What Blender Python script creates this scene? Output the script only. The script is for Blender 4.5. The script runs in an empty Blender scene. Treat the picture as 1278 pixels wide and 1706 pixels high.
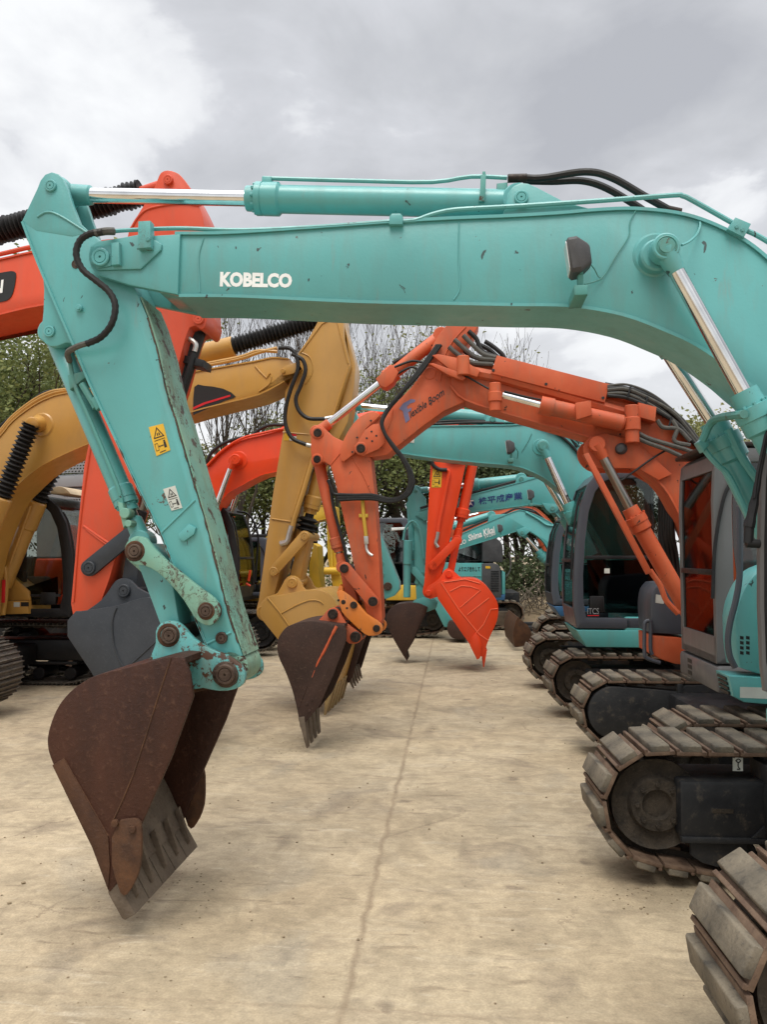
import bpy, bmesh, math, random
from mathutils import Vector, Matrix, noise as mnoise
R = math.radians
scn = bpy.context.scene
COL = scn.collection

# ------------------------------------------------------------------ camera
CAM_H = 1.8
PITCH = R(3.22)
FPX, CX, CY = 1280.0, 639.0, 853.0
cd = bpy.data.cameras.new('camera')
cam = bpy.data.objects.new('camera', cd)
COL.objects.link(cam)
cam.location = (0, 0, CAM_H)
cam.rotation_euler = (R(90) + PITCH, 0, 0)
cd.sensor_fit = 'HORIZONTAL'
cd.sensor_width = 36
cd.lens = 36 * FPX / 1278
cd.clip_end = 2000
cd.clip_start = 0.05
scn.camera = cam
scn.view_settings.view_transform = 'Standard'
scn.view_settings.look = 'None'
scn.view_settings.exposure = 0.30
scn.view_settings.gamma = 1
scn.cycles.max_bounces = 6
scn.cycles.diffuse_bounces = 3
scn.cycles.use_denoising = True
scn.cycles.sample_clamp_indirect = 6

# ------------------------------------------------------------------ node helpers
def nd(nt, typ, **kw):
    n = nt.nodes.new(typ)
    for k, v in kw.items():
        if k.startswith('i_'):
            key = k[2:]
            key = int(key) if key.isdigit() else key.replace('_', ' ')
            n.inputs[key].default_value = v
        else:
            setattr(n, k, v)
    return n

def ramp(nt, pts, interp='LINEAR'):
    r = nt.nodes.new('ShaderNodeValToRGB')
    r.color_ramp.interpolation = interp
    el = r.color_ramp.elements
    while len(el) < len(pts):
        el.new(0.5)
    for e, (p, c) in zip(el, pts):
        e.position = p
        e.color = (c, c, c, 1) if isinstance(c, (int, float)) else (*c, 1)
    return r

def mixc(nt, fac, a, b, blend='MIX'):
    m = nt.nodes.new('ShaderNodeMix')
    m.data_type = 'RGBA'
    m.blend_type = blend
    m.clamp_factor = True
    for idx, v in ((0, fac), (6, a), (7, b)):
        if hasattr(v, 'is_linked') or isinstance(v, bpy.types.NodeSocket):
            nt.links.new(v, m.inputs[idx])
        elif idx == 0:
            m.inputs[0].default_value = v
        else:
            m.inputs[idx].default_value = (*v, 1)
    return m.outputs[2]

# ------------------------------------------------------------------ world: overcast sky with broken cloud
SUN_EL, SUN_AZ = R(64), R(192)
w = bpy.data.worlds.new('World')
scn.world = w
w.use_nodes = True
nt = w.node_tree
nt.nodes.clear()
L = nt.links.new
out = nd(nt, 'ShaderNodeOutputWorld')
bg = nd(nt, 'ShaderNodeBackground')
sky = nd(nt, 'ShaderNodeTexSky')
sky.sky_type = 'NISHITA'
sky.sun_disc = False
sky.sun_elevation = SUN_EL
sky.sun_rotation = SUN_AZ
tc = nd(nt, 'ShaderNodeTexCoord')
sep = nd(nt, 'ShaderNodeSeparateXYZ')
L(tc.outputs['Generated'], sep.inputs[0])
zz = nd(nt, 'ShaderNodeMath', operation='MAXIMUM', i_1=0.0)
L(sep.outputs[2], zz.inputs[0])
za = nd(nt, 'ShaderNodeMath', operation='ADD', i_1=0.22)
L(zz.outputs[0], za.inputs[0])
dv = nd(nt, 'ShaderNodeVectorMath', operation='DIVIDE')
cmb = nd(nt, 'ShaderNodeCombineXYZ')
for i in range(3):
    L(za.outputs[0], cmb.inputs[i])
L(tc.outputs['Generated'], dv.inputs[0])
L(cmb.outputs[0], dv.inputs[1])
mp = nd(nt, 'ShaderNodeMapping')
mp.inputs['Location'].default_value = (0.35, 3.1, 0)
mp.inputs['Scale'].default_value = (-1.0, 1.0, 0.35)
L(dv.outputs[0], mp.inputs['Vector'])
n1 = nd(nt, 'ShaderNodeTexNoise', i_Scale=1.15, i_Detail=9.0, i_Roughness=0.5, i_Distortion=0.25)
L(mp.outputs[0], n1.inputs['Vector'])
n2 = nd(nt, 'ShaderNodeTexNoise', i_Scale=3.6, i_Detail=8.0, i_Roughness=0.55, i_Distortion=0.4)
L(mp.outputs[0], n2.inputs['Vector'])
ad = nd(nt, 'ShaderNodeMath', operation='MULTIPLY_ADD', i_1=0.28)
L(n2.outputs['Fac'], ad.inputs[0])
ad.inputs[1].default_value = 0.34
L(n1.outputs['Fac'], ad.inputs[2])
cr = ramp(nt, [(0.58, (0.84, 0.85, 0.86)), (0.645, (0.73, 0.74, 0.76)), (0.675, (0.58, 0.59, 0.62)), (0.73, (0.51, 0.52, 0.545)), (0.82, (0.42, 0.43, 0.46))])
L(ad.outputs[0], cr.inputs[0])
# bright haze towards the horizon
hz = nd(nt, 'ShaderNodeMapRange')
hz.inputs['From Min'].default_value = 0.05
hz.inputs['From Max'].default_value = 0.38
hz.inputs['To Min'].default_value = 0.85
hz.inputs['To Max'].default_value = 0.0
L(zz.outputs[0], hz.inputs['Value'])
c2 = mixc(nt, hz.outputs[0], cr.outputs[0], (0.78, 0.785, 0.79))
# an overcast zenith is brighter than the horizon
zb = nd(nt, 'ShaderNodeMapRange')
zb.inputs['From Min'].default_value = 0.62
zb.inputs['From Max'].default_value = 1.0
zb.inputs['To Min'].default_value = 1.0
zb.inputs['To Max'].default_value = 3.4
L(zz.outputs[0], zb.inputs['Value'])
vm = nd(nt, 'ShaderNodeVectorMath', operation='SCALE')
L(c2, vm.inputs[0])
L(zb.outputs[0], vm.inputs['Scale'])
skd = nd(nt, 'ShaderNodeVectorMath', operation='SCALE')
skd.inputs['Scale'].default_value = 0.1
L(sky.outputs[0], skd.inputs[0])
mx = mixc(nt, 0.93, skd.outputs[0], vm.outputs[0])
L(mx, bg.inputs['Color'])
bg.inputs['Strength'].default_value = 1.0
L(bg.outputs[0], out.inputs['Surface'])

sd = bpy.data.lights.new('sun', 'SUN')
sd.energy = 1.7
sd.angle = R(30)
sd.color = (1.0, 0.95, 0.86)
sun = bpy.data.objects.new('sun', sd)
COL.objects.link(sun)
sdir = Vector((math.sin(SUN_AZ) * math.cos(SUN_EL), math.cos(SUN_AZ) * math.cos(SUN_EL), math.sin(SUN_EL)))
sun.rotation_euler = (-sdir).to_track_quat('-Z', 'Y').to_euler()
sun.location = (0, 0, 20)

# ------------------------------------------------------------------ materials
def newmat(name):
    m = bpy.data.materials.new(name)
    m.use_nodes = True
    nt = m.node_tree
    return m, nt, nt.nodes['Principled BSDF'], nt.links.new

def noise_node(nt, co, scale, detail=4, rough=0.55, sc=None, dist=0.0):
    n = nd(nt, 'ShaderNodeTexNoise', i_Scale=scale, i_Detail=float(detail), i_Roughness=rough, i_Distortion=dist)
    if sc:
        mp = nd(nt, 'ShaderNodeMapping')
        mp.inputs['Scale'].default_value = sc
        nt.links.new(co, mp.inputs['Vector'])
        nt.links.new(mp.outputs[0], n.inputs['Vector'])
    else:
        nt.links.new(co, n.inputs['Vector'])
    return n.outputs['Fac']

RUST = (0.075, 0.034, 0.018)
def paint(name, col, rough=0.42, chips=0.0, dirt=0.25, rustcol=RUST, dirtcol=(0.16, 0.13, 0.09), spec=0.5, crack=0.0, fade=None):
    m, nt, b, L = newmat(name)
    co = nd(nt, 'ShaderNodeTexCoord').outputs['Object']
    big = noise_node(nt, co, 1.3, 4)
    r1 = ramp(nt, [(0.3, 0.86), (0.7, 1.08)])
    L(big, r1.inputs[0])
    c = mixc(nt, 1.0, col, r1.outputs[0], 'MULTIPLY')
    if fade:
        fn = noise_node(nt, co, 2.6, 6, 0.6)
        rf = ramp(nt, [(0.45, 0.0), (0.75, 0.8)])
        L(fn, rf.inputs[0])
        c = mixc(nt, rf.outputs[0], c, fade)
    # dusty drips running down
    dn = noise_node(nt, co, 5.0, 7, 0.65, sc=(1.6, 1.6, 0.35))
    rd = ramp(nt, [(0.5, 0.0), (0.8, min(1.0, dirt * 1.6))])
    L(dn, rd.inputs[0])
    c = mixc(nt, rd.outputs[0], c, dirtcol)
    fine = noise_node(nt, co, 60, 3)
    if chips > 0:
        cn = noise_node(nt, co, 9.0, 8, 0.68)
        rc = ramp(nt, [(0.72 - 0.30 * chips, 0.0), (0.735 - 0.30 * chips, 1.0)])
        L(cn, rc.inputs[0])
        c = mixc(nt, rc.outputs[0], c, rustcol)
        if crack > 0:
            vo = nd(nt, 'ShaderNodeTexVoronoi', feature='DISTANCE_TO_EDGE', i_Scale=16.0)
            wn = noise_node(nt, co, 5, 4)
            vmx = nd(nt, 'ShaderNodeVectorMath', operation='MULTIPLY_ADD')
            L(co, vmx.inputs[0])
            vmx.inputs[1].default_value = (1, 1, 0.35)
            cc = nd(nt, 'ShaderNodeCombineXYZ')
            for i in range(3):
                L(wn, cc.inputs[i])
            L(cc.outputs[0], vmx.inputs[2])
            L(vmx.outputs[0], vo.inputs['Vector'])
            rv = ramp(nt, [(0.0, 1.0), (0.035 * crack, 0.0)])
            L(vo.outputs['Distance'], rv.inputs[0])
            msk = noise_node(nt, co, 3.2, 3)
            rm = ramp(nt, [(0.42, 0.0), (0.55, 1.0)])
            L(msk, rm.inputs[0])
            mm = nd(nt, 'ShaderNodeMath', operation='MULTIPLY')
            L(rv.outputs[0], mm.inputs[0])
            L(rm.outputs[0], mm.inputs[1])
            c = mixc(nt, mm.outputs[0], c, rustcol)
    if chips > 0:
        fk = noise_node(nt, co, 17.0, 5, 0.5, sc=(1.0, 1.0, 0.6), dist=0.6)
        rk = ramp(nt, [(0.70, 0.0), (0.71, 0.9)])
        L(fk, rk.inputs[0])
        c = mixc(nt, rk.outputs[0], c, (0.02, 0.022, 0.02))
        lg = noise_node(nt, co, 7.0, 8, 0.7, sc=(2.2, 2.2, 0.25), dist=0.2)
        rl = ramp(nt, [(0.60, 0.0), (0.72, 0.35)])
        L(lg, rl.inputs[0])
        c = mixc(nt, rl.outputs[0], c, (0.22, 0.21, 0.17))
    L(c, b.inputs['Base Color'])
    rr = ramp(nt, [(0.3, rough - 0.07), (0.8, min(1, rough + 0.22))])
    L(dn, rr.inputs[0])
    L(rr.outputs[0], b.inputs['Roughness'])
    b.inputs['Specular IOR Level'].default_value = spec
    b.inputs['Coat Weight'].default_value = 0.25 if rough < .45 else 0.0
    b.inputs['Coat Roughness'].default_value = 0.18
    bp = nd(nt, 'ShaderNodeBump', i_Strength=0.06, i_Distance=0.01)
    L(fine, bp.inputs['Height'])
    bp2 = nd(nt, 'ShaderNodeBump', i_Strength=0.12, i_Distance=0.02)
    L(big, bp2.inputs['Height'])
    L(bp.outputs[0], bp2.inputs['Normal'])
    L(bp2.outputs[0], b.inputs['Normal'])
    return m

def mottled(name, a, b_, c_=None, scale=6, rough=0.75, bump=0.25, metal=0.0, stretch=None, fscale=45, spots=0.0):
    m, nt, b, L = newmat(name)
    co = nd(nt, 'ShaderNodeTexCoord').outputs['Object']
    n = noise_node(nt, co, scale, 7, 0.65, sc=stretch)
    r = ramp(nt, [(0.35, 0.0), (0.68, 1.0)])
    L(n, r.inputs[0])
    c = mixc(nt, r.outputs[0], a, b_)
    f = noise_node(nt, co, fscale, 5, 0.7)
    if c_:
        r2 = ramp(nt, [(0.55, 0.0), (0.75, 0.85)])
        L(f, r2.inputs[0])
        c = mixc(nt, r2.outputs[0], c, c_)
    L(c, b.inputs['Base Color'])
    b.inputs['Metallic'].default_value = metal
    rr = ramp(nt, [(0.3, max(0.05, rough - 0.15)), (0.7, min(1, rough + 0.12))])
    L(n, rr.inputs[0])
    L(rr.outputs[0], b.inputs['Roughness'])
    b.inputs['Specular IOR Level'].default_value = 0.3
    bp = nd(nt, 'ShaderNodeBump', i_Strength=bump, i_Distance=0.015)
    L(f, bp.inputs['Height'])
    L(bp.outputs[0], b.inputs['Normal'])
    return m

def plain(name, col, rough=0.5, metal=0.0, spec=0.5):
    m, nt, b, L = newmat(name)
    co = nd(nt, 'ShaderNodeTexCoord').outputs['Object']
    n = noise_node(nt, co, 7, 5)
    r = ramp(nt, [(0.3, 0.85), (0.7, 1.1)])
    L(n, r.inputs[0])
    L(mixc(nt, 1.0, col, r.outputs[0], 'MULTIPLY'), b.inputs['Base Color'])
    b.inputs['Roughness'].default_value = rough
    b.inputs['Metallic'].default_value = metal
    b.inputs['Specular IOR Level'].default_value = spec
    return m

def glassmat(name, tint=(0.46, 0.52, 0.51), refl=0.13):
    m, nt, b, L = newmat(name)
    nt.nodes.remove(b)
    o = nt.nodes['Material Output']
    t = nd(nt, 'ShaderNodeBsdfTransparent')
    t.inputs[0].default_value = (*tint, 1)
    g = nd(nt, 'ShaderNodeBsdfGlossy')
    g.inputs['Roughness'].default_value = 0.04
    g.inputs['Color'].default_value = (0.9, 0.95, 0.95, 1)
    lw = nd(nt, 'ShaderNodeLayerWeight', i_Blend=0.35)
    ma = nd(nt, 'ShaderNodeMath', operation='MULTIPLY_ADD', i_1=0.22, i_2=refl * .55)
    L(lw.outputs['Fresnel'], ma.inputs[0])
    mx = nd(nt, 'ShaderNodeMixShader')
    L(ma.outputs[0], mx.inputs[0])
    L(t.outputs[0], mx.inputs[1])
    L(g.outputs[0], mx.inputs[2])
    L(mx.outputs[0], o.inputs['Surface'])
    return m

M = {}
TEAL = (0.104, 0.370, 0.362)
M['teal'] = paint('teal_paint', TEAL, 0.36, chips=0.12, dirt=0.18)
M['teal_far'] = paint('teal_paint_faded', (0.088, 0.36, 0.35), 0.42, chips=0.0, dirt=0.2)
M['teal_worn'] = paint('teal_paint_worn', (0.16, 0.36, 0.28), 0.55, chips=0.47, dirt=0.7, crack=2.6, dirtcol=(0.17, 0.165, 0.10), fade=(0.25, 0.32, 0.20), rustcol=(0.06, 0.036, 0.024))
M['teal_chip'] = paint('teal_paint_chipped', TEAL, 0.42, chips=0.52, dirt=0.45, crack=0.8)
M['teal_dk'] = paint('teal_paint_grimy', (0.08, 0.29, 0.26), 0.5, chips=0.3, dirt=0.4)
M['salmon'] = paint('faded_orange_paint', (0.55, 0.098, 0.034), 0.5, chips=0.16, dirt=0.35, fade=(0.60, 0.15, 0.06), spec=0.35)
M['coral'] = paint('weathered_red_orange_paint', (0.60, 0.070, 0.024), 0.42, chips=0.0, dirt=0.14, spec=0.35)
M['redorange'] = paint('fresh_red_orange_paint', (0.74, 0.056, 0.010), 0.42, chips=0.0, dirt=0.06, spec=0.3)
M['orange'] = paint('orange_paint', (0.66, 0.19, 0.025), 0.45, chips=0.15, dirt=0.3)
M['yellow'] = paint('ochre_yellow_paint', (0.49, 0.265, 0.055), 0.38, chips=0.0, dirt=0.12)
M['yellow_worn'] = mottled('worn_ochre_steel', (0.36, 0.25, 0.11), (0.24, 0.17, 0.09), (0.14, 0.10, 0.06), 6, 0.65, 0.3)
M['yellow_br'] = paint('bright_yellow_paint', (0.62, 0.38, 0.03), 0.45, chips=0.0, dirt=0.3)
M['rustbucket'] = mottled('rusty_bucket_steel', (0.024, 0.0095, 0.0065), (0.066, 0.0235, 0.0125), (0.105, 0.050, 0.030), 2.4, 0.55, 0.4, stretch=(1, 1, 0.35), fscale=34)
M['rustmid'] = mottled('brown_rust_steel', (0.035, 0.015, 0.009), (0.10, 0.045, 0.022), (0.08, 0.042, 0.028), 4, 0.7, 0.35)
M['rustedge'] = mottled('orange_rust_steel', (0.05, 0.024, 0.014), (0.13, 0.06, 0.028), (0.09, 0.055, 0.038), 7, 0.75, 0.35)
M['dustysteel'] = mottled('dusty_worn_steel', (0.10, 0.074, 0.053), (0.175, 0.137, 0.10), (0.065, 0.047, 0.034), 6, 0.75, 0.5)
M['brownbucket'] = mottled('dark_brown_steel', (0.032, 0.0165, 0.0125), (0.055, 0.028, 0.020), (0.09, 0.055, 0.04), 4, 0.65, 0.25)
M['blackbucket'] = mottled('charcoal_paint', (0.030, 0.034, 0.040), (0.042, 0.046, 0.053), (0.055, 0.06, 0.066), 4, 0.5, 0.12)
M['black'] = mottled('black_paint', (0.010, 0.010, 0.011), (0.018, 0.018, 0.019), (0.03, 0.027, 0.024), 5, 0.45, 0.1)
M['blackdust'] = mottled('dusty_black_steel', (0.013, 0.014, 0.016), (0.030, 0.030, 0.031), (0.085, 0.07, 0.052), 3.5, 0.6, 0.25, fscale=14)
M['rubber'] = mottled('black_rubber_hose', (0.012, 0.012, 0.012), (0.022, 0.021, 0.02), (0.04, 0.037, 0.033), 9, 0.55, 0.1)
M['hosegrey'] = mottled('grey_hose_sheath', (0.07, 0.068, 0.062), (0.12, 0.115, 0.10), (0.05, 0.046, 0.04), 20, 0.7, 0.25)
M['pad'] = mottled('dusty_track_rubber', (0.062, 0.056, 0.047), (0.25, 0.21, 0.152), (0.035, 0.035, 0.036), 5, 0.85, 0.6, fscale=20)
M['padplate'] = mottled('rusty_track_plate', (0.10, 0.062, 0.043), (0.20, 0.135, 0.09), (0.06, 0.04, 0.03), 8, 0.7, 0.3)
M['steelshoe'] = mottled('dusty_track_steel', (0.055, 0.05, 0.043), (0.15, 0.125, 0.095), (0.24, 0.215, 0.18), 8, 0.6, 0.3)
M['chain'] = mottled('dirty_track_chain', (0.022, 0.018, 0.014), (0.06, 0.047, 0.034), (0.09, 0.07, 0.05), 10, 0.8, 0.5)
M['chrome'] = plain('chrome_rod', (0.78, 0.78, 0.77), 0.13, 1.0)
M['dullrod'] = plain('dull_steel_rod', (0.30, 0.28, 0.25), 0.32, 1.0)
M['zinc'] = plain('zinc_fitting', (0.55, 0.54, 0.50), 0.38, 0.9)
M['pinsteel'] = mottled('rusty_pin_steel', (0.05, 0.032, 0.024), (0.11, 0.075, 0.055), (0.16, 0.12, 0.09), 14, 0.55, 0.25, metal=0.3)
M['darkpin'] = mottled('greasy_pin_steel', (0.018, 0.014, 0.012), (0.05, 0.034, 0.026), (0.09, 0.065, 0.05), 14, 0.5, 0.25, metal=0.3)
M['grey'] = paint('grey_cab_paint', (0.112, 0.110, 0.110), 0.42, chips=0.0, dirt=0.12, dirtcol=(0.12, 0.10, 0.08))
M['slate'] = paint('dark_slate_cab_paint', (0.058, 0.066, 0.083), 0.42, chips=0.0, dirt=0.15, dirtcol=(0.07, 0.065, 0.055))
M['greylight'] = paint('light_grey_paint', (0.27, 0.28, 0.29), 0.5, chips=0.0, dirt=0.2)
M['plastic'] = mottled('grey_plastic', (0.055, 0.055, 0.058), (0.08, 0.08, 0.081), (0.10, 0.097, 0.093), 8, 0.6, 0.1)
M['seat'] = mottled('dark_seat_cloth', (0.02, 0.02, 0.022), (0.035, 0.035, 0.036), None, 8, 0.9, 0.2)
M['glass'] = glassmat('cab_glass')
M['glass_clear'] = glassmat('clear_cab_glass', (0.72, 0.74, 0.72), 0.05)
M['glass_smoke'] = glassmat('smoked_cab_glass', (0.27, 0.28, 0.27), 0.1)
M['glass_dark'] = glassmat('dark_cab_glass', (0.16, 0.19, 0.19), 0.05)
M['lens'] = plain('lamp_lens', (0.55, 0.56, 0.55), 0.12)
M['white'] = plain('white_lettering', (0.78, 0.79, 0.77), 0.5)
M['paper'] = plain('pale_sticker', (0.55, 0.57, 0.52), 0.6)
M['stick_yellow'] = plain('yellow_sticker', (0.72, 0.42, 0.025), 0.45)
M['ink'] = plain('black_ink', (0.012, 0.012, 0.012), 0.5)
M['navy'] = plain('navy_lettering', (0.012, 0.03, 0.16), 0.45)
M['flexblue'] = plain('faded_blue_lettering', (0.16, 0.15, 0.26), 0.5)
M['red'] = plain('red_stripe', (0.62, 0.012, 0.02), 0.45)
M['green'] = plain('green_sticker', (0.02, 0.15, 0.07), 0.45)
M['blue'] = paint('blue_paint', (0.03, 0.11, 0.23), 0.45, dirt=0.25)
M['cream'] = plain('cream_roof', (0.55, 0.42, 0.26), 0.5)
M['ridge_light'] = paint('pale_weld', (0.82, 0.13, 0.05), 0.5, dirt=0.05)

# ------------------------------------------------------------------ geometry helpers
def ray(px, py):
    dx, dy = (px - CX) / FPX, (CY - py) / FPX
    cp, sp = math.cos(PITCH), math.sin(PITCH)
    return Vector((dx, cp - dy * sp, sp + dy * cp))

class Frame:
    """vertical working plane through (x0, y0): u to the right, w away, z up"""
    def __init__(s, x0, y0, th=6.0):
        t = R(th)
        s.o = Vector((x0, y0, 0))
        s.u = Vector((math.cos(t), -math.sin(t), 0))
        s.n = Vector((math.sin(t), math.cos(t), 0))
    def px(s, x, y, w=0.0):
        r = ray(x, y)
        c = Vector((0, 0, CAM_H))
        t = (w - s.n.dot(c - s.o)) / s.n.dot(r)
        return c + r * t
    def L(s, u, w, z):
        return s.o + s.u * u + s.n * w + Vector((0, 0, z))
    def loc(s, p):
        d = p - s.o
        return d.dot(s.u), d.dot(s.n), p.z
    def uz(s, x, y, w=0.0):
        u, _, z = s.loc(s.px(x, y, w))
        return (u, z)
    def scale(s, x, y, w=0.0):      # metres per pixel there
        p = s.px(x, y, w)
        return (p.y) / FPX

def crom(pts, n=6):
    """Catmull-Rom through points"""
    P = [Vector(p) for p in pts]
    if len(P) < 3:
        return P
    out = []
    for i in range(len(P) - 1):
        p0 = P[i - 1] if i else P[0] * 2 - P[1]
        p1, p2 = P[i], P[i + 1]
        p3 = P[i + 2] if i + 2 < len(P) else P[-1] * 2 - P[-2]
        for k in range(n):
            t = k / n
            out.append(0.5 * ((2 * p1) + (p2 - p0) * t + (2 * p0 - 5 * p1 + 4 * p2 - p3) * t * t + (3 * p1 - p0 - 3 * p2 + p3) * t ** 3))
    out.append(P[-1])
    return out

def sm(pts, n=4):
    """smooth an open run of 2D pixel points"""
    return [(v.x, v.y) for v in crom([(p[0], p[1], 0) for p in pts], n)]

def hull2(pts):
    pts = sorted(set(pts))
    def half(ps):
        h = []
        for p in ps:
            while len(h) >= 2 and (h[-1][0]-h[-2][0])*(p[1]-h[-2][1]) - (h[-1][1]-h[-2][1])*(p[0]-h[-2][0]) <= 0:
                h.pop()
            h.append(p)
        return h
    a, b = half(pts), half(pts[::-1])
    return a[:-1] + b[:-1]

SPLIT = {'weld', 'bolt', 'bushing', 'hose_clamp', 'hose_fitting', 'pipe_clamp', 'sticker', 'hose', 'hinge', 'pipe', 'hose_sleeve', 'flange', 'joint_rod', 'rod_eye'}
class MB:
    def __init__(s):
        s.bm = bmesh.new()
        s.mi = 0
    def mat(s, i):
        s.mi = i
        return s
    def _fin(s, faces):
        for f in faces:
            if f.is_valid:
                f.material_index = s.mi
    def prism_uz(s, F, uz, w0, w1, bevel=0.006, seg=2):
        bm = s.bm
        nv = len(uz)
        a = [bm.verts.new(F.L(u, w0, z)) for u, z in uz]
        b = [bm.verts.new(F.L(u, w1, z)) for u, z in uz]
        fs = [bm.faces.new(a), bm.faces.new(b[::-1])]
        for i in range(nv):
            j = (i + 1) % nv
            fs.append(bm.faces.new((a[j], a[i], b[i], b[j])))
        bmesh.ops.recalc_face_normals(bm, faces=fs)
        s._fin(fs)
        if bevel > 0:
            es = set()
            for f in fs[:2]:
                es.update(f.edges)
            r = bmesh.ops.bevel(bm, geom=list(es), offset=bevel, offset_type='OFFSET', segments=seg, profile=0.5, affect='EDGES', clamp_overlap=True)
            s._fin(r['faces'])
        return s
    def prism(s, F, pts, w0, w1, bevel=0.006, ref=None):
        rf = w0 if ref is None else ref
        return s.prism_uz(F, [F.uz(x, y, rf) for x, y in pts], w0, w1, bevel)
    def ring_uz(s, F, outer, inner, w0, w1):
        bm = s.bm
        n = len(outer)
        oa = [bm.verts.new(F.L(u, w0, z)) for u, z in outer]
        ob = [bm.verts.new(F.L(u, w1, z)) for u, z in outer]
        ia = [bm.verts.new(F.L(u, w0, z)) for u, z in inner]
        ib = [bm.verts.new(F.L(u, w1, z)) for u, z in inner]
        fs = []
        for i in range(n):
            j = (i + 1) % n
            fs += [bm.faces.new((oa[i], oa[j], ia[j], ia[i])), bm.faces.new((ob[j], ob[i], ib[i], ib[j])),
                   bm.faces.new((oa[j], oa[i], ob[i], ob[j])), bm.faces.new((ia[i], ia[j], ib[j], ib[i]))]
        bmesh.ops.recalc_face_normals(bm, faces=fs)
        s._fin(fs)
        r = bmesh.ops.bevel(bm, geom=list({e for f in fs[::4] for e in f.edges}), offset=0.008, segments=2, profile=0.5, affect='EDGES', clamp_overlap=True)
        s._fin(r['faces'])
        return s
    def box(s, F, u0, u1, w0, w1, z0, z1, bevel=0.012):
        bm = s.bm
        v = [bm.verts.new(F.L(u, w_, z)) for z in (z0, z1) for w_ in (w0, w1) for u in (u0, u1)]
        idx = [(0, 1, 3, 2), (4, 6, 7, 5), (0, 4, 5, 1), (2, 3, 7, 6), (0, 2, 6, 4), (1, 5, 7, 3)]
        fs = [bm.faces.new([v[i] for i in q]) for q in idx]
        bmesh.ops.recalc_face_normals(bm, faces=fs)
        s._fin(fs)
        if bevel > 0:
            es = set(e for f in fs for e in f.edges)
            r = bmesh.ops.bevel(bm, geom=list(es), offset=bevel, segments=2, profile=0.5, affect='EDGES', clamp_overlap=True)
            s._fin(r['faces'])
        return s
    def lathe(s, p0, p1, prof, seg=20):
        """prof: list of (distance in m along p0->p1 (or fraction if frac), radius)"""
        bm = s.bm
        p0, p1 = Vector(p0), Vector(p1)
        ax = (p1 - p0)
        ln = ax.length
        ax.normalize()
        t = ax.orthogonal().normalized()
        b = ax.cross(t)
        rings = []
        fs = []
        for d, r in prof:
            c = p0 + ax * d
            if r <= 1e-6:
                rings.append([bm.verts.new(c)])
            else:
                rings.append([bm.verts.new(c + (t * math.cos(2 * math.pi * k / seg) + b * math.sin(2 * math.pi * k / seg)) * r) for k in range(seg)])
        for q in range(len(rings) - 1):
            A, B = rings[q], rings[q + 1]
            for k in range(seg):
                j = (k + 1) % seg
                if len(A) == 1 and len(B) == 1:
                    continue
                if len(A) == 1:
                    fs.append(bm.faces.new((A[0], B[k], B[j])))
                elif len(B) == 1:
                    fs.append(bm.faces.new((A[k], A[j], B[0])))
                else:
                    fs.append(bm.faces.new((A[k], A[j], B[j], B[k])))
        if len(rings[0]) > 1:
            fs.append(bm.faces.new(rings[0][::-1]))
        if len(rings[-1]) > 1:
            fs.append(bm.faces.new(rings[-1]))
        bmesh.ops.recalc_face_normals(bm, faces=fs)
        s._fin(fs)
        return s
    def cyl(s, p0, p1, r, seg=18, ch=0.1):
        ln = (Vector(p1) - Vector(p0)).length
        c = min(r * ch, ln * 0.3)
        return s.lathe(p0, p1, [(0, r - c), (c, r), (ln - c, r), (ln, r - c)], seg)
    def pin(s, F, x, y, rpx, w0, w1, seg=20, dimple=True):
        """cylinder along the depth axis whose near end is seen at pixel x, y"""
        r = rpx * F.scale(x, y, w0)
        p0 = F.px(x, y, w0)
        p1 = p0 + F.n * (w1 - w0)
        ln = w1 - w0
        if dimple:
            pr = [(0.010, 0), (0.010, r * .12), (0.0, r * .14), (0.0, r * .60), (0.005, r * .64), (0.0, r * .70), (0.0, r * .9), (r * .1, r), (ln, r)]
        else:
            pr = [(0, r * .88), (r * .1, r), (ln, r)]
        return s.lathe(p0, p1, pr, seg)
    def tube(s, pts, r, seg=8, n=6, smooth=True, corr=None):
        bm = s.bm
        P = crom(pts, n) if smooth and len(pts) > 2 else [Vector(p) for p in pts]
        if corr:     # corrugated hose: resample finely
            Q = []
            for i in range(len(P) - 1):
                k = max(1, int((P[i + 1] - P[i]).length / corr))
                for q in range(k):
                    Q.append(P[i].lerp(P[i + 1], q / k))
            Q.append(P[-1])
            P = Q
        rings = []
        T = (P[1] - P[0]).normalized()
        t = T.orthogonal().normalized()
        for i, p in enumerate(P):
            d = (P[min(i + 1, len(P) - 1)] - P[max(i - 1, 0)]).normalized()
            t = (t - d * t.dot(d)).normalized()
            b = d.cross(t)
            rr = r[i * len(r) // len(P)] if isinstance(r, (list, tuple)) else r
            if corr and i % 2:
                rr *= 0.86
            rings.append([bm.verts.new(p + (t * math.cos(2 * math.pi * k / seg) + b * math.sin(2 * math.pi * k / seg)) * rr) for k in range(seg)])
        fs = []
        for A, B in zip(rings, rings[1:]):
            for k in range(seg):
                j = (k + 1) % seg
                fs.append(bm.faces.new((A[k], A[j], B[j], B[k])))
        fs.append(bm.faces.new(rings[0][::-1]))
        fs.append(bm.faces.new(rings[-1]))
        s._fin(fs)
        return s
    def ptube(s, F, pts, r, w=0.0, **kw):
        """tube through pixels (x, y[, w])"""
        return s.tube([F.px(p[0], p[1], p[2] if len(p) > 2 else w) for p in pts], r, **kw)
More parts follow.
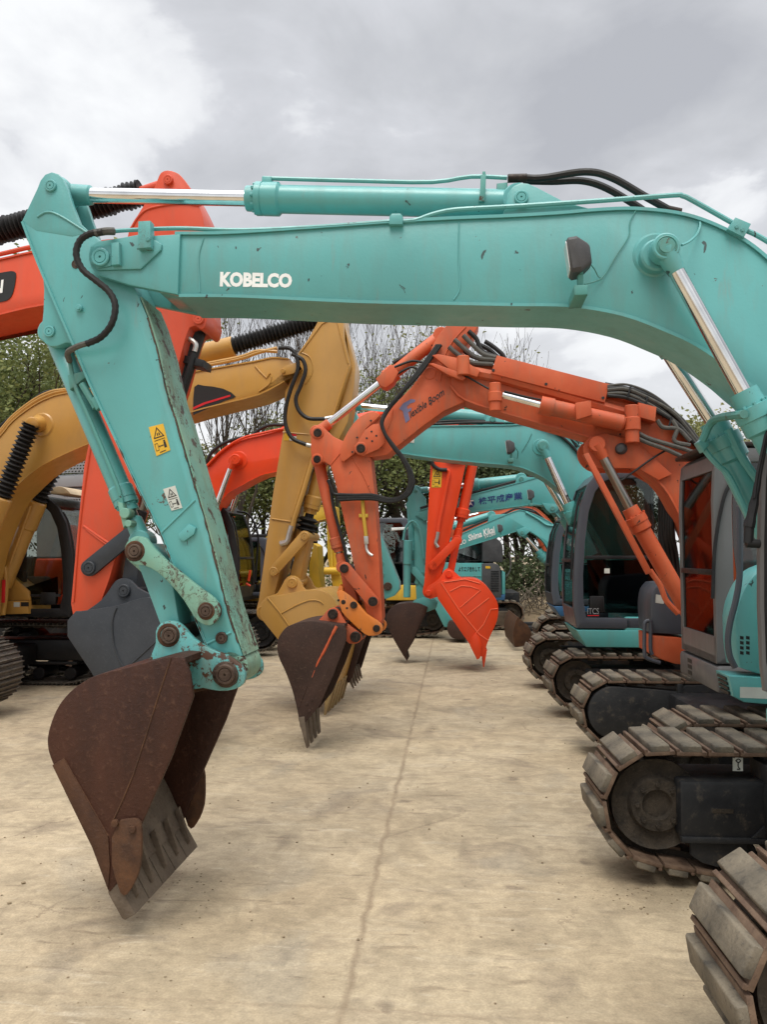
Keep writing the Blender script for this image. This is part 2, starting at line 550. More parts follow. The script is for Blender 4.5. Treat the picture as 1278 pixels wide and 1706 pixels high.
    def shell_uz(s, F, path, th, w0, w1, bevel=0.0):
        """curved plate along an open (u, z) path, thickness th to the left of the path"""
        nrm = []
        for i in range(len(path)):
            a, b = path[max(i - 1, 0)], path[min(i + 1, len(path) - 1)]
            d = Vector((b[0] - a[0], b[1] - a[1])).normalized()
            nrm.append((-d.y, d.x))
        inner = [(p[0] + n[0] * th, p[1] + n[1] * th) for p, n in zip(path, nrm)]
        bm = s.bm
        R_ = []
        for o, i_ in zip(path, inner):
            R_.append([bm.verts.new(F.L(o[0], w0, o[1])), bm.verts.new(F.L(o[0], w1, o[1])), bm.verts.new(F.L(i_[0], w1, i_[1])), bm.verts.new(F.L(i_[0], w0, i_[1]))])
        fs = []
        for A, B in zip(R_, R_[1:]):
            for k in range(4):
                j = (k + 1) % 4
                fs.append(bm.faces.new((A[k], A[j], B[j], B[k])))
        fs += [bm.faces.new(R_[0][::-1]), bm.faces.new(R_[-1])]
        bmesh.ops.recalc_face_normals(bm, faces=fs)
        s._fin(fs)
        return s
    def link(s, F, a, ra, b, rb, w0, w1, bevel=0.005):
        """flat link plate with round ends, pixels and pixel radii"""
        pts = []
        for (c, r) in ((a, ra), (b, rb)):
            for k in range(24):
                t = 2 * math.pi * k / 24
                pts.append((round(c[0] + r * math.cos(t), 3), round(c[1] + r * math.sin(t), 3)))
        return s.prism(F, hull2(pts), w0, w1, bevel)
    def text(s, F, body, quad, w, off=0.0, shear=0.0, depth=0.003):
        """lettering laid on the working plane: quad = pixel corners lower-left, lower-right, upper-right, upper-left"""
        cu = bpy.data.curves.new('lettering', 'FONT')
        cu.body = body
        cu.size = 1.0
        cu.offset = off
        cu.shear = shear
        cu.resolution_u = 3
        ob = bpy.data.objects.new('lettering', cu)
        COL.objects.link(ob)
        dg = bpy.context.evaluated_depsgraph_get()
        me = bpy.data.meshes.new_from_object(ob.evaluated_get(dg))
        xs = [v.co.x for v in me.vertices]
        ys = [v.co.y for v in me.vertices]
        if xs:
            x0, x1, y0, y1 = min(xs), max(xs), min(ys), max(ys)
            q = [F.px(p[0], p[1], w) for p in quad]
            vs = []
            for v in me.vertices:
                a, b = (v.co.x - x0) / (x1 - x0 or 1), (v.co.y - y0) / (y1 - y0 or 1)
                vs.append(s.bm.verts.new(q[0].lerp(q[1], a).lerp(q[3].lerp(q[2], a), b)))
            fs = []
            for p in me.polygons:
                try:
                    fs.append(s.bm.faces.new([vs[i] for i in p.vertices]))
                except ValueError:
                    pass
            s._fin(fs)
        bpy.data.objects.remove(ob)
        bpy.data.curves.remove(cu)
        bpy.data.meshes.remove(me)
        return s
    def islands(s):
        seen, out = set(), []
        for v0 in s.bm.verts:
            if v0 in seen:
                continue
            st, g_ = [v0], []
            seen.add(v0)
            while st:
                v = st.pop()
                g_.append(v)
                for e in v.link_edges:
                    o = e.other_vert(v)
                    if o not in seen:
                        seen.add(o)
                        st.append(o)
            out.append(g_)
        return out
    def build(s, name, mats, parent=None, angle=35, smooth=True):
        if name in SPLIT:
            isl = s.islands()
            if len(isl) > 1:
                o = None
                for g_ in isl:
                    q = MB()
                    mp_ = {v: q.bm.verts.new(v.co) for v in g_}
                    for f in {f for v in g_ for f in v.link_faces}:
                        n_ = q.bm.faces.new([mp_[v] for v in f.verts])
                        n_.material_index = f.material_index
                    o = q.build(name, mats, parent, angle, smooth)
                s.bm.free()
                return o
        me = bpy.data.meshes.new(name)
        root = parent
        off = Vector((0, 0, 0))
        while root is not None:
            off += root.location
            root = root.parent
        s.bm.verts.ensure_lookup_table()
        bmesh.ops.translate(s.bm, verts=s.bm.verts, vec=-off)
        s.bm.to_mesh(me)
        s.bm.free()
        if smooth:
            me.shade_smooth()
            me.set_sharp_from_angle(angle=R(angle))
        for m in (mats if isinstance(mats, (list, tuple)) else [mats]):
            me.materials.append(m)
        o = bpy.data.objects.new(name, me)
        COL.objects.link(o)
        if parent is not None:
            o.parent = parent
        return o

def thing(name, label, cat, loc, group=None):
    o = bpy.data.objects.new(name, None)
    o.empty_display_size = 0.2
    COL.objects.link(o)
    o.location = loc
    o['label'] = label
    o['category'] = cat
    if group:
        o['group'] = group
    return o

def tag(o, label=None, cat=None, group=None, kind=None):
    for k, v in (('label', label), ('category', cat), ('group', group), ('kind', kind)):
        if v:
            o[k] = v
    return o

# ------------------------------------------------------------------ ground
def concrete():
    m, nt, b, L = newmat('worn_concrete')
    co = nd(nt, 'ShaderNodeTexCoord').outputs['Object']
    mp = nd(nt, 'ShaderNodeMapping')
    mp.inputs['Rotation'].default_value = (0, 0, R(5.2))
    L(co, mp.inputs['Vector'])
    q = mp.outputs[0]
    a = noise_node(nt, q, 0.55, 6, 0.6)
    r = ramp(nt, [(0.3, (0.365, 0.287, 0.187)), (0.5, (0.425, 0.342, 0.228)), (0.72, (0.475, 0.390, 0.268))])
    L(a, r.inputs[0])
    c = r.outputs[0]
    # mid-size mottling
    md = noise_node(nt, q, 3.3, 8, 0.68, dist=0.6)
    rm = ramp(nt, [(0.35, 0.78), (0.62, 1.12)])
    L(md, rm.inputs[0])
    c = mixc(nt, 1.0, c, rm.outputs[0], 'MULTIPLY')
    # broom streaks across the slab
    st = noise_node(nt, q, 2.6, 9, 0.7, sc=(0.5, 4.2, 1), dist=0.9)
    rs = ramp(nt, [(0.52, 0.0), (0.66, 0.7)])
    L(st, rs.inputs[0])
    mk = noise_node(nt, q, 1.1, 6, 0.65, dist=0.5)
    rmk = ramp(nt, [(0.44, 0.08), (0.62, 1.0)])
    L(mk, rmk.inputs[0])
    sm_ = nd(nt, 'ShaderNodeMath', operation='MULTIPLY')
    L(rs.outputs[0], sm_.inputs[0])
    L(rmk.outputs[0], sm_.inputs[1])
    c = mixc(nt, sm_.outputs[0], c, (0.50, 0.42, 0.305))
    st2 = noise_node(nt, q, 1.9, 9, 0.72, sc=(0.55, 2.6, 1), dist=1.2)
    rs2 = ramp(nt, [(0.54, 0.0), (0.72, 0.36)])
    L(st2, rs2.inputs[0])
    c = mixc(nt, rs2.outputs[0], c, (0.22, 0.165, 0.11))
    # stains
    sn = noise_node(nt, q, 1.7, 5, 0.6, dist=0.8)
    rn = ramp(nt, [(0.56, 0.0), (0.66, 0.6)])
    L(sn, rn.inputs[0])
    c = mixc(nt, rn.outputs[0], c, (0.24, 0.19, 0.135))
    gn = noise_node(nt, q, 0.9, 4, 0.5, dist=1.2)
    rg = ramp(nt, [(0.58, 0.0), (0.68, 0.25)])
    L(gn, rg.inputs[0])
    c = mixc(nt, rg.outputs[0], c, (0.27, 0.255, 0.215))
    vo = nd(nt, 'ShaderNodeTexVoronoi', feature='F1', i_Scale=1.7, i_Randomness=1.0)
    wv = noise_node(nt, q, 6, 4)
    vq = nd(nt, 'ShaderNodeVectorMath', operation='MULTIPLY_ADD')
    L(wv, vq.inputs[0])
    vq.inputs[1].default_value = (0.22, 0.22, 0.22)
    L(q, vq.inputs[2])
    L(vq.outputs[0], vo.inputs['Vector'])
    rv = ramp(nt, [(0.06, 0.6), (0.11, 0.0)])
    L(vo.outputs['Distance'], rv.inputs[0])
    c = mixc(nt, rv.outputs[0], c, (0.17, 0.13, 0.095))
    cv = nd(nt, 'ShaderNodeTexVoronoi', feature='DISTANCE_TO_EDGE', i_Scale=0.9)
    wc_ = noise_node(nt, q, 2.6, 9, 0.72)
    wv2 = nd(nt, 'ShaderNodeVectorMath', operation='MULTIPLY_ADD')
    wv2.inputs[1].default_value = (0.7, 0.7, 0)
    L(wc_, wv2.inputs[0])
    L(q, wv2.inputs[2])
    L(wv2.outputs[0], cv.inputs['Vector'])
    rcv = ramp(nt, [(0.0, 0.55), (0.012, 0.0)])
    L(cv.outputs['Distance'], rcv.inputs[0])
    kk = noise_node(nt, q, 0.7, 3)
    rkk = ramp(nt, [(0.52, 0.0), (0.60, 1.0)])
    L(kk, rkk.inputs[0])
    km = nd(nt, 'ShaderNodeMath', operation='MULTIPLY')
    L(rcv.outputs[0], km.inputs[0])
    L(rkk.outputs[0], km.inputs[1])
    c = mixc(nt, km.outputs[0], c, (0.17, 0.125, 0.085))
    sf = noise_node(nt, q, 9.0, 6, 0.6, sc=(0.35, 1.7, 1), dist=0.9)
    rsf = ramp(nt, [(0.62, 0.0), (0.70, 0.42)])
    L(sf, rsf.inputs[0])
    c = mixc(nt, rsf.outputs[0], c, (0.55, 0.475, 0.36))
    df = noise_node(nt, q, 8.0, 6, 0.6, sc=(0.3, 1.6, 1), dist=0.3)
    rdf = ramp(nt, [(0.61, 0.0), (0.68, 0.5)])
    L(df, rdf.inputs[0])
    c = mixc(nt, rdf.outputs[0], c, (0.20, 0.15, 0.10))
    fd = noise_node(nt, q, 16.0, 10, 0.74, sc=(0.85, 1.15, 1), dist=0.4)
    rfd = ramp(nt, [(0.34, 0.82), (0.66, 1.12)])
    L(fd, rfd.inputs[0])
    c = mixc(nt, 1.0, c, rfd.outputs[0], 'MULTIPLY')
    # speckle
    sp = noise_node(nt, q, 90, 3, 0.6)
    rp = ramp(nt, [(0.3, 0.85), (0.7, 1.12)])
    L(sp, rp.inputs[0])
    c = mixc(nt, 1.0, c, rp.outputs[0], 'MULTIPLY')
    # sealed joints of the slabs: one line down the yard, cross joints
    sx = nd(nt, 'ShaderNodeSeparateXYZ')
    wob = noise_node(nt, q, 5.0, 9, 0.75)
    wa = nd(nt, 'ShaderNodeVectorMath', operation='MULTIPLY_ADD')
    wa.inputs[1].default_value = (0.10, 0.10, 0)
    L(wob, wa.inputs[0])
    L(q, wa.inputs[2])
    L(wa.outputs[0], sx.inputs[0])
    def joint(axis, period, offset, width):
        ad = nd(nt, 'ShaderNodeMath', operation='ADD', i_1=offset)
        L(sx.outputs[axis], ad.inputs[0])
        pp = nd(nt, 'ShaderNodeMath', operation='PINGPONG', i_1=period / 2)
        L(ad.outputs[0], pp.inputs[0])
        rj = ramp(nt, [(0.0, 0.72), (width, 0.42), (width * 2.0, 0.0)])
        L(pp.outputs[0], rj.inputs[0])
        return rj.outputs[0]
    wn = noise_node(nt, q, 3.0, 5, 0.7)
    rw = ramp(nt, [(0.3, 0.35), (0.6, 1.0)])
    L(wn, rw.inputs[0])
    j1 = joint(0, 9.0, 0.395, 0.012)
    j2 = joint(1, 4.6, 1.415, 0.008)
    jm = nd(nt, 'ShaderNodeMath', operation='MAXIMUM')
    j2s = nd(nt, 'ShaderNodeMath', operation='MULTIPLY', i_1=0.55)
    L(j2, j2s.inputs[0])
    L(j1, jm.inputs[0])
    L(j2s.outputs[0], jm.inputs[1])
    jf = nd(nt, 'ShaderNodeMath', operation='MULTIPLY')
    L(jm.outputs[0], jf.inputs[0])
    L(rw.outputs[0], jf.inputs[1])
    c = mixc(nt, jf.outputs[0], c, (0.20, 0.145, 0.095))
    L(c, b.inputs['Base Color'])
    b.inputs['Roughness'].default_value = 0.85
    b.inputs['Specular IOR Level'].default_value = 0.25
    hs = nd(nt, 'ShaderNodeMath', operation='MULTIPLY_ADD', i_1=0.6)
    L(sp, hs.inputs[0])
    L(st, hs.inputs[2])
    h2 = nd(nt, 'ShaderNodeMath', operation='SUBTRACT')
    L(hs.outputs[0], h2.inputs[0])
    L(jf.outputs[0], h2.inputs[1])
    bp = nd(nt, 'ShaderNodeBump', i_Strength=0.22, i_Distance=0.008)
    L(h2.outputs[0], bp.inputs['Height'])
    L(bp.outputs[0], b.inputs['Normal'])
    return m

M['concrete'] = concrete()
M['dirt'] = mottled('dry_dirt', (0.20, 0.15, 0.095), (0.32, 0.25, 0.16), (0.13, 0.11, 0.06), 0.8, 0.9, 0.4, fscale=9)
W = Frame(0, 0, 0)
g = MB()
vs = [g.bm.verts.new(p) for p in ((-600, -60, -0.006), (600, -60, -0.006), (600, 900, -0.006), (-600, 900, -0.006))]
g.bm.faces.new(vs)
tag(g.build('ground', M['dirt']), kind='structure')
g = MB()
vs = [g.bm.verts.new(p) for p in ((-26, -6, 0), (26, -6, 0), (26, 20.3, 0), (-26, 22.5, 0))]
g.bm.faces.new(vs)
tag(g.build('concrete_yard', M['concrete']), kind='structure')

# ------------------------------------------------------------------ excavator pieces
def shoe_mesh(style, pitch, wid):
    F0 = Frame(0, 0, 0)
    b = MB()
    h = wid / 2
    if style == 'rubber':
        b.mat(1).box(F0, -pitch * .47, pitch * .47, -h, h, -0.012, 0.010, 0.003)
        b.box(F0, -pitch * .49, -pitch * .38, -h, h, 0.008, 0.024, 0.003)
        p = pitch * .315
        b.mat(0)
        bm = b.bm
        lo = [bm.verts.new((x, y, 0.0101)) for x, y in ((-p * .92, -h * 1.0), (p, -h * 1.0), (p, h), (-p * .92, h))]
        mid = [bm.verts.new((x, y, 0.040)) for x, y in ((-p * .92, -h * 1.02), (p, -h * 1.02), (p, h * 1.02), (-p * .92, h * 1.02))]
        hi = [bm.verts.new((x, y, 0.047)) for x, y in ((-p * .84, -h * .97), (p * .92, -h * .97), (p * .92, h * .97), (-p * .84, h * .97))]
        fs = [bm.faces.new(hi)]
        for A, B in ((lo, mid), (mid, hi)):
            for k in range(4):
                fs.append(bm.faces.new((A[k], A[(k + 1) % 4], B[(k + 1) % 4], B[k])))
        bmesh.ops.recalc_face_normals(bm, faces=fs)
        r = bmesh.ops.bevel(bm, geom=list({e for f in fs for e in f.edges}), offset=0.004, segments=2, profile=0.5, affect='EDGES', clamp_overlap=True)
        for f in fs + r['faces']:
            if f.is_valid:
                f.material_index = 0
        mats = [M['pad'], M['padplate']]
    else:
        b.mat(0).box(F0, -pitch * .49, pitch * .47, -h, h, -0.010, 0.010, 0.003)
        for k in (-0.40, -0.02, 0.36):
            b.box(F0, pitch * k - .008, pitch * k + .008, -h, h, 0.009, 0.034, 0.003)
        mats = [M['steelshoe']]
    b.mat(1 if style == 'rubber' else 0)
    b.box(F0, -pitch * .3, pitch * .3, -0.07, -0.03, -0.06, -0.011, 0.004)
    b.box(F0, -pitch * .3, pitch * .3, 0.03, 0.07, -0.06, -0.011, 0.004)
    me = bpy.data.meshes.new('track_shoe')
    b.bm.to_mesh(me)
    b.bm.free()
    for m in mats:
        me.materials.append(m)
    me.shade_smooth()
    me.set_sharp_from_angle(angle=R(35))
    return me

SHOES = {}
def track(parent, xf, ynear, wid, length, side, style='rubber', T=0.72, cover='disc', th=3.0, pitch=0.17, frame_mat='blackdust'):
    """side = +1: the track runs to the right of its front end, -1: to the left"""
    F = Frame(xf, ynear, th)
    key = (style, pitch, wid)
    if key not in SHOES:
        SHOES[key] = shoe_mesh(*key)
    th_out = 0.047 if style == 'rubber' else 0.034
    r_end = T * 0.445 - th_out
    zc = T - th_out - r_end
    ca = side * (r_end + th_out)
    cb = side * (length - r_end - th_out)
    pts = []
    for c, r, z in ((ca, r_end, zc), (cb, r_end, zc), (side * 0.85, 0.12, 0.12 + th_out), (side * (length - 0.85), 0.12, 0.12 + th_out)):
        for k in range(48):
            t = 2 * math.pi * k / 48
            pts.append((round(c + r * math.cos(t), 5), round(z + r * math.sin(t), 5)))
    h = hull2(pts)[::-1]       # clockwise: top run goes to +u
    seg = [Vector((b[0] - a[0], b[1] - a[1])).length for a, b in zip(h, h[1:] + h[:1])]
    tot = sum(seg)
    n = round(tot / pitch)
    root = MB()
    hp = [(p[0], p[1]) for p in h] + [h[0]]
    root.shell_uz(F, hp, -0.045, wid * .34, wid * .66)
    tr = root.build('track', M['chain'], parent)
    fr_h = zc + .1
    cc = MB()
    y0, y1 = wid * .12, wid * .9
    cc.box(F, min(ca, cb) + .1, max(ca, cb) - .1, y0 + .03, y1, zc - .15, zc + .14, .02)
    cc.box(F, min(ca, cb) + .35, max(ca, cb) - .35, y0, y0 + .05, zc - .20, zc - .16, .006)
    k0, k1 = min(ca, cb) + .45, max(ca, cb) - .45
    for i in range(7):
        u = k0 + (k1 - k0) * i / 6
        cc.cyl(F.L(u, y0 + .02, 0.12 + th_out), F.L(u, y1, 0.12 + th_out), 0.085, 16)
    for u in (k0 + (k1 - k0) * .33, k0 + (k1 - k0) * .7):
        cc.cyl(F.L(u, y0 + .06, T - th_out - .09), F.L(u, y1, T - th_out - .09), 0.05, 14)
    cc.build('track_frame', M[frame_mat], tr)
    for i_, c in enumerate((ca, cb)):
        d = MB()
        r = r_end - .05
        d.lathe(F.L(c, y0 + .01, zc), F.L(c, y1, zc), [(.03, 0), (.03, r * .30), (.0, r * .34), (.0, r * .58), (.035, r * .64), (.035, r * .9), (.02, r), (.1, r), (y1 - y0, r * .9)], 32)
        for k in range(8):
            t = 2 * math.pi * k / 8
            d.cyl(F.L(c + math.cos(t) * r * .46, y0 - .006, zc + math.sin(t) * r * .46), F.L(c + math.cos(t) * r * .46, y0 + .02, zc + math.sin(t) * r * .46), .013, 6)
        d.build('idler', M['chain' if cover != 'disc' else frame_mat], tr)
    sg = side
    if cover == 'box':       # motor cover box with a slot, a flange and a guard below
        c = MB()
        a0, a1 = ca + sg * .10, ca + sg * .56
        u0, u1 = min(a0, a1), max(a0, a1)
        zt, zb = zc + .15, zc - .16
        c.box(F, u0, u1, -.005, .2, zb, zt, .02)
        c.box(F, u0, u1 + .01, -.022, .02, zb - .012, zb + .018, .005)
        c.box(F, u1 - .005, u1 + .05, -.028, .2, zb - .06, zt + .09, .006)
        c.prism_uz(F, [(u1 - .09, zb + .02), (u1 - .004, zb + .02), (u1 - .004, zb + .10)], -.018, 0.0, .003)
        c.build('motor_cover', M['blackdust'], tr)
        c = MB()
        c.box(F, u0 + .17, u0 + .28, -.008, -.0051, zc - .015, zc + .008, .0)
        c.build('slot', M['chain'], tr)
        c = MB()
        c.prism_uz(F, [(u0 + .06, zb - .013), (u0 + .36, zb - .013), (u0 + .36, zb - .14), (u0 + .30, zb - .155), (u0 + .20, zb - .15), (u0 + .12, zb - .13), (u0 + .06, zb - .09)], .02, .05, .004)
        c.build('sprocket_guard', M['dustysteel' if 0 else 'blackdust'], tr)
        c = MB()
        c.box(F, u1 + .05, max(ca, cb) - .1, .0, .1, zc + .06, zc + .13, .01)
        c.box(F, u1 + .05, max(ca, cb) - .1, -.01, .1, zb, zb + .04, .01)
        c.build('side_rail', M['blackdust'], tr)
    elif cover == 'dome':    # smooth round cover running into a long plate
        c = MB()
        o = []
        for k in range(25):
            t = R(95 + 170 * k / 24) if sg > 0 else R(85 - 170 * k / 24)
            o.append((ca + (r_end - .04) * math.cos(t), zc + (r_end - .04) * math.sin(t)))
        L_ = abs(cb - ca)
        e = [(ca + sg * .30, zc - .22), (ca + sg * (L_ - .3), zc - .16), (ca + sg * (L_ - .3), zc + .12), (ca + sg * 1.25, zc + .20), (ca + sg * .95, zc + .26), (ca + sg * .62, zc + .25), (ca + sg * .56, zc + .19), (ca + sg * .34, zc + .21)]
        c.prism_uz(F, o + e, -.005, .12, .012)
        c.box(F, min(ca + sg * .55, ca + sg * .60), max(ca + sg * .55, ca + sg * .60), -.02, .05, zc - .2, zc + .26, .01)
        c.build('side_cover', M['blackdust'], tr)
    me = SHOES[key]
    acc = 0.0
    i = 0
    pos = 0.0
    for k in range(n):
        target = (k + 0.5) * tot / n
        while acc + seg[i] < target:
            acc += seg[i]
            i += 1
        a, b = h[i], h[(i + 1) % len(h)]
        f = (target - acc) / seg[i]
        u, z = a[0] + (b[0] - a[0]) * f, a[1] + (b[1] - a[1]) * f
        # tangent averaged over the shoe
        def at(s_):
            s_ %= tot
            q, j = 0.0, 0
            while q + seg[j] < s_:
                q += seg[j]
                j += 1
            a_, b_ = h[j], h[(j + 1) % len(h)]
            g_ = (s_ - q) / seg[j]
            return Vector((a_[0] + (b_[0] - a_[0]) * g_, a_[1] + (b_[1] - a_[1]) * g_))
        d = (at(target + pitch * .45) - at(target - pitch * .45)).normalized()
        tx = F.u * d.x + Vector((0, 0, d.y))
        oz = F.u * (-d.y) + Vector((0, 0, d.x))
        mt = Matrix((tx, F.n, oz)).transposed().to_4x4()
        p = F.L(u, wid / 2, z) - parent.location
        mt.translation = p
        o = bpy.data.objects.new('track_shoe', me)
        COL.objects.link(o)
        o.parent = tr
        o.matrix_basis = mt
    return tr

def cyl_full(parent, name, F, a, b, frac, rb, rr, w, mat, rodmat='chrome', wb=None, head=1.22, eye=True, rod_parent=True):
    """hydraulic cylinder between pixel points: a = closed end, b = rod end; barrel covers frac of it"""
    pa, pb = F.px(a[0], a[1], w), F.px(b[0], b[1], w if wb is None else wb)
    ln = (pb - pa).length
    lb = ln * frac
    m = MB()
    pr = [(0, 0), (0, rb * .8), (.02, rb), (lb - rb * 2.6, rb), (lb - rb * 2.4, rb * head), (lb - rb * 1.3, rb * head), (lb - rb * 1.28, rb * head * .96), (lb - rb * 1.2, rb * head * .96), (lb - rb * 1.18, rb * head), (lb - rb * .75, rb * head), (lb - rb * .7, rb * .93), (lb, rb * .9), (lb, rr), (lb, 0)]
    m.lathe(pa, pb, pr, 24)
    ax = (pb - pa).normalized()
    t = ax.orthogonal().normalized()
    q = ax.cross(t)
    for k in range(10):
        an = 2 * math.pi * k / 10
        c = pa + ax * (lb - rb * .72) + (t * math.cos(an) + q * math.sin(an)) * rb * head * .82
        m.cyl(c, c + ax * rb * .22, rb * .13, 6)
    if eye:
        m.cyl(pa - F.n * rb * 1.0, pa + F.n * rb * 1.0, rb * 1.15, 18)
    o = m.build(name, M[mat], parent)
    m = MB()
    m.lathe(pa + ax * (lb - .05), pb, [(0, rr), (ln - lb + .02, rr)], 20)
    m.build('rod', M[rodmat], o)
    if eye:
        m = MB()
        m.cyl(pb - F.n * rb * .9, pb + F.n * rb * .9, rb * 1.05, 18)
        m.lathe(pb - ax * rb * 2.4, pb, [(0, rr), (.01, rr * 1.3), (rb * 2.3, rr * 1.45)], 16)
        m.build('rod_eye', M[mat], o)
    return o

def bellows(m, p0, p1, r, pitch=0.035, seg=18, r_in=0.64):
    ln = (p1 - p0).length
    n = max(3, int(ln / pitch))
    pr = [(0, 0.0)]
    rnd = random.Random(int(ln * 1000))
    for k in range(n + 1):
        d = ln * k / n
        rr = r * rnd.uniform(.93, 1.04)
        pr += [(d, r * r_in), (min(ln, d + ln / n * .45), rr), (min(ln, d + ln / n * .55), rr)]
    pr.append((ln, 0))
    m.lathe(p0, p1, pr, seg)
    return m

def pins(parent, F, lst, mat='darkpin', name='pin'):
    for x, y, r, w0, w1 in lst:
        MB().pin(F, x, y, r, w0, w1).build(name, M[mat], parent)

PROF_ROUND = [(.03, 0), (0.0, .12), (0.0, .30), (.03, .55), (.08, .76), (.16, .90), (.26, .975), (.38, 1.0), (.92, 1.0), (1.0, .95), (1.0, .5), (1.0, 0)]
PROF_BOX = [(0.0, 0), (0.0, .12), (0.0, .30), (0.0, .55), (.0, .76), (.01, .90), (.02, .97), (.06, 1.0), (.95, 1.0), (1.0, .96), (1.0, .5), (1.0, 0)]

def cab(parent, F, u0, w0, ln, wid, z0, z1, side, mat, prof=PROF_ROUND, glass='glass', split=.42, skirt=None, trim='black'):
    """operator cab whose front is at u0; side=+1: body extends to +u"""
    def pz(a, b):
        return (u0 + side * a * ln, z0 + b * (z1 - z0))
    outer = [pz(a, b) for a, b in prof]
    o = MB()
    # roof, back and floor as one plate run across the width
    top = [pz(a, b) for a, b in prof if b >= .89] + [pz(1, .5), pz(1, 0)]
    cu, cz = pz(.5, .5)
    sgn = -1 if side > 0 else 1
    o.shell_uz(F, top[:-2], .04 * sgn, w0 + .02, w0 + wid - .02)
    o.shell_uz(F, [pz(1, .5), pz(1, 0)], .04 * sgn, w0 + .02, w0 + wid - .02)
    for a_, b_ in ((w0 + .021, w0 + .07), (w0 + wid - .07, w0 + wid - .021)):
        o.shell_uz(F, [pz(.995, .96), pz(.995, .45)], .03 * sgn, a_, b_)
    o.shell_uz(F, [pz(prof[0][0], 0.0), pz(1, 0.0)], .05 * (1 if side > 0 else -1), w0 + .02, w0 + wid - .02)
    # front lower panel
    o.shell_uz(F, [pz(*prof[0]), pz(*prof[1])], .03 * sgn, w0 + .02, w0 + wid - .02)
    cb = o.build('cab', M[mat], parent)
    for near, (a, b) in ((1, (w0, w0 + .05)), (0, (w0 + wid - .05, w0 + wid))):
        d = MB()
        inner = []
        for (p, q) in prof:
            inner.append(pz(.5 + (p - .5) * .80, .5 + (q - .5) * .87))
        d.ring_uz(F, outer, inner, a, b)
        d.build('side_frame', M[mat], cb)
        if near:
            # door: lower solid panel, seal, upper pane
            d = MB()
            ins = lambda p, q: pz(.5 + (p - .5) * .79, .5 + (q - .5) * .86)
            up = [ins(p, q) for p, q in prof if q >= split + .02]
            y_s = split
            up = [ins(0.02, y_s)] + up + [ins(1.0, y_s)]
            d.prism_uz(F, up, a + .018, a + .024, 0)
            d.build('window', M[glass], cb)
            d = MB()
            lo = [ins(.06, .03), ins(.06, .12), ins(.06, .3), ins(.045, y_s - .02), ins(1.0, y_s - .02), ins(1, .03)]
            d.prism_uz(F, lo, a + .016, a + .022, 0)
            d.build('lower_window', M['glass_dark'], cb)
            d = MB()
            p0, p1 = ins(.02, y_s - .012), ins(1.0, y_s + .012)
            d.box(F, min(p0[0], p1[0]), max(p0[0], p1[0]), a + .005, a + .03, p0[1], p1[1], .004)
            d.build('window_bar', M[trim], cb)
            d = MB()
            h0, h1 = pz(.16, .10), pz(.30, .20)
            d.box(F, min(h0[0], h1[0]), max(h0[0], h1[0]), a + .0, a + .03, h0[1], h1[1], .012)
            d.build('door_handle', M[trim], cb)
            d = MB()
            for q in (.25, .72):
                c = pz(.985, q)
                d.cyl(F.L(c[0], a - .015, c[1] - .05), F.L(c[0], a - .015, c[1] + .05), .016, 10)
            d.build('hinge', M[trim], cb)
        else:
            d = MB()
            d.prism_uz(F, inner, a + .02, a + .026, 0)
            d.build('window', M['glass_clear'], cb)
    fr = [pz(a + .012, b) for a, b in prof[1:6]]
    d = MB()
    d.shell_uz(F, fr, .006 * sgn, w0 + .05, w0 + wid - .05)
    d.build('windscreen', M[glass], cb)
    for a_, b_ in ((w0 + .05, w0 + .085), (w0 + wid - .085, w0 + wid - .05)):
        d = MB()
        d.shell_uz(F, [(u - side * .004, z) for u, z in fr], .016 * sgn, a_, b_)
        d.build('window_seal', M[trim], cb)
    d = MB()
    c0 = pz(.005, .42)
    d.box(F, c0[0] - .012, c0[0] + .012, w0 + .05, w0 + wid - .05, c0[1] - .02, c0[1] + .02, .004)
    d.build('windscreen_bar', M[trim], cb)
    d = MB()
    d.shell_uz(F, [pz(.985, .95), pz(.985, .5)], .006 * sgn, w0 + .071, w0 + wid - .071)
    d.build('rear_window', M['glass_clear'], cb)
    # seat and console inside
    d = MB()
    su, _ = pz(.62, 0)
    d.box(F, su - .25, su + .25, w0 + wid * .25, w0 + wid * .75, z0 + .38, z0 + .52, .05)
    d.box(F, su + side * .2 - .07, su + side * .2 + .07, w0 + wid * .25, w0 + wid * .75, z0 + .48, z0 + 1.05, .05)
    d.box(F, su - .3, su + .2, w0 + wid * .08, w0 + wid * .2, z0 + .3, z0 + .62, .03)
    d.tube([F.L(su - side * .3, w0 + wid * .14, z0 + .6), F.L(su - side * .33, w0 + wid * .14, z0 + .8)], .018)
    d.build('seat', M['seat'], cb)
    # grab rail up the front pillar
    d = MB()
    rp = [pz(-.02, .30), pz(.0, .55), pz(.05, .76), pz(.10, .85)]
    rp = [F.L(u, w0 - .02, z) for u, z in rp]
    d.tube(rp, .013, 8)
    d.build('grab_rail', M[trim], cb)
    if skirt:
        d = MB()
        d.prism_uz(F, [pz(.02, -.01), pz(1.02, -.01), pz(1.02, -.115), pz(.12, -.115)], w0 - .01, w0 + wid, .015)
        d.build('cab_skirt', M[skirt], cb)
    return cb

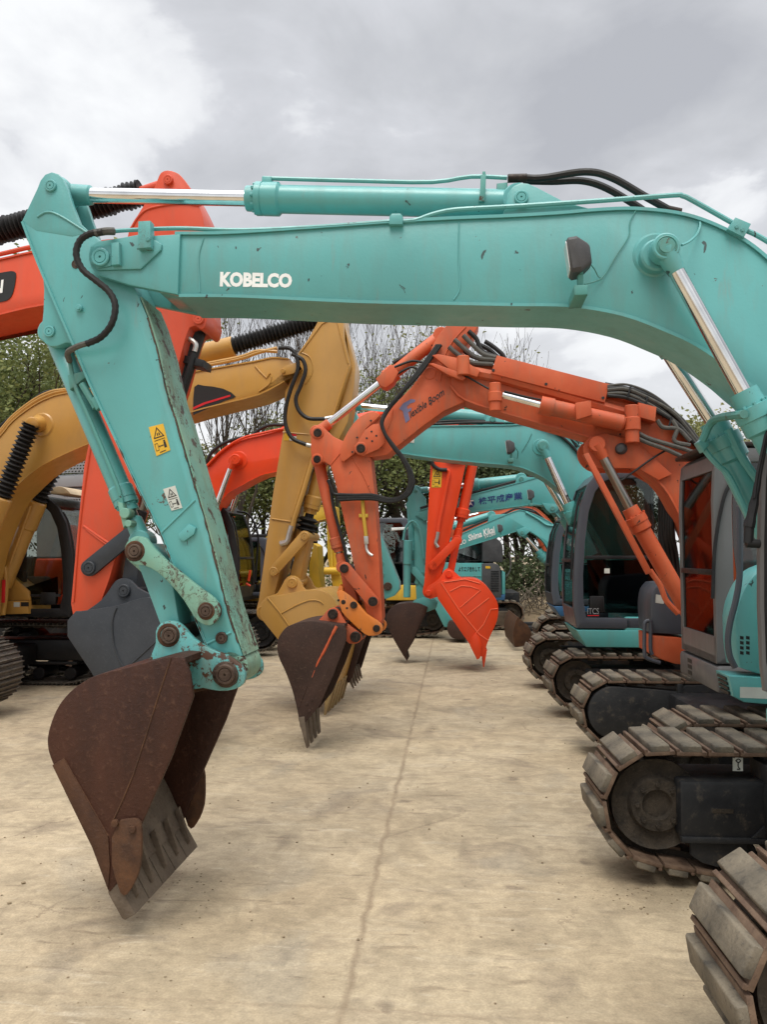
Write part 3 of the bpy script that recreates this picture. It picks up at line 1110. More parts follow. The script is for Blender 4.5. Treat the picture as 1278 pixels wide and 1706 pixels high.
def house(parent, F, u0, u1, w0, w1, mat, side, z0=.92, cw='greylight', ztop=1.75, uf=None):
    """swing frame, engine hood and counterweight behind the boom foot"""
    lo, hi = min(u0, u1), max(u0, u1)
    m = MB()
    m.box(F, lo, hi, w0, w1, z0, z0 + .28, .03)
    m.cyl(F.L((lo + hi) / 2, (w0 + w1) / 2, z0 - .25), F.L((lo + hi) / 2, (w0 + w1) / 2, z0 - .001), .55, 32)
    b = m.build('swing_frame', M[mat], parent)
    m = MB()
    back = u1
    a = back - side * 1.05
    m.box(F, min(a, back - side * .45), max(a, back - side * .45), w0 + .02, w1 - .02, z0 + .281, ztop, .06)
    m.build('engine_hood', M[mat], parent)
    m = MB()
    pts = []
    for k in range(13):
        t = R(-90 + 180 * k / 12)
        pts.append((back - side * .45 + side * .45 * math.cos(t) ** .6 if math.cos(t) > 1e-6 else back - side * .45, (w0 + w1) / 2 + (w1 - w0) / 2 * math.sin(t)))
    bm = m.bm
    bot = [bm.verts.new(F.L(u, w_, z0 + .29)) for u, w_ in pts]
    tp = [bm.verts.new(F.L(u, w_, ztop + .03)) for u, w_ in pts]
    fs = [bm.faces.new(bot), bm.faces.new(tp[::-1])]
    for k in range(len(pts)):
        j = (k + 1) % len(pts)
        fs.append(bm.faces.new((bot[j], bot[k], tp[k], tp[j])))
    bmesh.ops.recalc_face_normals(bm, faces=fs)
    bmesh.ops.bevel(bm, geom=list(set(fs[0].edges) | set(fs[1].edges)), offset=.05, segments=3, profile=.5, affect='EDGES', clamp_overlap=True)
    m.build('counterweight', M[cw], parent)
    return b

def undercarriage(parent, F, u0, u1, w0, w1, mat='blackdust'):
    m = MB()
    m.box(F, u0, u1, w0, w1, .30, .58, .04)
    m.build('carbody', M[mat], parent)

def bucket(parent, F, shell, side, w0, w1, mat, th=.022, teeth=None, lipmat=None, plate=.024, tooth_w=.09, sideflip=1, flip=1, lip_run=None):
    """open bucket: curved back plate (shell, pixels on the near side), two side plates"""
    m = MB()
    sh = [F.uz(x, y, w0) for x, y in shell]
    m.shell_uz(F, sh, th * flip, w0 + plate - .003, w1 - plate + .003)
    b = m.build('bucket', M[mat], parent)
    m = MB()
    sp = [F.uz(x, y, w0) for x, y in side]
    m.prism_uz(F, sp, w0, w0 + plate, .005)
    m.build('side_plate', M[mat], b)
    m = MB()
    m.prism_uz(F, sp, w1 - plate, w1, .005)
    m.build('side_plate', M[mat], b)
    if teeth:
        (bx, by), (tx, ty), n, thick, taper = teeth
        a, t = F.uz(bx, by, w0), F.uz(tx, ty, w0)
        d = Vector((t[0] - a[0], t[1] - a[1]))
        nn = Vector((-d.y, d.x)).normalized() * thick
        for k in range(n):
            wc = w0 + (w1 - w0) * ((k + .5) / n if n > 1 else .5)
            if taper < .9:
                wc = w0 + .06 + (w1 - w0 - .12) * k / max(1, n - 1)
            hw = tooth_w / 2
            q = MB()
            bm = q.bm
            lo = []
            for (s_, c, h_) in ((0, a, hw), (1, t, hw * taper)):
                for w_ in (-h_, h_):
                    for e in (-1, 1):
                        f = 1.0 if s_ == 0 else .22
                        lo.append(bm.verts.new(F.L(c[0] + nn.x * e * f, wc + w_, c[1] + nn.y * e * f)))
            idx = [(0, 1, 3, 2), (4, 6, 7, 5), (0, 4, 5, 1), (2, 3, 7, 6), (0, 2, 6, 4), (1, 5, 7, 3)]
            fs = [bm.faces.new([lo[i] for i in g_]) for g_ in idx]
            bmesh.ops.recalc_face_normals(bm, faces=fs)
            bmesh.ops.bevel(bm, geom=list({e for f in fs for e in f.edges}), offset=.004, segments=2, profile=.5, affect='EDGES', clamp_overlap=True)
            q.build('tooth', M[lipmat or mat], b)
    return b

def warn_label(parent, F, q, w, base='stick_yellow', name='warning_label'):
    """safety label: triangle on top, keep-away figure below. q = pixel corners LL, LR, UR, UL"""
    P = [Vector((p[0], p[1])) for p in q]
    def bl(a, b):
        v = P[0].lerp(P[1], a).lerp(P[3].lerp(P[2], a), b)
        return (v.x, v.y)
    m = MB()
    m.mat(0).prism(F, [bl(0, 0), bl(1, 0), bl(1, 1), bl(0, 1)], w - .003, w, 0, ref=w)
    m.mat(1)
    wi = w - .0045
    o = [bl(.12, .56), bl(.88, .56), bl(.5, .95)]
    i_ = [bl(.23, .60), bl(.77, .60), bl(.5, .87)]
    m.ring_uz(F, [F.uz(*p, w) for p in o], [F.uz(*p, w) for p in i_], wi, w - .0031)
    for sp in ([(.40, .64), (.47, .63), (.49, .72), (.43, .73)], [(.53, .66), (.62, .63), (.60, .70), (.54, .76)],
               [(.13, .48), (.87, .48), (.87, .50), (.13, .50)],
               [(.68, .16), (.86, .16), (.84, .36), (.70, .36)], [(.71, .37), (.83, .37), (.83, .43), (.71, .43)],
               [(.38, .25), (.66, .25), (.66, .28), (.38, .28)], [(.38, .22), (.38, .31), (.32, .265)],
               [(.30, .05), (.72, .05), (.72, .075), (.30, .075)]):
        m.prism(F, [bl(*p) for p in sp], wi, w - .0031, 0, ref=w)
    o = [bl(.08, .14), bl(.30, .14), bl(.30, .40), bl(.08, .40)]
    i_ = [bl(.11, .16), bl(.27, .16), bl(.27, .38), bl(.11, .38)]
    m.ring_uz(F, [F.uz(*p, w) for p in o], [F.uz(*p, w) for p in i_], wi, w - .0031)
    return m.build(name, [M[base], M['ink']], parent, smooth=False)

def worklight(parent, F, x, y, s, w):
    """square work lamp on a bracket, lens towards the bucket"""
    k = 1.0
    c = F.px(x - 2 * s, y, w)
    ax = (-F.u * .985 + F.n * .05 - Vector((0, 0, .12))).normalized()
    sd_ = ax.cross(Vector((0, 0, 1))).normalized()
    up = sd_.cross(ax).normalized()
    def ring(m, d, hw, hh, ch=.3):
        q = []
        for sx, sy, first in ((1, 1, 0), (-1, 1, 1), (-1, -1, 0), (1, -1, 1)):
            pts = [(sx * hw * (1 - ch), sy * hh), (sx * hw, sy * hh * (1 - ch))]
            if first == 0:
                pts = pts[::-1]
            q += [m.bm.verts.new(c + ax * d + sd_ * a_ * k + up * b_ * k) for a_, b_ in pts]
        return q
    def loft(rs):
        m = MB()
        rr = [ring(m, *r_) for r_ in rs]
        for A, B in zip(rr, rr[1:]):
            for i in range(8):
                m.bm.faces.new((A[i], A[(i + 1) % 8], B[(i + 1) % 8], B[i]))
        m.bm.faces.new(rr[0])
        m.bm.faces.new(rr[-1])
        bmesh.ops.recalc_face_normals(m.bm, faces=m.bm.faces)
        return m
    o = loft([(.048, .058, .074, .18), (.038, .066, .084, .2), (.0, .066, .084, .2), (-.048, .040, .052, .3), (-.056, .030, .042, .3)]).build('work_light', M['plastic'], parent)
    loft([(.0525, .054, .070, .18), (.047, .056, .072, .18)]).build('lens', M['lens'], o)
    m = MB()
    b0 = c - up * .075
    m.tube([b0, b0 - Vector((0, 0, .03)), b0 - Vector((0, 0, .08)) + F.n * .02], .017, 4, smooth=False)
    p = b0 - Vector((0, 0, .095))
    u_, w_, z_ = F.loc(p)
    m.box(F, u_ - .032, u_ + .03, w_ - .03, w_ + .17, z_ - .018, z_ + .030, .004)
    m.cyl(b0 - F.n * .03, b0 + F.n * .03, .011, 10)
    m.build('bracket', M['teal_dk'], o)
    return o

# ================================================================== 1: teal excavator in front
F1 = Frame(-1.0, 4.10, 6.0)
G_R = 'excavators parked along the right side, booms reaching left'
G_L = 'excavators parked along the left side, booms reaching right'
E1 = thing('excavator', 'nearest teal excavator whose white lettered boom crosses the whole picture above a rusty bucket', 'excavator', (2.9, 3.6, 0), G_R)

def boom_box(parent, F, top, bot, close_r, close_l, hw, mat, flange=.016, inset=.012, name='boom'):
    """box section boom: side webs between a top and a bottom run of pixels (left to right), flanges standing proud"""
    t = [F.uz(x, y, -hw) for x, y in top]
    b = [F.uz(x, y, -hw) for x, y in bot]
    m = MB()
    m.prism_uz(F, t + [F.uz(x, y, -hw) for x, y in close_r] + b[::-1] + [F.uz(x, y, -hw) for x, y in close_l], -hw + inset, hw - inset, .003)
    o = m.build(name, M[mat], parent)
    m = MB()
    m.shell_uz(F, t, flange, -hw, hw)
    m.shell_uz(F, b, -flange, -hw, hw)
    m.build('flange', M[mat], o)
    return o

top1 = sm([(291, 391), (400, 389), (646, 372), (752, 366), (850, 362), (935, 357), (995, 352), (1058, 350), (1128, 357), (1180, 372), (1233, 398), (1278, 432), (1340, 495), (1410, 610), (1460, 740), (1490, 880)])
bot1 = sm([(298, 490), (400, 491), (597, 500), (752, 503), (850, 505), (953, 507), (1040, 522), (1110, 548), (1163, 573), (1219, 611), (1251, 638), (1278, 663), (1320, 730), (1360, 830), (1390, 950), (1405, 1030)])
boom1 = boom_box(E1, F1, top1, bot1, [(1505, 980), (1490, 1040), (1450, 1055)], [(262, 484), (245, 470), (250, 396)], .18, 'teal')
# fork at the boom tip, a cheek plate on each side of the arm
for wa, wb in ((-.19, -.150), (.150, .19)):
    m = MB()
    m.prism(F1, [(300, 390), (236, 394), (188, 405), (172, 405), (158, 410), (149, 420), (147, 432), (151, 445), (161, 458), (215, 475), (296, 491)], wa, wb, .006, ref=-.19)
    m.build('boom_tip_plate', M['teal'], boom1)
m = MB()
m.prism(F1, [(165, 404), (205, 398), (236, 392), (262, 403), (271, 409), (270, 418), (236, 450), (165, 452), (152, 440), (149, 428), (153, 412)], -.204, -.1895, .005, ref=-.19)
m.prism(F1, [(152, 413), (187, 410), (187, 445), (165, 449), (152, 438)], -.215, -.203, .005, ref=-.2)
m.prism(F1, [(190, 409), (203, 408), (204, 445), (190, 446)], -.235, -.2025, .004, ref=-.2)
m.build('pin_plate', M['teal'], boom1)
MB().pin(F1, 166, 428, 16, -.232, -.2145).build('pin', M['teal'], boom1)
# weld seams and clamps
m = MB()
m.ptube(F1, sm([(765, 371), (764, 430), (766, 480), (756, 500)]), .004, w=-.170, smooth=False)
m.ptube(F1, [(339, 397), (331, 430), (333, 487)], .004, w=-.170)
m.build('weld', M['teal'], boom1)
m = MB()
m.prism(F1, [(236, 375), (256, 374), (257, 418), (235, 420)], -.245, -.19, .004, ref=-.2)
m.pin(F1, 246, 398, 4, -.252, -.244, 8)
m.build('hose_clamp', M['teal_chip'], boom1)
# ear for the arm cylinder on top of the boom
for wa, wb in ((-.15, -.11), (.11, .15)):
    m = MB()
    m.prism(F1, [(835, 362), (843, 345), (846, 322), (856, 310), (868, 305), (880, 306), (896, 313), (940, 336), (995, 351)], wa, wb, .006, ref=-.15)
    m.build('cylinder_ear', M['teal'], boom1)
MB().pin(F1, 869, 328, 12, -.165, .165).build('pin', M['teal'], boom1)
# lettering
m = MB()
m.text(F1, 'KOBELCO', [(366, 478), (486, 480), (487, 456), (367, 453)], -.1695, off=.052)
m.build('lettering', M['white'], boom1, smooth=False)
# pipe along the top of the boom
m = MB()
m.ptube(F1, [(188, 386), (215, 384), (300, 381), (400, 384), (520, 379), (645, 370)], .0115, w=-.17)
m.ptube(F1, [(645, 370), (690, 368), (720, 358), (760, 350), (850, 345), (1000, 335), (1120, 326), (1137, 327), (1155, 335), (1235, 380), (1262, 393), (1300, 418), (1350, 470)], .0125, w=-.17, n=3)
m.build('pipe', M['teal'], boom1)
m = MB()
m.prism(F1, [(649, 360), (653, 356), (667, 356), (671, 360), (671, 374), (648, 374)], -.195, -.12, .004)
m.prism(F1, [(1212, 382), (1226, 362), (1252, 373), (1240, 396)], -.2, -.12, .005)
m.pin(F1, 1228, 378, 3.4, -.206, -.199, 6)
m.pin(F1, 1238, 383, 3.4, -.206, -.199, 6)
m.build('pipe_clamp', M['teal'], boom1)
# bosses for the lift cylinders
m = MB()
m.pin(F1, 1093, 424, 39, -.178, -.13, 40, False)
m.pin(F1, 1096, 424, 28, -.235, -.16, 32, False)
m.build('boss', M['teal'], boom1)
worklight(boom1, F1, 965, 430, 1.0, -.36)
m = MB()
m.ptube(F1, [(982, 438, -.30), (990, 448, -.22), (1003, 463, -.18), (1028, 425, -.176), (1048, 393, -.176), (1050, 370, -.176), (1060, 350, -.176)], .0028)
m.ptube(F1, [(974, 474, -.26), (990, 470, -.2), (1004, 464, -.178)], .0035)
m.build('lamp_cable', M['teal_dk'], boom1)
# rubber hoses over the boom
m = MB()
m.ptube(F1, [(872, 297, -.05), (905, 297, -.05), (975, 287, -.05), (1020, 297, -.05), (1075, 328, -.05), (1118, 352, -.05)], .019)
m.ptube(F1, [(872, 302, .03), (920, 303, .03), (970, 302, .03), (1010, 314, .03), (1060, 343, .03), (1078, 356, .03)], .019)
m.build('hose', M['rubber'], boom1)
m = MB()
m.cyl(F1.px(846, 298, -.05), F1.px(878, 297, -.05), .022)
m.cyl(F1.px(1112, 349, -.05), F1.px(1135, 354, -.05), .019)
m.build('hose_fitting', M['darkpin'], boom1)
m = MB()
m.ptube(F1, [(1150, 360, -.14), (1166, 370, -.17), (1163, 388, -.2), (1150, 402, -.26), (1136, 409, -.30)], .006)
m.build('grease_pipe', M['teal'], boom1)

# arm cylinder on the boom
cyl1 = cyl_full(E1, 'arm_cylinder', F1, (862, 341), (104, 325), .578, .0735, .041, 0.0, 'teal', head=1.2)
m = MB()
m.ptube(F1, [(440, 297, -.03), (452, 298, -.03), (600, 302, -.03), (720, 304, -.03), (785, 295, -.03), (845, 297, -.03)], .0115, n=3)
m.prism(F1, [(436, 294), (452, 294), (452, 310), (435, 312)], -.05, .0, .006)
m.build('pipe', M['teal'], cyl1)
m = MB()
m.prism(F1, [(801, 292), (810, 290), (809, 322), (807, 336), (798, 336), (800, 320)], -.09, -.06, .003)
m.prism(F1, [(804, 286), (809, 286), (809, 293), (804, 293)], -.085, -.065, .002)
m.prism(F1, [(828, 305), (846, 303), (846, 345), (826, 350)], -.05, .05, .01)
m.build('bracket', M['teal_dk'], cyl1)

# arm
lf1 = sm([(36, 371), (62, 440), (90, 505), (124, 583), (148, 640), (192, 734), (236, 828), (266, 889), (286, 939), (323, 1027), (345, 1080)], 3)
rt1 = [(404, 1092), (397, 1071), (377, 1010), (357, 926), (340, 862), (316, 781), (293, 700), (279, 660), (262, 583), (246, 530), (232, 496), (205, 440), (150, 386)]
m = MB()
m.prism(F1, lf1 + [(360, 1090), (392, 1096)] + rt1 + sm([(120, 371), (90, 357), (72, 354), (55, 360)], 2), -.13, .13, .005)
arm1 = m.build('arm', M['teal'], E1)
m = MB()    # flange strips along both edges
uz = [F1.uz(x, y, -.13) for x, y in lf1]
m.shell_uz(F1, uz, .012, -.137, .137)
m.build('flange', M['teal'], arm1)
m = MB()    # worn plate on the inner face
rr = [F1.uz(x, y, -.13) for x, y in rt1[:-2]]
m.shell_uz(F1, [(u + .006, z) for u, z in rr], -.008, -.132, .132)
m.build('wear_plate', M['teal_worn'], arm1)
for wa, wb in ((-.132, -.095), (.095, .132)):
    m = MB()
    m.prism(F1, [(36, 369), (62, 314), (67, 301), (75, 291), (86, 287), (97, 290), (105, 298), (112, 315), (120, 340), (132, 371), (150, 388), (120, 395), (60, 385)], wa, wb, .006, ref=-.132)
    m.build('upper_ear', M['teal'], arm1)
MB().pin(F1, 83, 309, 10.5, -.145, .145).build('pin', M['teal'], arm1)
m = MB()
m.prism(F1, [(64, 425), (68, 480), (67, 516), (64, 545), (64, 556), (69, 569), (78, 575), (90, 575), (105, 569), (117, 570), (126, 588), (140, 570), (95, 490)], -.098, .098, .008, ref=-.125)
m.build('lower_ear', M['teal'], arm1)
MB().pin(F1, 81, 552, 9.5, -.112, .112).build('pin', M['teal'], arm1)
m = MB()
m.pin(F1, 130, 513, 6, -.15, -.12, 16, False)
m.pin(F1, 130, 513, 3, -.156, -.12, 10, False)
m.ptube(F1, [(268, 888), (325, 833)], .006, w=-.131)
m.ptube(F1, [(62, 362), (78, 354), (100, 360), (150, 391)], .006, w=-.134)
m.prism(F1, [(297, 890), (314, 873), (326, 879), (323, 890), (306, 902), (299, 898)], -.15, -.13, .004)
m.ptube(F1, [(332, 1078), (385, 1053)], .007, w=-.131)
m.build('weld', M['teal'], arm1)
m = MB()
m.pin(F1, 368, 1063, 10, -.15, -.12, 18)
m.pin(F1, 126, 440, 8, -.134, -.1, 16)
m.build('bushing', M['pinsteel'], arm1)
# tip tube
m = MB()
rndw = random.Random(8)
for seg_ in (rt1[1:7], rt1[6:10]):
    m = MB()
    P_ = crom([(x + rndw.uniform(-.6, .6), y, 0) for x, y in seg_], 8)
    m.ptube(F1, [(p.x, p.y) for p in P_], [rndw.choice((.0015, .003, .0045, .006)) for _ in P_], w=-.131, smooth=False)
    m.build('edge_wear', M['pinsteel'], arm1)
m = MB()
P_ = crom([(x + 1, y, 0) for x, y in lf1[-16:]], 3)
m.ptube(F1, [(p.x, p.y) for p in P_], [rndw.choice((.001, .003, .005)) for _ in P_], w=-.138, smooth=False)
m.build('edge_wear', M['pinsteel'], arm1)
m = MB()
c0 = F1.px(383, 1113, -.13)
m.cyl(c0 - F1.n * .0, c0 + F1.n * .275, .092, 28, .12)
m.build('tip_tube', M['teal_worn'], arm1)
warn_label(arm1, F1, [(261, 760), (284, 750), (272, 706), (248, 712)], -.131)
warn_label(arm1, F1, [(286, 851), (304, 846), (292, 809), (272, 815)], -.131, 'paper')
# corrugated hose hanging from the boom onto the arm
m = MB()
m.ptube(F1, [(172, 387, -.26), (150, 390, -.26), (133, 402, -.26), (127, 425, -.26), (138, 450, -.25), (160, 468, -.24), (182, 487, -.23), (192, 510, -.23), (186, 540, -.23), (168, 562, -.22), (145, 573, -.21)], .0185, corr=.012, seg=10)
m.build('hose', M['rubber'], arm1)
m = MB()
m.ptube(F1, [(190, 386, -.22), (176, 386, -.25), (158, 389, -.26)], .0205)
m.ptube(F1, [(146, 572, -.21), (128, 578, -.20), (113, 588, -.16), (116, 602, -.10)], .016)
m.build('hose_sleeve', M['hosegrey'], arm1)

# bucket cylinder
bc1 = cyl_full(E1, 'bucket_cylinder', F1, (90, 556), (238, 902), .86, .058, .035, 0.0, 'teal', 'dullrod', head=1.15)
m = MB()
m.ptube(F1, [(116, 600, -.085), (124, 640, -.085), (150, 700, -.085), (196, 810, -.085), (205, 850, -.08)], .012, n=3)
m.ptube(F1, [(137, 640, -.1), (156, 672, -.1), (160, 680, -.1)], .02)
m.prism(F1, [(112, 625), (140, 618), (143, 628), (116, 650)], -.09, .04, .006)
m.prism(F1, [(150, 665), (158, 659), (168, 676), (160, 684)], -.13, -.09, .004)
m.build('pipe', M['teal_dk'], bc1)
m = MB()
m.pin(F1, 207, 855, 9, -.11, -.04, 12, False)
m.pin(F1, 213, 872, 6, -.11, -.04, 10, False)
m.prism(F1, [(194, 835), (204, 838), (212, 872), (205, 880)], -.10, -.05, .006)
m.build('hose_fitting', M['teal_worn'], bc1)
# linkage
m = MB()
m.prism(F1, sm([(208, 913), (214, 900), (227, 893), (243, 897), (254, 911), (275, 932), (305, 957), (335, 981), (356, 996), (367, 1014), (363, 1032), (350, 1042), (334, 1038), (322, 1026), (306, 1000), (285, 975), (262, 953), (240, 942), (222, 940), (211, 928)], 2), -.185, -.150, .006)
lk = m.build('side_link', M['teal_worn'], E1)
m = MB()
m.link(F1, (232, 917), 25, (346, 1019), 24, .150, .185)
lk2 = m.build('side_link', M['teal_worn'], E1)
pins(lk, F1, [(223, 918, 12, -.205, .2), (342, 1018, 11, -.20, .2)], 'pinsteel')
pins(lk, F1, [(224, 918, 18, -.189, -.16), (343, 1018, 15, -.189, -.16)], 'rustedge', 'bushing')
m = MB()
m.prism(F1, [(229, 940), (250, 905), (282, 938), (299, 1038), (290, 1062), (275, 1062), (266, 1040)], -.095, .095, .012)
m.build('bucket_link', M['teal'], E1)

# bucket
sh1 = sm([(306, 1096), (285, 1094), (260, 1099), (216, 1111), (160, 1125), (123, 1147), (98, 1175), (83, 1210), (79, 1240), (88, 1272), (116, 1332), (154, 1410), (182, 1486)], 4)
side1 = sh1 + [(196, 1470), (235, 1374), (285, 1262), (322, 1160), (316, 1120)]
b1 = bucket(E1, F1, sh1, side1, -.43, .43, 'rustbucket', th=.03, flip=1)
m = MB()      # inner floor plate, dusty from digging
fl = [F1.uz(x, y, -.43) for x, y in ((122, 1332), (160, 1408), (190, 1478))]
m.shell_uz(F1, fl, .035, -.40, .40)
m.build('floor_plate', M['dustysteel'], b1)
wd = .86 / 5
for k in range(5):
    m = MB()
    w_a, w_b = -.43 + wd * k + .004, -.43 + wd * (k + 1) - .004
    m.prism(F1, [(176, 1462), (188, 1456), (222, 1519), (224, 1524), (207, 1533), (202, 1530), (180, 1490)], w_a, w_b, .004, ref=-.43)
    wc = (w_a + w_b) / 2
    m.prism(F1, [(190, 1440), (198, 1432), (220, 1500), (216, 1508), (196, 1478)], wc - .014, wc + .012, .004, ref=-.43)
    m.build('cutter_plate', M['dustysteel'], b1)
for wa, wb in ((-.452, -.4305), (.4305, .452)):
    m = MB()
    m.prism(F1, sm([(200, 1366), (222, 1363), (234, 1370), (236, 1400), (234, 1441), (224, 1470), (212, 1489)], 2) + [(206, 1492), (200, 1486), (192, 1462), (186, 1440), (186, 1395)], wa, wb, .005, ref=-.45)
    for x, y in ((219, 1382), (190, 1372)):
        if wa < 0:
            m.pin(F1, x, y, 6, wa - .016, wa + .002, 8, False)
    m.build('side_cutter', M['rustedge'], b1)
m = MB()
m.ptube(F1, [(285, 1096), (262, 1165), (222, 1290), (186, 1372)], .004, w=-.431, n=2)
m.ptube(F1, [(106, 1262), (180, 1392)], .003, w=-.431)
m.build('weld', M['rustedge'], b1)
for wa, wb in ((-.185, -.148), (.148, .185)):
    m = MB()
    m.prism(F1, sm([(247, 1101), (254, 1085), (259, 1070), (259, 1052), (266, 1040), (280, 1034), (296, 1037), (308, 1047), (323, 1064), (350, 1081), (377, 1091), (400, 1107), (408, 1122), (406, 1138), (391, 1148), (365, 1151), (338, 1146)], 2) + [(310, 1150), (290, 1105)], wa, wb, .006, ref=-.185)
    m.build('bucket_ear', M['teal_chip'], b1)
m = MB()
m.prism_uz(F1, [F1.uz(x, y, -.185) for x, y in ((246, 1104), (285, 1097), (330, 1099), (345, 1150), (318, 1156), (280, 1120))], -.147, .147, .006)
m.build('top_plate', M['rustedge'], b1)
pins(b1, F1, [(281, 1059, 14, -.21, .2)], 'pinsteel')
pins(b1, F1, [(280, 1058, 20.5, -.189, -.16)], 'rustedge', 'bushing')
m = MB()
m.prism(F1, [(88, 1274), (107, 1262), (181, 1393), (184, 1440), (181, 1482), (154, 1410), (116, 1332)], -.437, -.4305, .003, ref=-.43)
m.build('wear_plate', M['rustmid'], b1)
m = MB()
m.pin(F1, 374, 1124, 17, -.235, .2)
for k in range(3):
    t = R(-60 + 120 * k)
    m.pin(F1, 374 + 16 * math.cos(t), 1122 + 16 * math.sin(t), 5, -.215, -.18, 6, False)
m.link(F1, (374, 1123), 21, (376, 1126), 20, -.206, -.184)
m.build('pin', M['pinsteel'], b1)

# lift cylinders
def lift_cyl(parent, F, pin_px, body_px, end_px, w, rb, rr, mat, rod='chrome', boss=True):
    pa, pb, pe = F.px(*pin_px, w), F.px(*body_px, w), F.px(*end_px, w)
    ax = (pa - pe).normalized()
    lb = (pb - pe).length
    m = MB()
    m.lathe(pe, pb, [(0, 0), (0, rb), (lb - rb * 3.2, rb), (lb - rb * 3.0, rb * 1.22), (lb - rb * 2.1, rb * 1.22), (lb - rb * 2.08, rb * 1.3), (lb - rb * 1.2, rb * 1.3), (lb - rb * 1.15, rb * 1.0), (lb, rb * .95), (lb, 0)], 24)
    t = ax.orthogonal().normalized()
    q = ax.cross(t)
    for k in range(10):
        an = 2 * math.pi * k / 10
        c = pe + ax * (lb - rb * 1.2) + (t * math.cos(an) + q * math.sin(an)) * rb * 1.12
        m.cyl(c, c + ax * rb * .2, rb * .12, 6)
    o = m.build('boom_cylinder', M[mat], parent)
    m = MB()
    m.lathe(pb - ax * .05, pa, [(0, rr), ((pa - pb).length, rr)], 20)
    m.build('rod', M[rod], o)
    m = MB()
    s = 1 if w > 0 else -1
    m.cyl(pa - F.n * rr * 1.15, pa + F.n * rr * 1.15, rr * 1.75, 24)
    m.lathe(pa - ax * rr * 3.4, pa, [(0, rr * 1.05), (rr * 1.2, rr * 1.25), (rr * 3.3, rr * 1.5)], 18)
    m.build('rod_eye', M[mat], o)
    if boss:
        m = MB()
        e0 = pa + F.n * s * rr * 1.4
        m.lathe(e0, pa - F.n * s * rr * 2, [(0, 0), (0, rr * .95), (.006, rr * 1.0), (.008, rr * 1.15), (.004, rr * 1.2), (.012, rr * 1.45), (.05, rr * 1.45)], 24)
        m.build('pin', M['teal_dk' if 'teal' in mat else mat], o)
    return o
lc = lift_cyl(E1, F1, (1107, 416), (1238, 652), (1335, 832), -.29, .068, .037, 'teal')
m = MB()
m.ptube(F1, [(1240, 690, -.37), (1190, 700, -.0), (1170, 735, .05)], .02)
m.build('pipe', M['teal_dk'], lc)
lc = lift_cyl(E1, F1, (1095, 560), (1188, 702), (1330, 985), .29, .075, .037, 'teal', boss=False)
m = MB()
m.ptube(F1, [(1168, 735, .2), (1176, 752, .2), (1196, 775, .2), (1216, 795, .2), (1250, 865, .2)], .016)
m.prism(F1, [(1160, 738), (1172, 728), (1180, 742), (1170, 754)], .17, .25, .008, ref=.2)
m.ptube(F1, [(1213, 715, .2), (1232, 755, .2), (1262, 800, .2)], .022)
m.build('pipe', M['teal'], lc)

# undercarriage and house
track(E1, 1.075, 2.42, .46, 3.5, 1, cover='box', T=.77)
track(E1, 1.165, 4.27, .46, 3.5, 1, cover='box', T=.77)
FT1 = Frame(1.165, 4.27, 3.0)
m = MB()
m.mat(0).prism(FT1, [(1221, 1284), (1238, 1284), (1238, 1262), (1221, 1262)], .055, .058, 0)
m.mat(1).ptube(FT1, [(1226, 1267, .053), (1230, 1270, .053), (1234, 1267, .053), (1230, 1264, .053), (1226, 1267, .053)], .003, n=3)
m.ptube(FT1, [(1230, 1271, .053), (1230, 1277, .053), (1233, 1281, .053), (1228, 1281, .053)], .003, n=3)
m.build('hook_sticker', [M['paper'], M['ink']], E1, smooth=False)
U1 = Frame(1.1, 3.4, 3.0)
undercarriage(E1, U1, .9, 2.6, -.75, .9)
H1 = Frame(2.9, 3.72, 6.0)
house(E1, H1, -.55, 1.35, -1.2, 1.2, 'teal', 1, z0=.78)
m = MB()
m.prism(F1, [(1278, 690), (1270, 730), (1265, 790), (1262, 900), (1262, 1010), (1266, 1110), (1271, 1150), (1310, 1160), (1310, 690)], -.33, -.28, .012, ref=-.3)
u, _, z = F1.loc(F1.px(1272, 1160, -.3))
m.box(F1, u + .02, u + 1.15, -1.2, -.34, 2.40, 2.47, .03)
m.box(F1, u + 1.05, u + 1.12, -1.2, -.28, .95, 2.40, .02)
m.box(F1, u + .3, u + 1.05, -1.2, -1.15, .95, 2.40, .02)
m.build('cab', M['grey'], E1)
m = MB()
m.prism(F1, [(1276, 760), (1272, 800), (1269, 900), (1269, 1010), (1272, 1100), (1278, 1130), (1310, 1130), (1310, 760)], -.335, -.331, 0, ref=-.3)
m.build('cab_seal', M['black'], E1)
m = MB()
m.prism(F1, sm([(1268, 1178), (1273, 1172), (1300, 1166)], 2) + [(1320, 1166), (1320, 1208), (1285, 1206), (1268, 1196)], -1.0, -.4, .02, ref=-.36)
m.build('cab_skirt', M['teal'], E1)
m = MB()     # black wiper arm in front of the cab
m.ptube(F1, [(1280, 716), (1268, 775), (1256, 840), (1248, 878)], [.010, .012, .016, .022, .026], w=-.36, n=4)
m.ptube(F1, [(1276, 724), (1262, 790), (1257, 830)], .007, w=-.38)
m.cyl(F1.px(1249, 870, -.36), F1.px(1247, 905, -.36), .021)
m.cyl(F1.px(1243, 905, -.36), F1.px(1266, 906, -.36), .020)
m.build('wiper_arm', M['black'], E1)
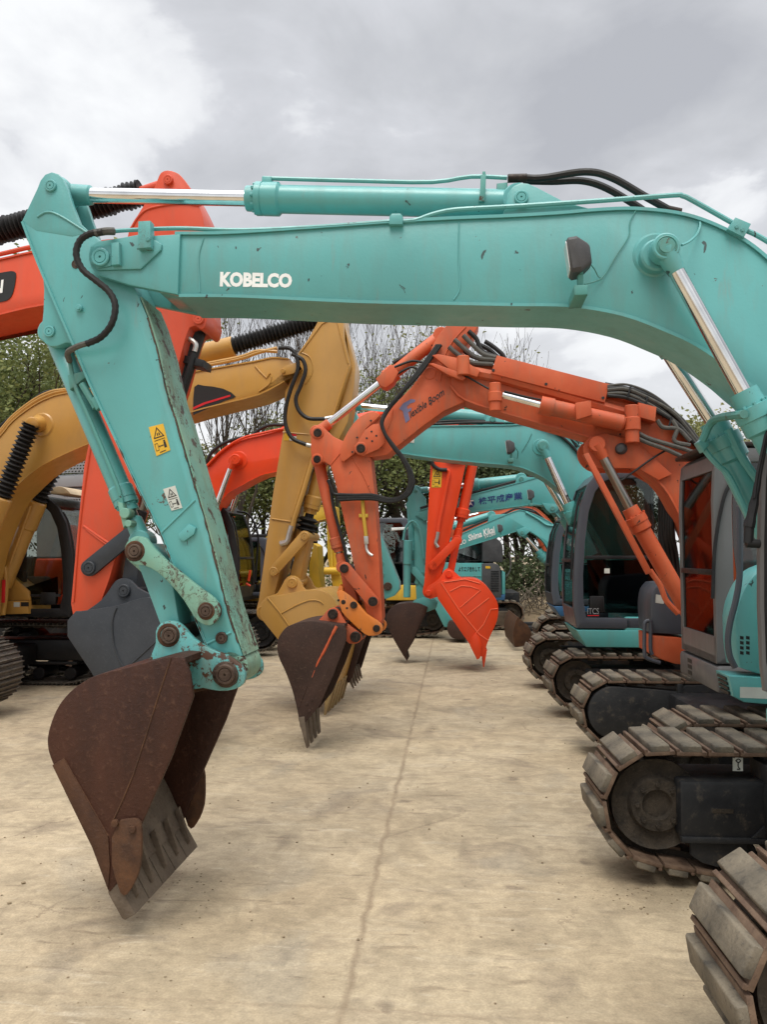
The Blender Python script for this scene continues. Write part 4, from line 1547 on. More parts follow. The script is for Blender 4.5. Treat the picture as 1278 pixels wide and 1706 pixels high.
# right front corner of the deck: steps, vented box, grab rail
m = MB()
m.prism(F1, sm([(1226, 1031), (1231, 1005), (1244, 975), (1264, 952), (1290, 940)], 3) + [(1330, 940), (1330, 1130), (1262, 1122), (1233, 1112), (1228, 1080)], .80, 1.05, .012, ref=.8)
fb = m.build('tool_box', M['teal'], E1)
m = MB()
for i in range(2):
    for j in range(4):
        x, y = 1233 + 10 * i, 1059 + 8.4 * j
        m.prism(F1, [(x, y), (x + 6, y + 1), (x + 6, y + 6.5), (x, y + 5.5)], .7985, .7995, 0, ref=.8)
m.build('vent', M['ink'], fb)
m = MB()
m.prism(F1, [(1214, 1126), (1330, 1131), (1330, 1178), (1240, 1170), (1222, 1160)], .78, 1.02, .01, ref=.78)
st = m.build('step', M['teal'], E1)
m = MB()
m.prism(F1, [(1233, 1144), (1330, 1147), (1330, 1166), (1233, 1162)], .7785, .7798, 0, ref=.78)
m.build('sticker', M['paper'], st)
m = MB()
ux = F1.uz(1214, 1126, .78)[0]
for k in range(4):
    z = F1.uz(1214, 1130 + k * 8, .78)[1]
    m.box(F1, ux - .003 + k * .004, ux + .012 + k * .004, .82, .98, z - .018, z, 0)
m.build('louvre', M['ink'], st)
m = MB()
m.ptube(F1, [(1233, 842), (1233, 905), (1232, 962), (1226, 1000), (1217, 1035), (1213, 1065), (1216, 1092), (1225, 1112)], .019, w=.74)
m.build('grab_rail', M['slate'], E1)

# ================================================================== 2: orange machine with the jointed boom
F2 = Frame(-.7, 7.45, 6.0)
E2 = thing('excavator', 'weathered orange excavator with a jointed two-piece boom full of hoses, grey cab and brown bucket', 'excavator', (3.4, 6.3, 0), G_R)
top2 = sm([(752, 610), (800, 610), (830, 612), (920, 632), (1005, 658), (1070, 676), (1120, 704), (1160, 738), (1205, 800), (1245, 900), (1262, 1000)], 3)
bot2 = sm([(752, 642), (775, 664), (844, 687), (915, 707), (985, 727), (1015, 742), (1060, 768), (1098, 800), (1125, 838), (1160, 920), (1180, 1020)], 3)
boom2 = boom_box(E2, F2, top2, bot2, [(1250, 1045), (1200, 1050)], [], .17, 'salmon', name='lower_boom')
for wa, wb in ((-.20, -.171), (.171, .20)):
    m = MB()
    m.prism(F2, sm([(983, 728), (974, 738), (972, 750), (977, 764), (990, 776), (1008, 781), (1030, 780), (1064, 781)], 2) + [(1098, 800), (1120, 790), (1060, 735), (1010, 722)], wa, wb, .006, ref=-.2)
    m.build('cylinder_ear', M['salmon'], boom2)
m = MB()
m.prism(F2, [(828, 592), (1016, 640), (1008, 671), (818, 622)], -.24, .24, .006)
cv = m.build('hose_cover', M['salmon'], boom2)
m = MB()
for x, y in ((910, 640), (1005, 663), (822, 617)):
    m.pin(F2, x, y, 2.6, -.246, -.236, 8, False)
m.build('bolt', M['ink'], cv)
m = MB()     # tube beside the cover and joint rods
m.ptube(F2, [(770, 616), (830, 628), (960, 665), (1040, 688)], .055, w=-.17, smooth=False)
m.prism(F2, [(720, 592), (730, 590), (770, 598), (782, 606), (800, 618), (795, 628), (775, 622), (750, 616)], -.25, -.20, .006)
m.prism(F2, [(714, 606), (722, 605), (760, 618), (776, 630), (770, 634), (745, 624)], -.25, -.20, .006)
m.cyl(F2.px(772, 610, -.24) + Vector((0, 0, .09)), F2.px(772, 610, -.24) - Vector((0, 0, .09)), .06)
m.build('joint_rod', M['salmon'], boom2)
oc = MB()
pa, pb = F2.px(1040, 706, -.29), F2.px(900, 675, -.29)
ax = (pb - pa).normalized()
ln = (pb - pa).length
oc.lathe(pa, pb, [(0, .06), (.02, .075), (ln - .12, .075), (ln - .12, .085), (ln, .085), (ln, 0)], 22)
o = oc.build('offset_cylinder', M['salmon'], boom2)
m = MB()
pr = F2.px(832, 657, -.29)
m.lathe(pb - ax * .03, pr, [(0, .03), ((pr - pb).length, .03)], 18)
m.build('rod', M['chrome'], o)
m = MB()
for x, y, r, h in ((825, 662, .055, .13), (1053, 707, .062, .17)):
    c = F2.px(x, y, -.29)
    m.cyl(c + Vector((0, 0, h)), c - Vector((0, 0, h)), r, 18)
    m.cyl(c + Vector((0, 0, h * .35)), c - Vector((0, 0, h * .35)), r * 1.22, 18)
m.prism(F2, [(958, 672), (984, 668), (986, 692), (960, 700)], -.40, -.36, .005, ref=-.38)
m.prism(F2, [(1062, 672), (1092, 680), (1090, 704), (1060, 696)], -.30, -.16, .01, ref=-.25)
m.prism(F2, [(995, 690), (1040, 700), (1040, 712), (992, 702)], -.3, -.17, .01, ref=-.28)
m.build('bracket', M['salmon'], o)
MB().pin(F2, 994, 741, 9, -.225, .22).build('pin', M['darkpin'], boom2)
m = MB()
m.lathe(F2.px(1033, 748, -.26), F2.px(1035, 748, -.18), [(0, .0), (.004, .03), (.02, .045), (.09, .058)], 18)
m.build('boom_lamp', M['plastic'], boom2)
# hose bundle over the boom
rnd = random.Random(5)
for k in range(7):
    m = MB()
    dy = k * 5.0
    wo = -.20 + k * .045
    m.ptube(F2, [(1008, 640 + dy * .9, wo), (1040, 646 + dy, wo), (1075, 655 + dy * 1.05, wo), (1110, 678 + dy * .9, wo), (1142, 705 + dy * .75, wo), (1172, 745 + dy * .5, wo)], .018 + .004 * (k % 2))
    m.build('hose', M['rubber' if k % 3 != 2 else 'hosegrey'], boom2)
for pts in ([(1060, 720), (1080, 730), (1105, 738), (1140, 748), (1160, 756)], [(1058, 728), (1080, 738), (1108, 748), (1135, 760)], [(1120, 700), (1128, 715), (1124, 735), (1150, 742)], [(1095, 700), (1105, 712), (1130, 715), (1150, 735)]):
    m = MB()
    m.ptube(F2, pts, .02, w=-.26)
    m.build('hose', M['hosegrey'], boom2)
for k in range(6):
    m = MB()
    dy = k * 3.2
    m.ptube(F2, [(1012, 643 + dy, -.235), (1045, 641 + dy * 1.2 + (k % 2) * 3, -.245), (1085, 656 + dy * 1.5, -.25), (1122, 684 + dy * 1.5 - (k % 3) * 3, -.24), (1150, 712 + dy * 1.2, -.23), (1176, 752 + dy * .6, -.22)], .011 + .004 * (k % 3))
    m.build('hose', M['rubber' if k % 2 else 'hosegrey'], boom2)
for x_, y_ in ((1050, 650), (1078, 668), (1118, 702)):
    m = MB()
    m.prism(F2, [(x_, y_ - 8), (x_ + 3, y_ - 7), (x_ - 3, y_ + 14), (x_ - 6, y_ + 13)], -.272, -.262, .002)
    m.build('hose_tie', M['black'], boom2)
for pts in ([(775, 626, -.22), (800, 640, -.22), (822, 652, -.26)], [(840, 652, -.31), (880, 662, -.30), (930, 672, -.30), (962, 682, -.33)], [(990, 686, -.33), (1020, 690, -.33), (1048, 700, -.33)], [(1010, 775, -.24), (1030, 800, -.22), (1050, 790, -.22), (1085, 765, -.22), (1110, 750, -.22)]):
    m = MB()
    m.ptube(F2, pts, .009)
    m.build('hose', M['rubber'], boom2)
# upper boom
m = MB()
m.prism(F2, sm([(748, 537), (740, 547), (730, 560), (719, 580), (713, 605), (703, 622), (686, 645)], 2) + [(651, 681), (634, 693), (604, 722), (592, 740), (596, 756), (612, 762), (645, 758), (665, 741), (703, 711), (739, 685), (774, 669), (776, 657)] +
        sm([(752, 632), (753, 618), (758, 604), (770, 584), (790, 556), (798, 538)], 2), -.15, .15, .006)
ub = m.build('upper_boom', M['salmon'], E2)
m = MB()
m.ptube(F2, sm([(776, 545), (755, 568), (740, 595), (736, 620), (733, 636)], 2), .008, w=-.151, smooth=False)
m.ptube(F2, [(643, 720), (652, 700), (655, 682)], .006, w=-.151)
m.pin(F2, 716, 622, 11, -.156, -.14, 20, False)
m.build('weld', M['salmon'], ub)
for wa, wb in ((-.185, -.152), (.152, .185)):
    m = MB()
    m.prism(F2, sm([(603, 692), (592, 702), (582, 715), (572, 734), (566, 752)], 2) + [(568, 767), (573, 769), (591, 755), (600, 737), (610, 714), (634, 692)] + sm([(627, 687), (617, 686), (603, 692)], 2)[:-1], wa, wb, .005, ref=-.185)
    m.prism(F2, [(594, 740), (609, 716), (622, 707), (631, 706), (640, 724), (641, 738), (632, 748), (604, 760), (594, 754)], wa - .012, wa - .0005, .004, ref=-.19)
    m.build('joint_cheek', M['salmon'], ub)
m = MB()
for x, y in ((618, 701), (595, 729), (587, 753), (619, 719), (627, 726), (611, 730), (620, 735)):
    m.pin(F2, x, y, 1.8, -.2005, -.196, 8, False)
m.build('bolt', M['ink'], ub)
pins(ub, F2, [(601, 747, 7.5, -.222, .2)])
pins(ub, F2, [(601, 747, 11, -.208, .2)], 'salmon', 'boss')
m = MB()
m.prism(F2, [(665, 681), (672, 672), (685, 665), (692, 666), (691, 670), (684, 672), (678, 677), (679, 682), (686, 679), (685, 684), (680, 687), (683, 699), (676, 705), (671, 685)], -.1535, -.1505, 0)
m.build('lettering', M['flexblue'], ub, smooth=False)
m = MB()
m.text(F2, 'lexible Boom', [(684, 697), (741, 658), (738, 646), (682, 685)], -.1525, off=.016, shear=.15)
m.build('lettering', M['ink'], ub, smooth=False)
# knuckle hoses
for k, pts in enumerate(([(748, 578), (762, 590), (785, 604), (822, 607)], [(757, 566), (775, 582), (795, 596), (826, 600)], [(772, 559), (788, 575), (805, 590), (826, 596)], [(781, 552), (794, 565), (803, 585), (828, 596)], [(808, 569), (822, 578), (836, 590), (842, 600)], [(800, 575), (815, 583), (830, 596)], [(765, 572), (780, 590), (805, 600), (826, 603)])):
    m = MB()
    m.ptube(F2, [(p[0], p[1], -.20 + .05 * (k > 2) + .1 * (k > 3)) for p in pts], .022)
    m.build('hose', M['hosegrey' if k < 3 else 'rubber'], ub)
# hose loop down to the arm
for k in range(3):
    m = MB()
    d = k * 3.2
    m.ptube(F2, [(735 - d, 575, -.18), (700 - d, 622, -.21), (670 - d * .3, 655, -.22), (648 - d * .4, 682, -.22), (637 - d * .2, 703, -.24), (641, 722, -.25), (653 + d * .4, 742, -.25), (668 + d * .5, 762, -.25), (680 + d * .7, 785, -.25), (682 + d, 808, -.25), (672 + d * .8, 825 + d * .3, -.25), (652, 832 + d * .6, -.23), (621, 825 + d, -.2), (590, 825 + d, -.2), (563, 824 + d * 1.4, -.2)], .0165)
    m.build('hose', M['rubber'], ub)
m = MB()
m.ptube(F2, [(655, 605, -.02), (690, 585, 0), (715, 566, .02), (738, 563, .02)], .022)
m.ptube(F2, [(657, 612, -.1), (685, 602, -.1), (703, 604, -.1), (716, 608, -.1)], .012)
m.ptube(F2, [(660, 624, -.1), (685, 612, -.1), (700, 618, -.1), (716, 622, -.1)], .012)
m.build('hose', M['rubber'], ub)
ac = cyl_full(E2, 'arm_cylinder', F2, (735, 560), (529, 721), .47, .064, .040, 0.0, 'salmon', head=1.35)
m = MB()
m.prism(F2, [(626, 631), (652, 607), (664, 620), (655, 637), (643, 646), (634, 643)], -.13, .05, .006)
m.build('port_block', M['salmon'], ac)
# arm
m = MB()
m.prism(F2, sm([(518, 752), (518, 733), (520, 715), (527, 709), (535, 709), (544, 717), (553, 726), (567, 733)], 2) + [(600, 748), (618, 764), (624, 820), (631, 921), (637, 1030), (630, 1050), (618, 1048), (608, 1010), (589, 938), (566, 834), (557, 798), (550, 775), (540, 769), (527, 773), (520, 767)], -.14, .14, .006)
arm2 = m.build('arm', M['salmon'], E2)
m = MB()
m.ptube(F2, [(587, 764), (604, 790), (619, 822)], .006, w=-.141)
m.ptube(F2, [(550, 775), (566, 756), (570, 748)], .006, w=-.141)
m.build('weld', M['salmon'], arm2)
pins(arm2, F2, [(529, 721, 7, -.165, .16), (528, 765, 6.2, -.165, .16)])
pins(arm2, F2, [(529, 721, 10.5, -.152, .15), (528, 765, 9.5, -.152, .15)], 'salmon', 'boss')
m = MB()
m.ptube(F2, [(604, 832, -.155), (606, 860, -.155), (610, 893, -.155)], .018)
m.prism(F2, [(598, 856), (613, 856), (613, 862), (598, 862)], -.16, -.141, .003)
g_ = m.build('valve_pipe', M['yellow_br'], arm2)
m = MB()
m.prism(F2, [(606, 893), (613, 893), (614, 906), (607, 907)], -.185, -.142, .004)
m.ptube(F2, [(610, 905, -.165), (611, 915, -.17), (615, 922, -.18), (621, 926, -.19)], .014)
m.build('valve', M['zinc'], g_)
m = MB()
m.text(F2, 'O', [(612, 830), (613, 830), (613, 829), (612, 829)], -.1405)
m.bm.clear()
m.ptube(F2, [(549, 800), (557, 850), (572, 905), (580, 940), (596, 985)], .016, w=-.12)
m.ptube(F2, [(546, 800), (552, 812), (556, 822), (563, 824)], .014, w=-.16)
m.build('hose', M['rubber'], arm2)
cyl_full(E2, 'bucket_cylinder', F2, (531, 769), (571, 944), .86, .056, .034, 0.0, 'salmon', 'dullrod')
for wa, wb in ((-.185, -.155), (.155, .185)):
    m = MB()
    m.link(F2, (574, 946), 10, (621, 1002), 10.5, wa, wb)
    lk = m.build('side_link', M['salmon'], E2)
    if wa < 0:
        pins(lk, F2, [(573, 947, 7.5, -.205, .2), (621, 1002, 8, -.205, .2)])
m = MB()
m.prism(F2, [(566, 950), (582, 950), (596, 1000), (590, 1012), (578, 1010)], -.09, .09, .008)
m.build('bucket_link', M['teal_dk' if 0 else 'salmon'], E2)
m = MB()
m.prism(F2, sm([(561, 986), (568, 983), (577, 988), (594, 1002), (611, 1022), (628, 1033), (637, 1042), (637, 1051), (631, 1057), (614, 1059), (600, 1050), (577, 1028), (562, 1010)], 2)[:-1], -.19, -.155, .006)
m.prism(F2, sm([(561, 986), (568, 983), (577, 988), (594, 1002), (611, 1022), (628, 1033), (637, 1042), (637, 1051), (631, 1057), (614, 1059), (600, 1050), (577, 1028), (562, 1010)], 2)[:-1], .155, .19, .006, ref=-.19)
m.prism(F2, [(562, 984), (566, 974), (571, 978), (572, 990)], -.15, .15, .005)
cp = m.build('quick_coupler', M['orange'], E2)
pins(cp, F2, [(589, 1008, 6, -.21, .2), (627, 1047, 6, -.21, .2)])
m = MB()
for x, y, r in ((564, 1000, 2.2), (578, 1013, 2), (572, 1003, 4)):
    m.pin(F2, x, y, r, -.1925, -.185, 10, False)
m.build('bolt', M['darkpin'], cp)
sh2 = sm([(574, 1040), (562, 1040), (533, 1036), (510, 1035), (482, 1042), (469, 1054), (462, 1070), (464, 1093), (476, 1120), (487, 1150), (495, 1182), (500, 1212)], 4)
b2 = bucket(E2, F2, sh2, sh2 + [(512, 1200), (533, 1174), (556, 1122), (577, 1066), (577, 1050)], -.34, .34, 'brownbucket', th=.025, flip=1, teeth=((502, 1194), (511, 1247), 4, .03, .7), lipmat='dustysteel', tooth_w=.135)
m = MB()
m.ptube(F2, [(561, 1043), (552, 1060), (541, 1083), (530, 1103), (520, 1128)], [.016, .012, .014, .010, .005], w=-.336)
m.build('worn_weld', M['salmon'], b2)
m = MB()
m.ptube(F2, [(512, 1142), (498, 1178)], .004, w=-.341)
for x, y in ((520, 1165), (511, 1172), (515, 1184)):
    m.pin(F2, x, y, 2.2, -.350, -.339, 8, False)
m.build('bolt', M['brownbucket'], b2)
for wa, wb in ((-.17, -.14), (.14, .17)):
    m = MB()
    m.prism(F2, sm([(528, 1036), (538, 1026), (546, 1016), (556, 1012), (566, 1018), (576, 1036), (592, 1048), (602, 1056), (602, 1066), (594, 1072), (582, 1072)], 2) + [(572, 1064), (560, 1042)], wa, wb, .006, ref=-.17)
    m.build('bucket_ear', M['salmon'], b2)
pins(b2, F2, [(554, 1023, 8.5, -.20, .19), (592, 1061, 9, -.20, .19)])
# lift cylinder with its hose guard
lc = lift_cyl(E2, F2, (994, 741), (1049, 846), (1150, 1024), -.23, .075, .042, 'salmon', 'dullrod', boss=False)
m = MB()
m.prism(F2, [(972, 757), (981, 754), (1087, 953), (1078, 957)], -.36, -.30, .006)
m.ptube(F2, [(1083, 950, -.33), (1100, 975, -.33), (1110, 1000, -.33), (1130, 1022, -.33)], .025)
m.build('hose_guard', M['salmon'], lc)
track(E2, 1.80, 5.2, .46, 3.4, 1, cover='plain')
track(E2, 1.74, 6.95, .46, 3.4, 1, cover='dome')
U2 = Frame(1.6, 6.3, 3.0)
undercarriage(E2, U2, .9, 2.6, -.6, .8)
K2 = Frame(2.28, 5.3, 6.0)
house(E2, K2, .62, 2.6, -.0, 2.1, 'salmon', 1, z0=.85)
cab(E2, K2, 0.0, 0.0, 1.25, .86, 1.06, 2.54, 1, 'grey', PROF_BOX, 'glass_smoke', split=.38)
m = MB()
m.box(K2, -.01, 1.2, -.03, .9, .86, 1.045, .03)
sk = m.build('cab_skirt', M['grey'], E2)
m = MB()
for k in range(3):
    m.box(K2, -.0125, -.0105, .56, .66, .895 + k * .045, .925 + k * .045, 0)
m.build('vent', M['ink'], sk)
m = MB()
m.box(K2, -.02, .35, -.01, .87, 2.55, 2.585, .012)
m.build('roof_visor', M['darkpin'], E2)
warn_label(E2, K2, [(1156, 821), (1171, 821), (1171, 789), (1156, 788)], .80)
m = MB()   # right front box with orange step and rail
u0, w0 = F2.loc(F2.px(1086, 1080, .35))[0], .30
m.prism(F2, sm([(1086, 1055), (1084, 1010), (1088, 985), (1098, 972)], 3) + [(1180, 965), (1180, 1060)], .05, .6, .02, ref=.05)
sb = m.build('tool_box', M['slate'], E2)
m = MB()
m.prism(F2, [(1087, 1059), (1130, 1062), (1170, 1070), (1170, 1110), (1125, 1106), (1100, 1098), (1088, 1090)], .02, .6, .012, ref=.02)
m.build('step', M['salmon'], E2)
m = MB()
m.prism(F2, [(1093, 990), (1106, 992), (1106, 1006), (1092, 1004)], .0475, .0492, 0, ref=.05)
m.build('sticker', M['paper'], sb)
m = MB()
m.ptube(F2, [(1082, 1034), (1076, 1036), (1074, 1045), (1074, 1085), (1078, 1096), (1100, 1104)], .018, w=.0)
m.ptube(F2, [(1082, 1034), (1084, 1040), (1084, 1080), (1087, 1090)], .018, w=.0)
m.build('grab_rail', M['slate'], E2)
for k in range(6):
    m = MB()
    x = 1102 + k * 4
    m.ptube(F2, [(1100 + k * 5, 800 + k * 6, .2), (x - 2, 880, .25 - k * .03), (x + (k % 3) * 3, 930, .2), (1118 + k * 3, 1000, .15), (1124 + k * 2, 1040, .1)], .02)
    m.build('hose', M['rubber'], E2)

# ================================================================== 3: teal machine with the dark lettered cab
def ears(parent, F, pts, hw, mat, t=.03, name='ear'):
    for wa, wb in ((-hw, -hw + t), (hw - t, hw)):
        MB().prism(F, pts, wa, wb, .005, ref=-hw).build(name, M[mat], parent)

F3 = Frame(0, 10.0, 6.0)
E3 = thing('excavator', 'teal excavator with dark slate cab standing just beyond the grey cab of the orange machine', 'excavator', (3.9, 9.75, 0), G_R)
top3 = sm([(600, 717), (660, 714), (713, 711), (800, 710), (853, 709), (882, 707), (915, 713), (938, 724), (960, 738), (1000, 784), (1045, 850), (1080, 930)], 3)
bot3 = sm([(612, 742), (661, 752), (713, 760), (797, 769), (853, 774), (882, 782), (910, 796), (932, 813), (952, 830), (985, 872), (1015, 925), (1035, 970)], 3)
boom3 = boom_box(E3, F3, top3, bot3, [(1092, 985), (1080, 1010), (1050, 1010)], [(585, 735), (578, 722), (585, 712)], .19, 'teal_far')
ears(boom3, F3, [(800, 712), (808, 703), (812, 693), (820, 688), (829, 690), (845, 701), (870, 708)], .15, 'teal_far', name='cylinder_ear')
MB().pin(F3, 821, 698, 5, -.17, .17).build('pin', M['teal_dk'], boom3)
cyl_full(E3, 'arm_cylinder', F3, (819, 698), (575, 675), .50, .092, .045, 0.0, 'teal_far', 'chrome')
for pts, r in (([(700, 706, -.1), (760, 701, -.1), (860, 704, -.1), (905, 708, -.12), (940, 722, -.15), (962, 745, -.18)], .016), ([(690, 708, -.15), (800, 704, -.15), (860, 708, -.15), (915, 716, -.2), (950, 740, -.2), (970, 765, -.2)], .018), ([(905, 706, .1), (940, 716, .1), (965, 740, .1)], .022)):
    m = MB()
    m.ptube(F3, pts, r)
    m.build('hose', M['rubber'], boom3)
m = MB()
m.ptube(F3, [(840, 703, -.18), (900, 704, -.18), (930, 712, -.2), (960, 730, -.2), (990, 760, -.2)], .02)
m.build('pipe', M['teal_far'], boom3)
worklight(boom3, F3, 851, 745, .42, -.38)
m = MB()
m.prism(F3, [(672, 736), (690, 738), (691, 725), (673, 724)], -.185, -.182, 0, ref=-.185)
st = m.build('name_sticker', M['paper'], boom3)
m = MB()
m.text(F3, 'ン', [(677, 735), (688, 736), (688, 727), (677, 726)], -.187, off=.02)
m.build('lettering', M['ink'], st, smooth=False)
m = MB()
m.ptube(F3, [(869, 753, -.185), (880, 735, -.185), (886, 722, -.185)], .004)
m.ptube(F3, [(858, 745, -.3), (863, 753, -.25), (862, 764, -.2)], .006)
m.build('lamp_cable', M['teal_dk'], boom3)
m = MB()
m.pin(F3, 901, 745, 15, -.185, -.13, 28, False)
m.build('boss', M['teal_far'], boom3)
lift_cyl(E3, F3, (904, 744), (946, 838), (985, 925), -.31, .085, .046, 'teal_far')
lift_cyl(E3, F3, (899, 780), (940, 850), (980, 935), .31, .085, .046, 'teal_far', boss=False)
arm3 = MB().prism(F3, [(552, 700), (566, 678), (580, 668), (594, 690), (610, 770), (631, 885), (665, 970), (665, 982), (656, 993), (642, 998), (626, 990), (602, 905), (572, 780)], -.14, .14, .008).build('arm', M['teal_far'], E3)
pins(arm3, F3, [(646, 977, 7, -.165, .165)], 'pinsteel')
pins(arm3, F3, [(638, 957, 3, -.15, .15), (636, 938, 4, -.15, .15)], 'teal_dk', 'bushing')
sh3 = sm([(630, 995), (612, 988), (585, 1002), (562, 1032), (556, 1065), (566, 1110), (580, 1138)], 3)
b3 = bucket(E3, F3, sh3, sh3 + [(587, 1128), (602, 1080), (632, 1003)], -.45, .45, 'brownbucket', teeth=((579, 1123), (588, 1148), 5, .03, .5), lipmat='dustysteel', tooth_w=.09)
track(E3, 1.83, 8.6, .5, 3.6, 1, cover='plain')
track(E3, 1.93, 10.45, .5, 3.6, 1, cover='plain')
undercarriage(E3, Frame(2.0, 9.8, 3.0), .9, 2.6, -.7, .7)
K3 = Frame(2.12, 8.62, 6.0)
house(E3, K3, .55, 2.7, .0, 2.35, 'teal_far', 1, z0=.84)
cb = cab(E3, K3, 0.0, 0.0, 1.12, 1.0, .99, 2.78, 1, 'slate', PROF_ROUND, 'glass_clear', split=.43, skirt='teal_far')
m = MB()
m.text(K3, 'ITCS', [(979, 1023), (998, 1023), (998, 1013), (979, 1013)], -.003, off=.0)
m.build('lettering', M['greylight'], cb, smooth=False)
m = MB()
m.prism(K3, [(979, 1026), (998, 1026), (998, 1024.6), (979, 1024.6)], -.004, -.001, 0)
m.build('stripe', M['red'], cb)
m = MB()
m.prism(K3, [(1007, 955), (1016, 955), (1016, 947), (1007, 947)], .012, .014, 0)
m.build('sticker', M['paper'], cb)

# ================================================================== 4: teal machine with navy characters
F4 = Frame(0, 13.2, 6.0)
E4 = thing('excavator', 'teal excavator with navy characters on its boom and a blue strip under its dark cab', 'excavator', (5.0, 13.0, 0), G_R)
top4 = sm([(700, 851), (779, 827), (830, 814), (871, 803), (905, 794), (922, 798), (945, 815), (970, 850), (990, 900)], 3)
bot4 = sm([(705, 866), (764, 854), (834, 846), (871, 841), (890, 839), (908, 841), (925, 852), (945, 880), (960, 930)], 3)
boom4 = boom_box(E4, F4, top4, bot4, [(1000, 990), (975, 1000)], [(692, 858)], .18, 'teal_far')
ears(boom4, F4, [(903, 838), (911, 850), (917, 855), (926, 854), (932, 848), (945, 866), (930, 840)], .2, 'teal_far', name='lift_ear')
MB().pin(F4, 921, 847, 4, -.22, .22).build('pin', M['teal_dk'], boom4)
ears(boom4, F4, [(858, 806), (861, 798), (866, 793), (872, 792), (880, 795), (905, 796)], .14, 'teal_far', name='cylinder_ear')
MB().pin(F4, 869, 798, 4, -.16, .16).build('pin', M['teal_dk'], boom4)
cyl_full(E4, 'arm_cylinder', F4, (868, 798), (694, 818), .52, .085, .042, 0.0, 'teal_far', 'chrome')
for off in (0, 3):
    m = MB()
    m.ptube(F4, [(700, 846 + off, -.12), (770, 826 + off, -.12), (830, 809 + off, -.12), (875, 797 + off, -.1), (900, 790, -.1), (925, 797, -.1)], .018)
    m.build('hose', M['rubber'], boom4)
worklight(boom4, F4, 885, 824, .32, -.4)
m = MB()
m.text(F4, '株平成産業', [(798, 841), (871, 832), (870, 819), (797, 829)], -.174, off=.018)
m.build('lettering', M['navy'], boom4, smooth=False)
m = MB()
m.pin(F4, 784, 839, 6.5, -.176, -.1735, 20, False)
lg = m.build('emblem', M['navy'], boom4)
m = MB()
m.prism(F4, [(781, 843), (784, 835), (788, 843), (785, 840)], -.179, -.1765, 0, ref=-.17)
m.prism(F4, [(780, 836), (789, 835), (789, 833), (780, 834)], -.179, -.1765, 0, ref=-.17)
m.build('emblem_mark', M['white'], lg)
lift_cyl(E4, F4, (921, 847), (942, 893), (970, 950), 0.0, .085, .045, 'teal_far', boss=False)
arm4 = MB().prism(F4, [(680, 826), (691, 809), (709, 829), (711, 880), (716, 960), (718, 1000), (705, 1014), (694, 1000), (690, 930), (690, 880), (679, 845)], -.13, .13, .008).build('arm', M['teal_far'], E4)
pins(arm4, F4, [(692, 818, 3, -.15, .15), (694, 970, 3.5, -.15, .15), (705, 955, 3, -.15, .15)], 'teal_dk')
cyl_full(E4, 'bucket_cylinder', F4, (684, 842), (690, 948), .84, .065, .04, 0.0, 'teal_far', 'dullrod')
m = MB()
m.link(F4, (690, 950), 6, (712, 975), 6, -.17, -.135)
m.build('side_link', M['teal_far'], E4)
m = MB()
m.cyl(F4.px(679, 905, -.2), F4.px(678, 995, -.2), .06)
m.cyl(F4.px(680, 900, -.2), F4.px(679, 940, -.2), .075)
m.ptube(F4, [(672, 900, -.2), (676, 880, -.2), (688, 868, -.2), (700, 885, -.2), (706, 930, -.2)], .02)
m.build('breaker_pipe', M['teal_far'], arm4)
sh4 = sm([(712, 1012), (696, 1005), (675, 1005), (656, 1009), (645, 1022), (645, 1040), (656, 1065), (673, 1094)], 3)
b4 = bucket(E4, F4, sh4, sh4 + [(686, 1073), (700, 1040), (711, 1018)], -.3, .3, 'brownbucket', teeth=((672, 1086), (678, 1101), 4, .03, .5), lipmat='brownbucket', tooth_w=.1)
ears(b4, F4, [(683, 1010), (690, 1000), (705, 995), (722, 998), (729, 1004), (726, 1014), (705, 1022)], .15, 'teal_far', name='bucket_ear')
track(E4, 2.40, 11.9, .5, 3.4, 1, cover='plain')
track(E4, 2.70, 13.8, .5, 3.4, 1, cover='plain')
undercarriage(E4, Frame(3.0, 13.2, 3.0), .9, 2.4, -.8, .7)
K4 = Frame(2.60, 11.95, 6.0)
house(E4, K4, .55, 2.6, .0, 2.3, 'teal_far', 1, z0=.86)
cab(E4, K4, 0, 0, 1.1, .98, 1.03, 2.5, 1, 'slate', PROF_ROUND, 'glass_clear', split=.43, skirt='blue')

# ================================================================== 5: small teal machine with white lettering and a dozer blade
F5 = Frame(0, 16.5, 6.0)
E5 = thing('excavator', 'far teal excavator with white lettering on its arched boom and a small dozer blade', 'excavator', (5.6, 16.6, 0), G_R)
top5 = sm([(700, 918), (766, 891), (810, 872), (856, 853), (871, 851), (894, 859), (920, 873), (935, 890), (950, 925)], 3)
bot5 = sm([(705, 934), (764, 914), (826, 895), (858, 885), (874, 882), (890, 888), (908, 903), (922, 930)], 3)
boom5 = boom_box(E5, F5, top5, bot5, [(960, 980), (935, 985)], [(694, 928)], .17, 'teal_far')
ears(boom5, F5, [(860, 883), (866, 892), (872, 894), (878, 890), (884, 884), (874, 878)], .19, 'teal_far', name='lift_ear')
MB().pin(F5, 870, 887, 3, -.21, .21).build('pin', M['teal_dk'], boom5)
ears(boom5, F5, [(812, 872), (815, 860), (820, 856), (826, 857), (850, 856)], .13, 'teal_far', name='cylinder_ear')
cyl_full(E5, 'arm_cylinder', F5, (819, 858), (690, 898), .5, .075, .04, 0.0, 'teal_far', 'chrome')
m = MB()
m.ptube(F5, [(760, 889, -.1), (800, 871, -.1), (840, 856, -.1), (862, 847, -.1), (890, 853, -.1)], .022)
m.build('hose', M['rubber'], boom5)
m = MB()
m.ptube(F5, [(876, 853, -.18), (897, 865, -.18), (910, 874, -.18), (922, 876, -.18)], .02)
m.build('pipe', M['teal_far'], boom5)
worklight(boom5, F5, 834, 880, .28, -.4)
m = MB()
m.text(F5, 'KOBELCO', [(742, 916), (777, 905), (776, 898), (741, 909)], -.164, off=.02)
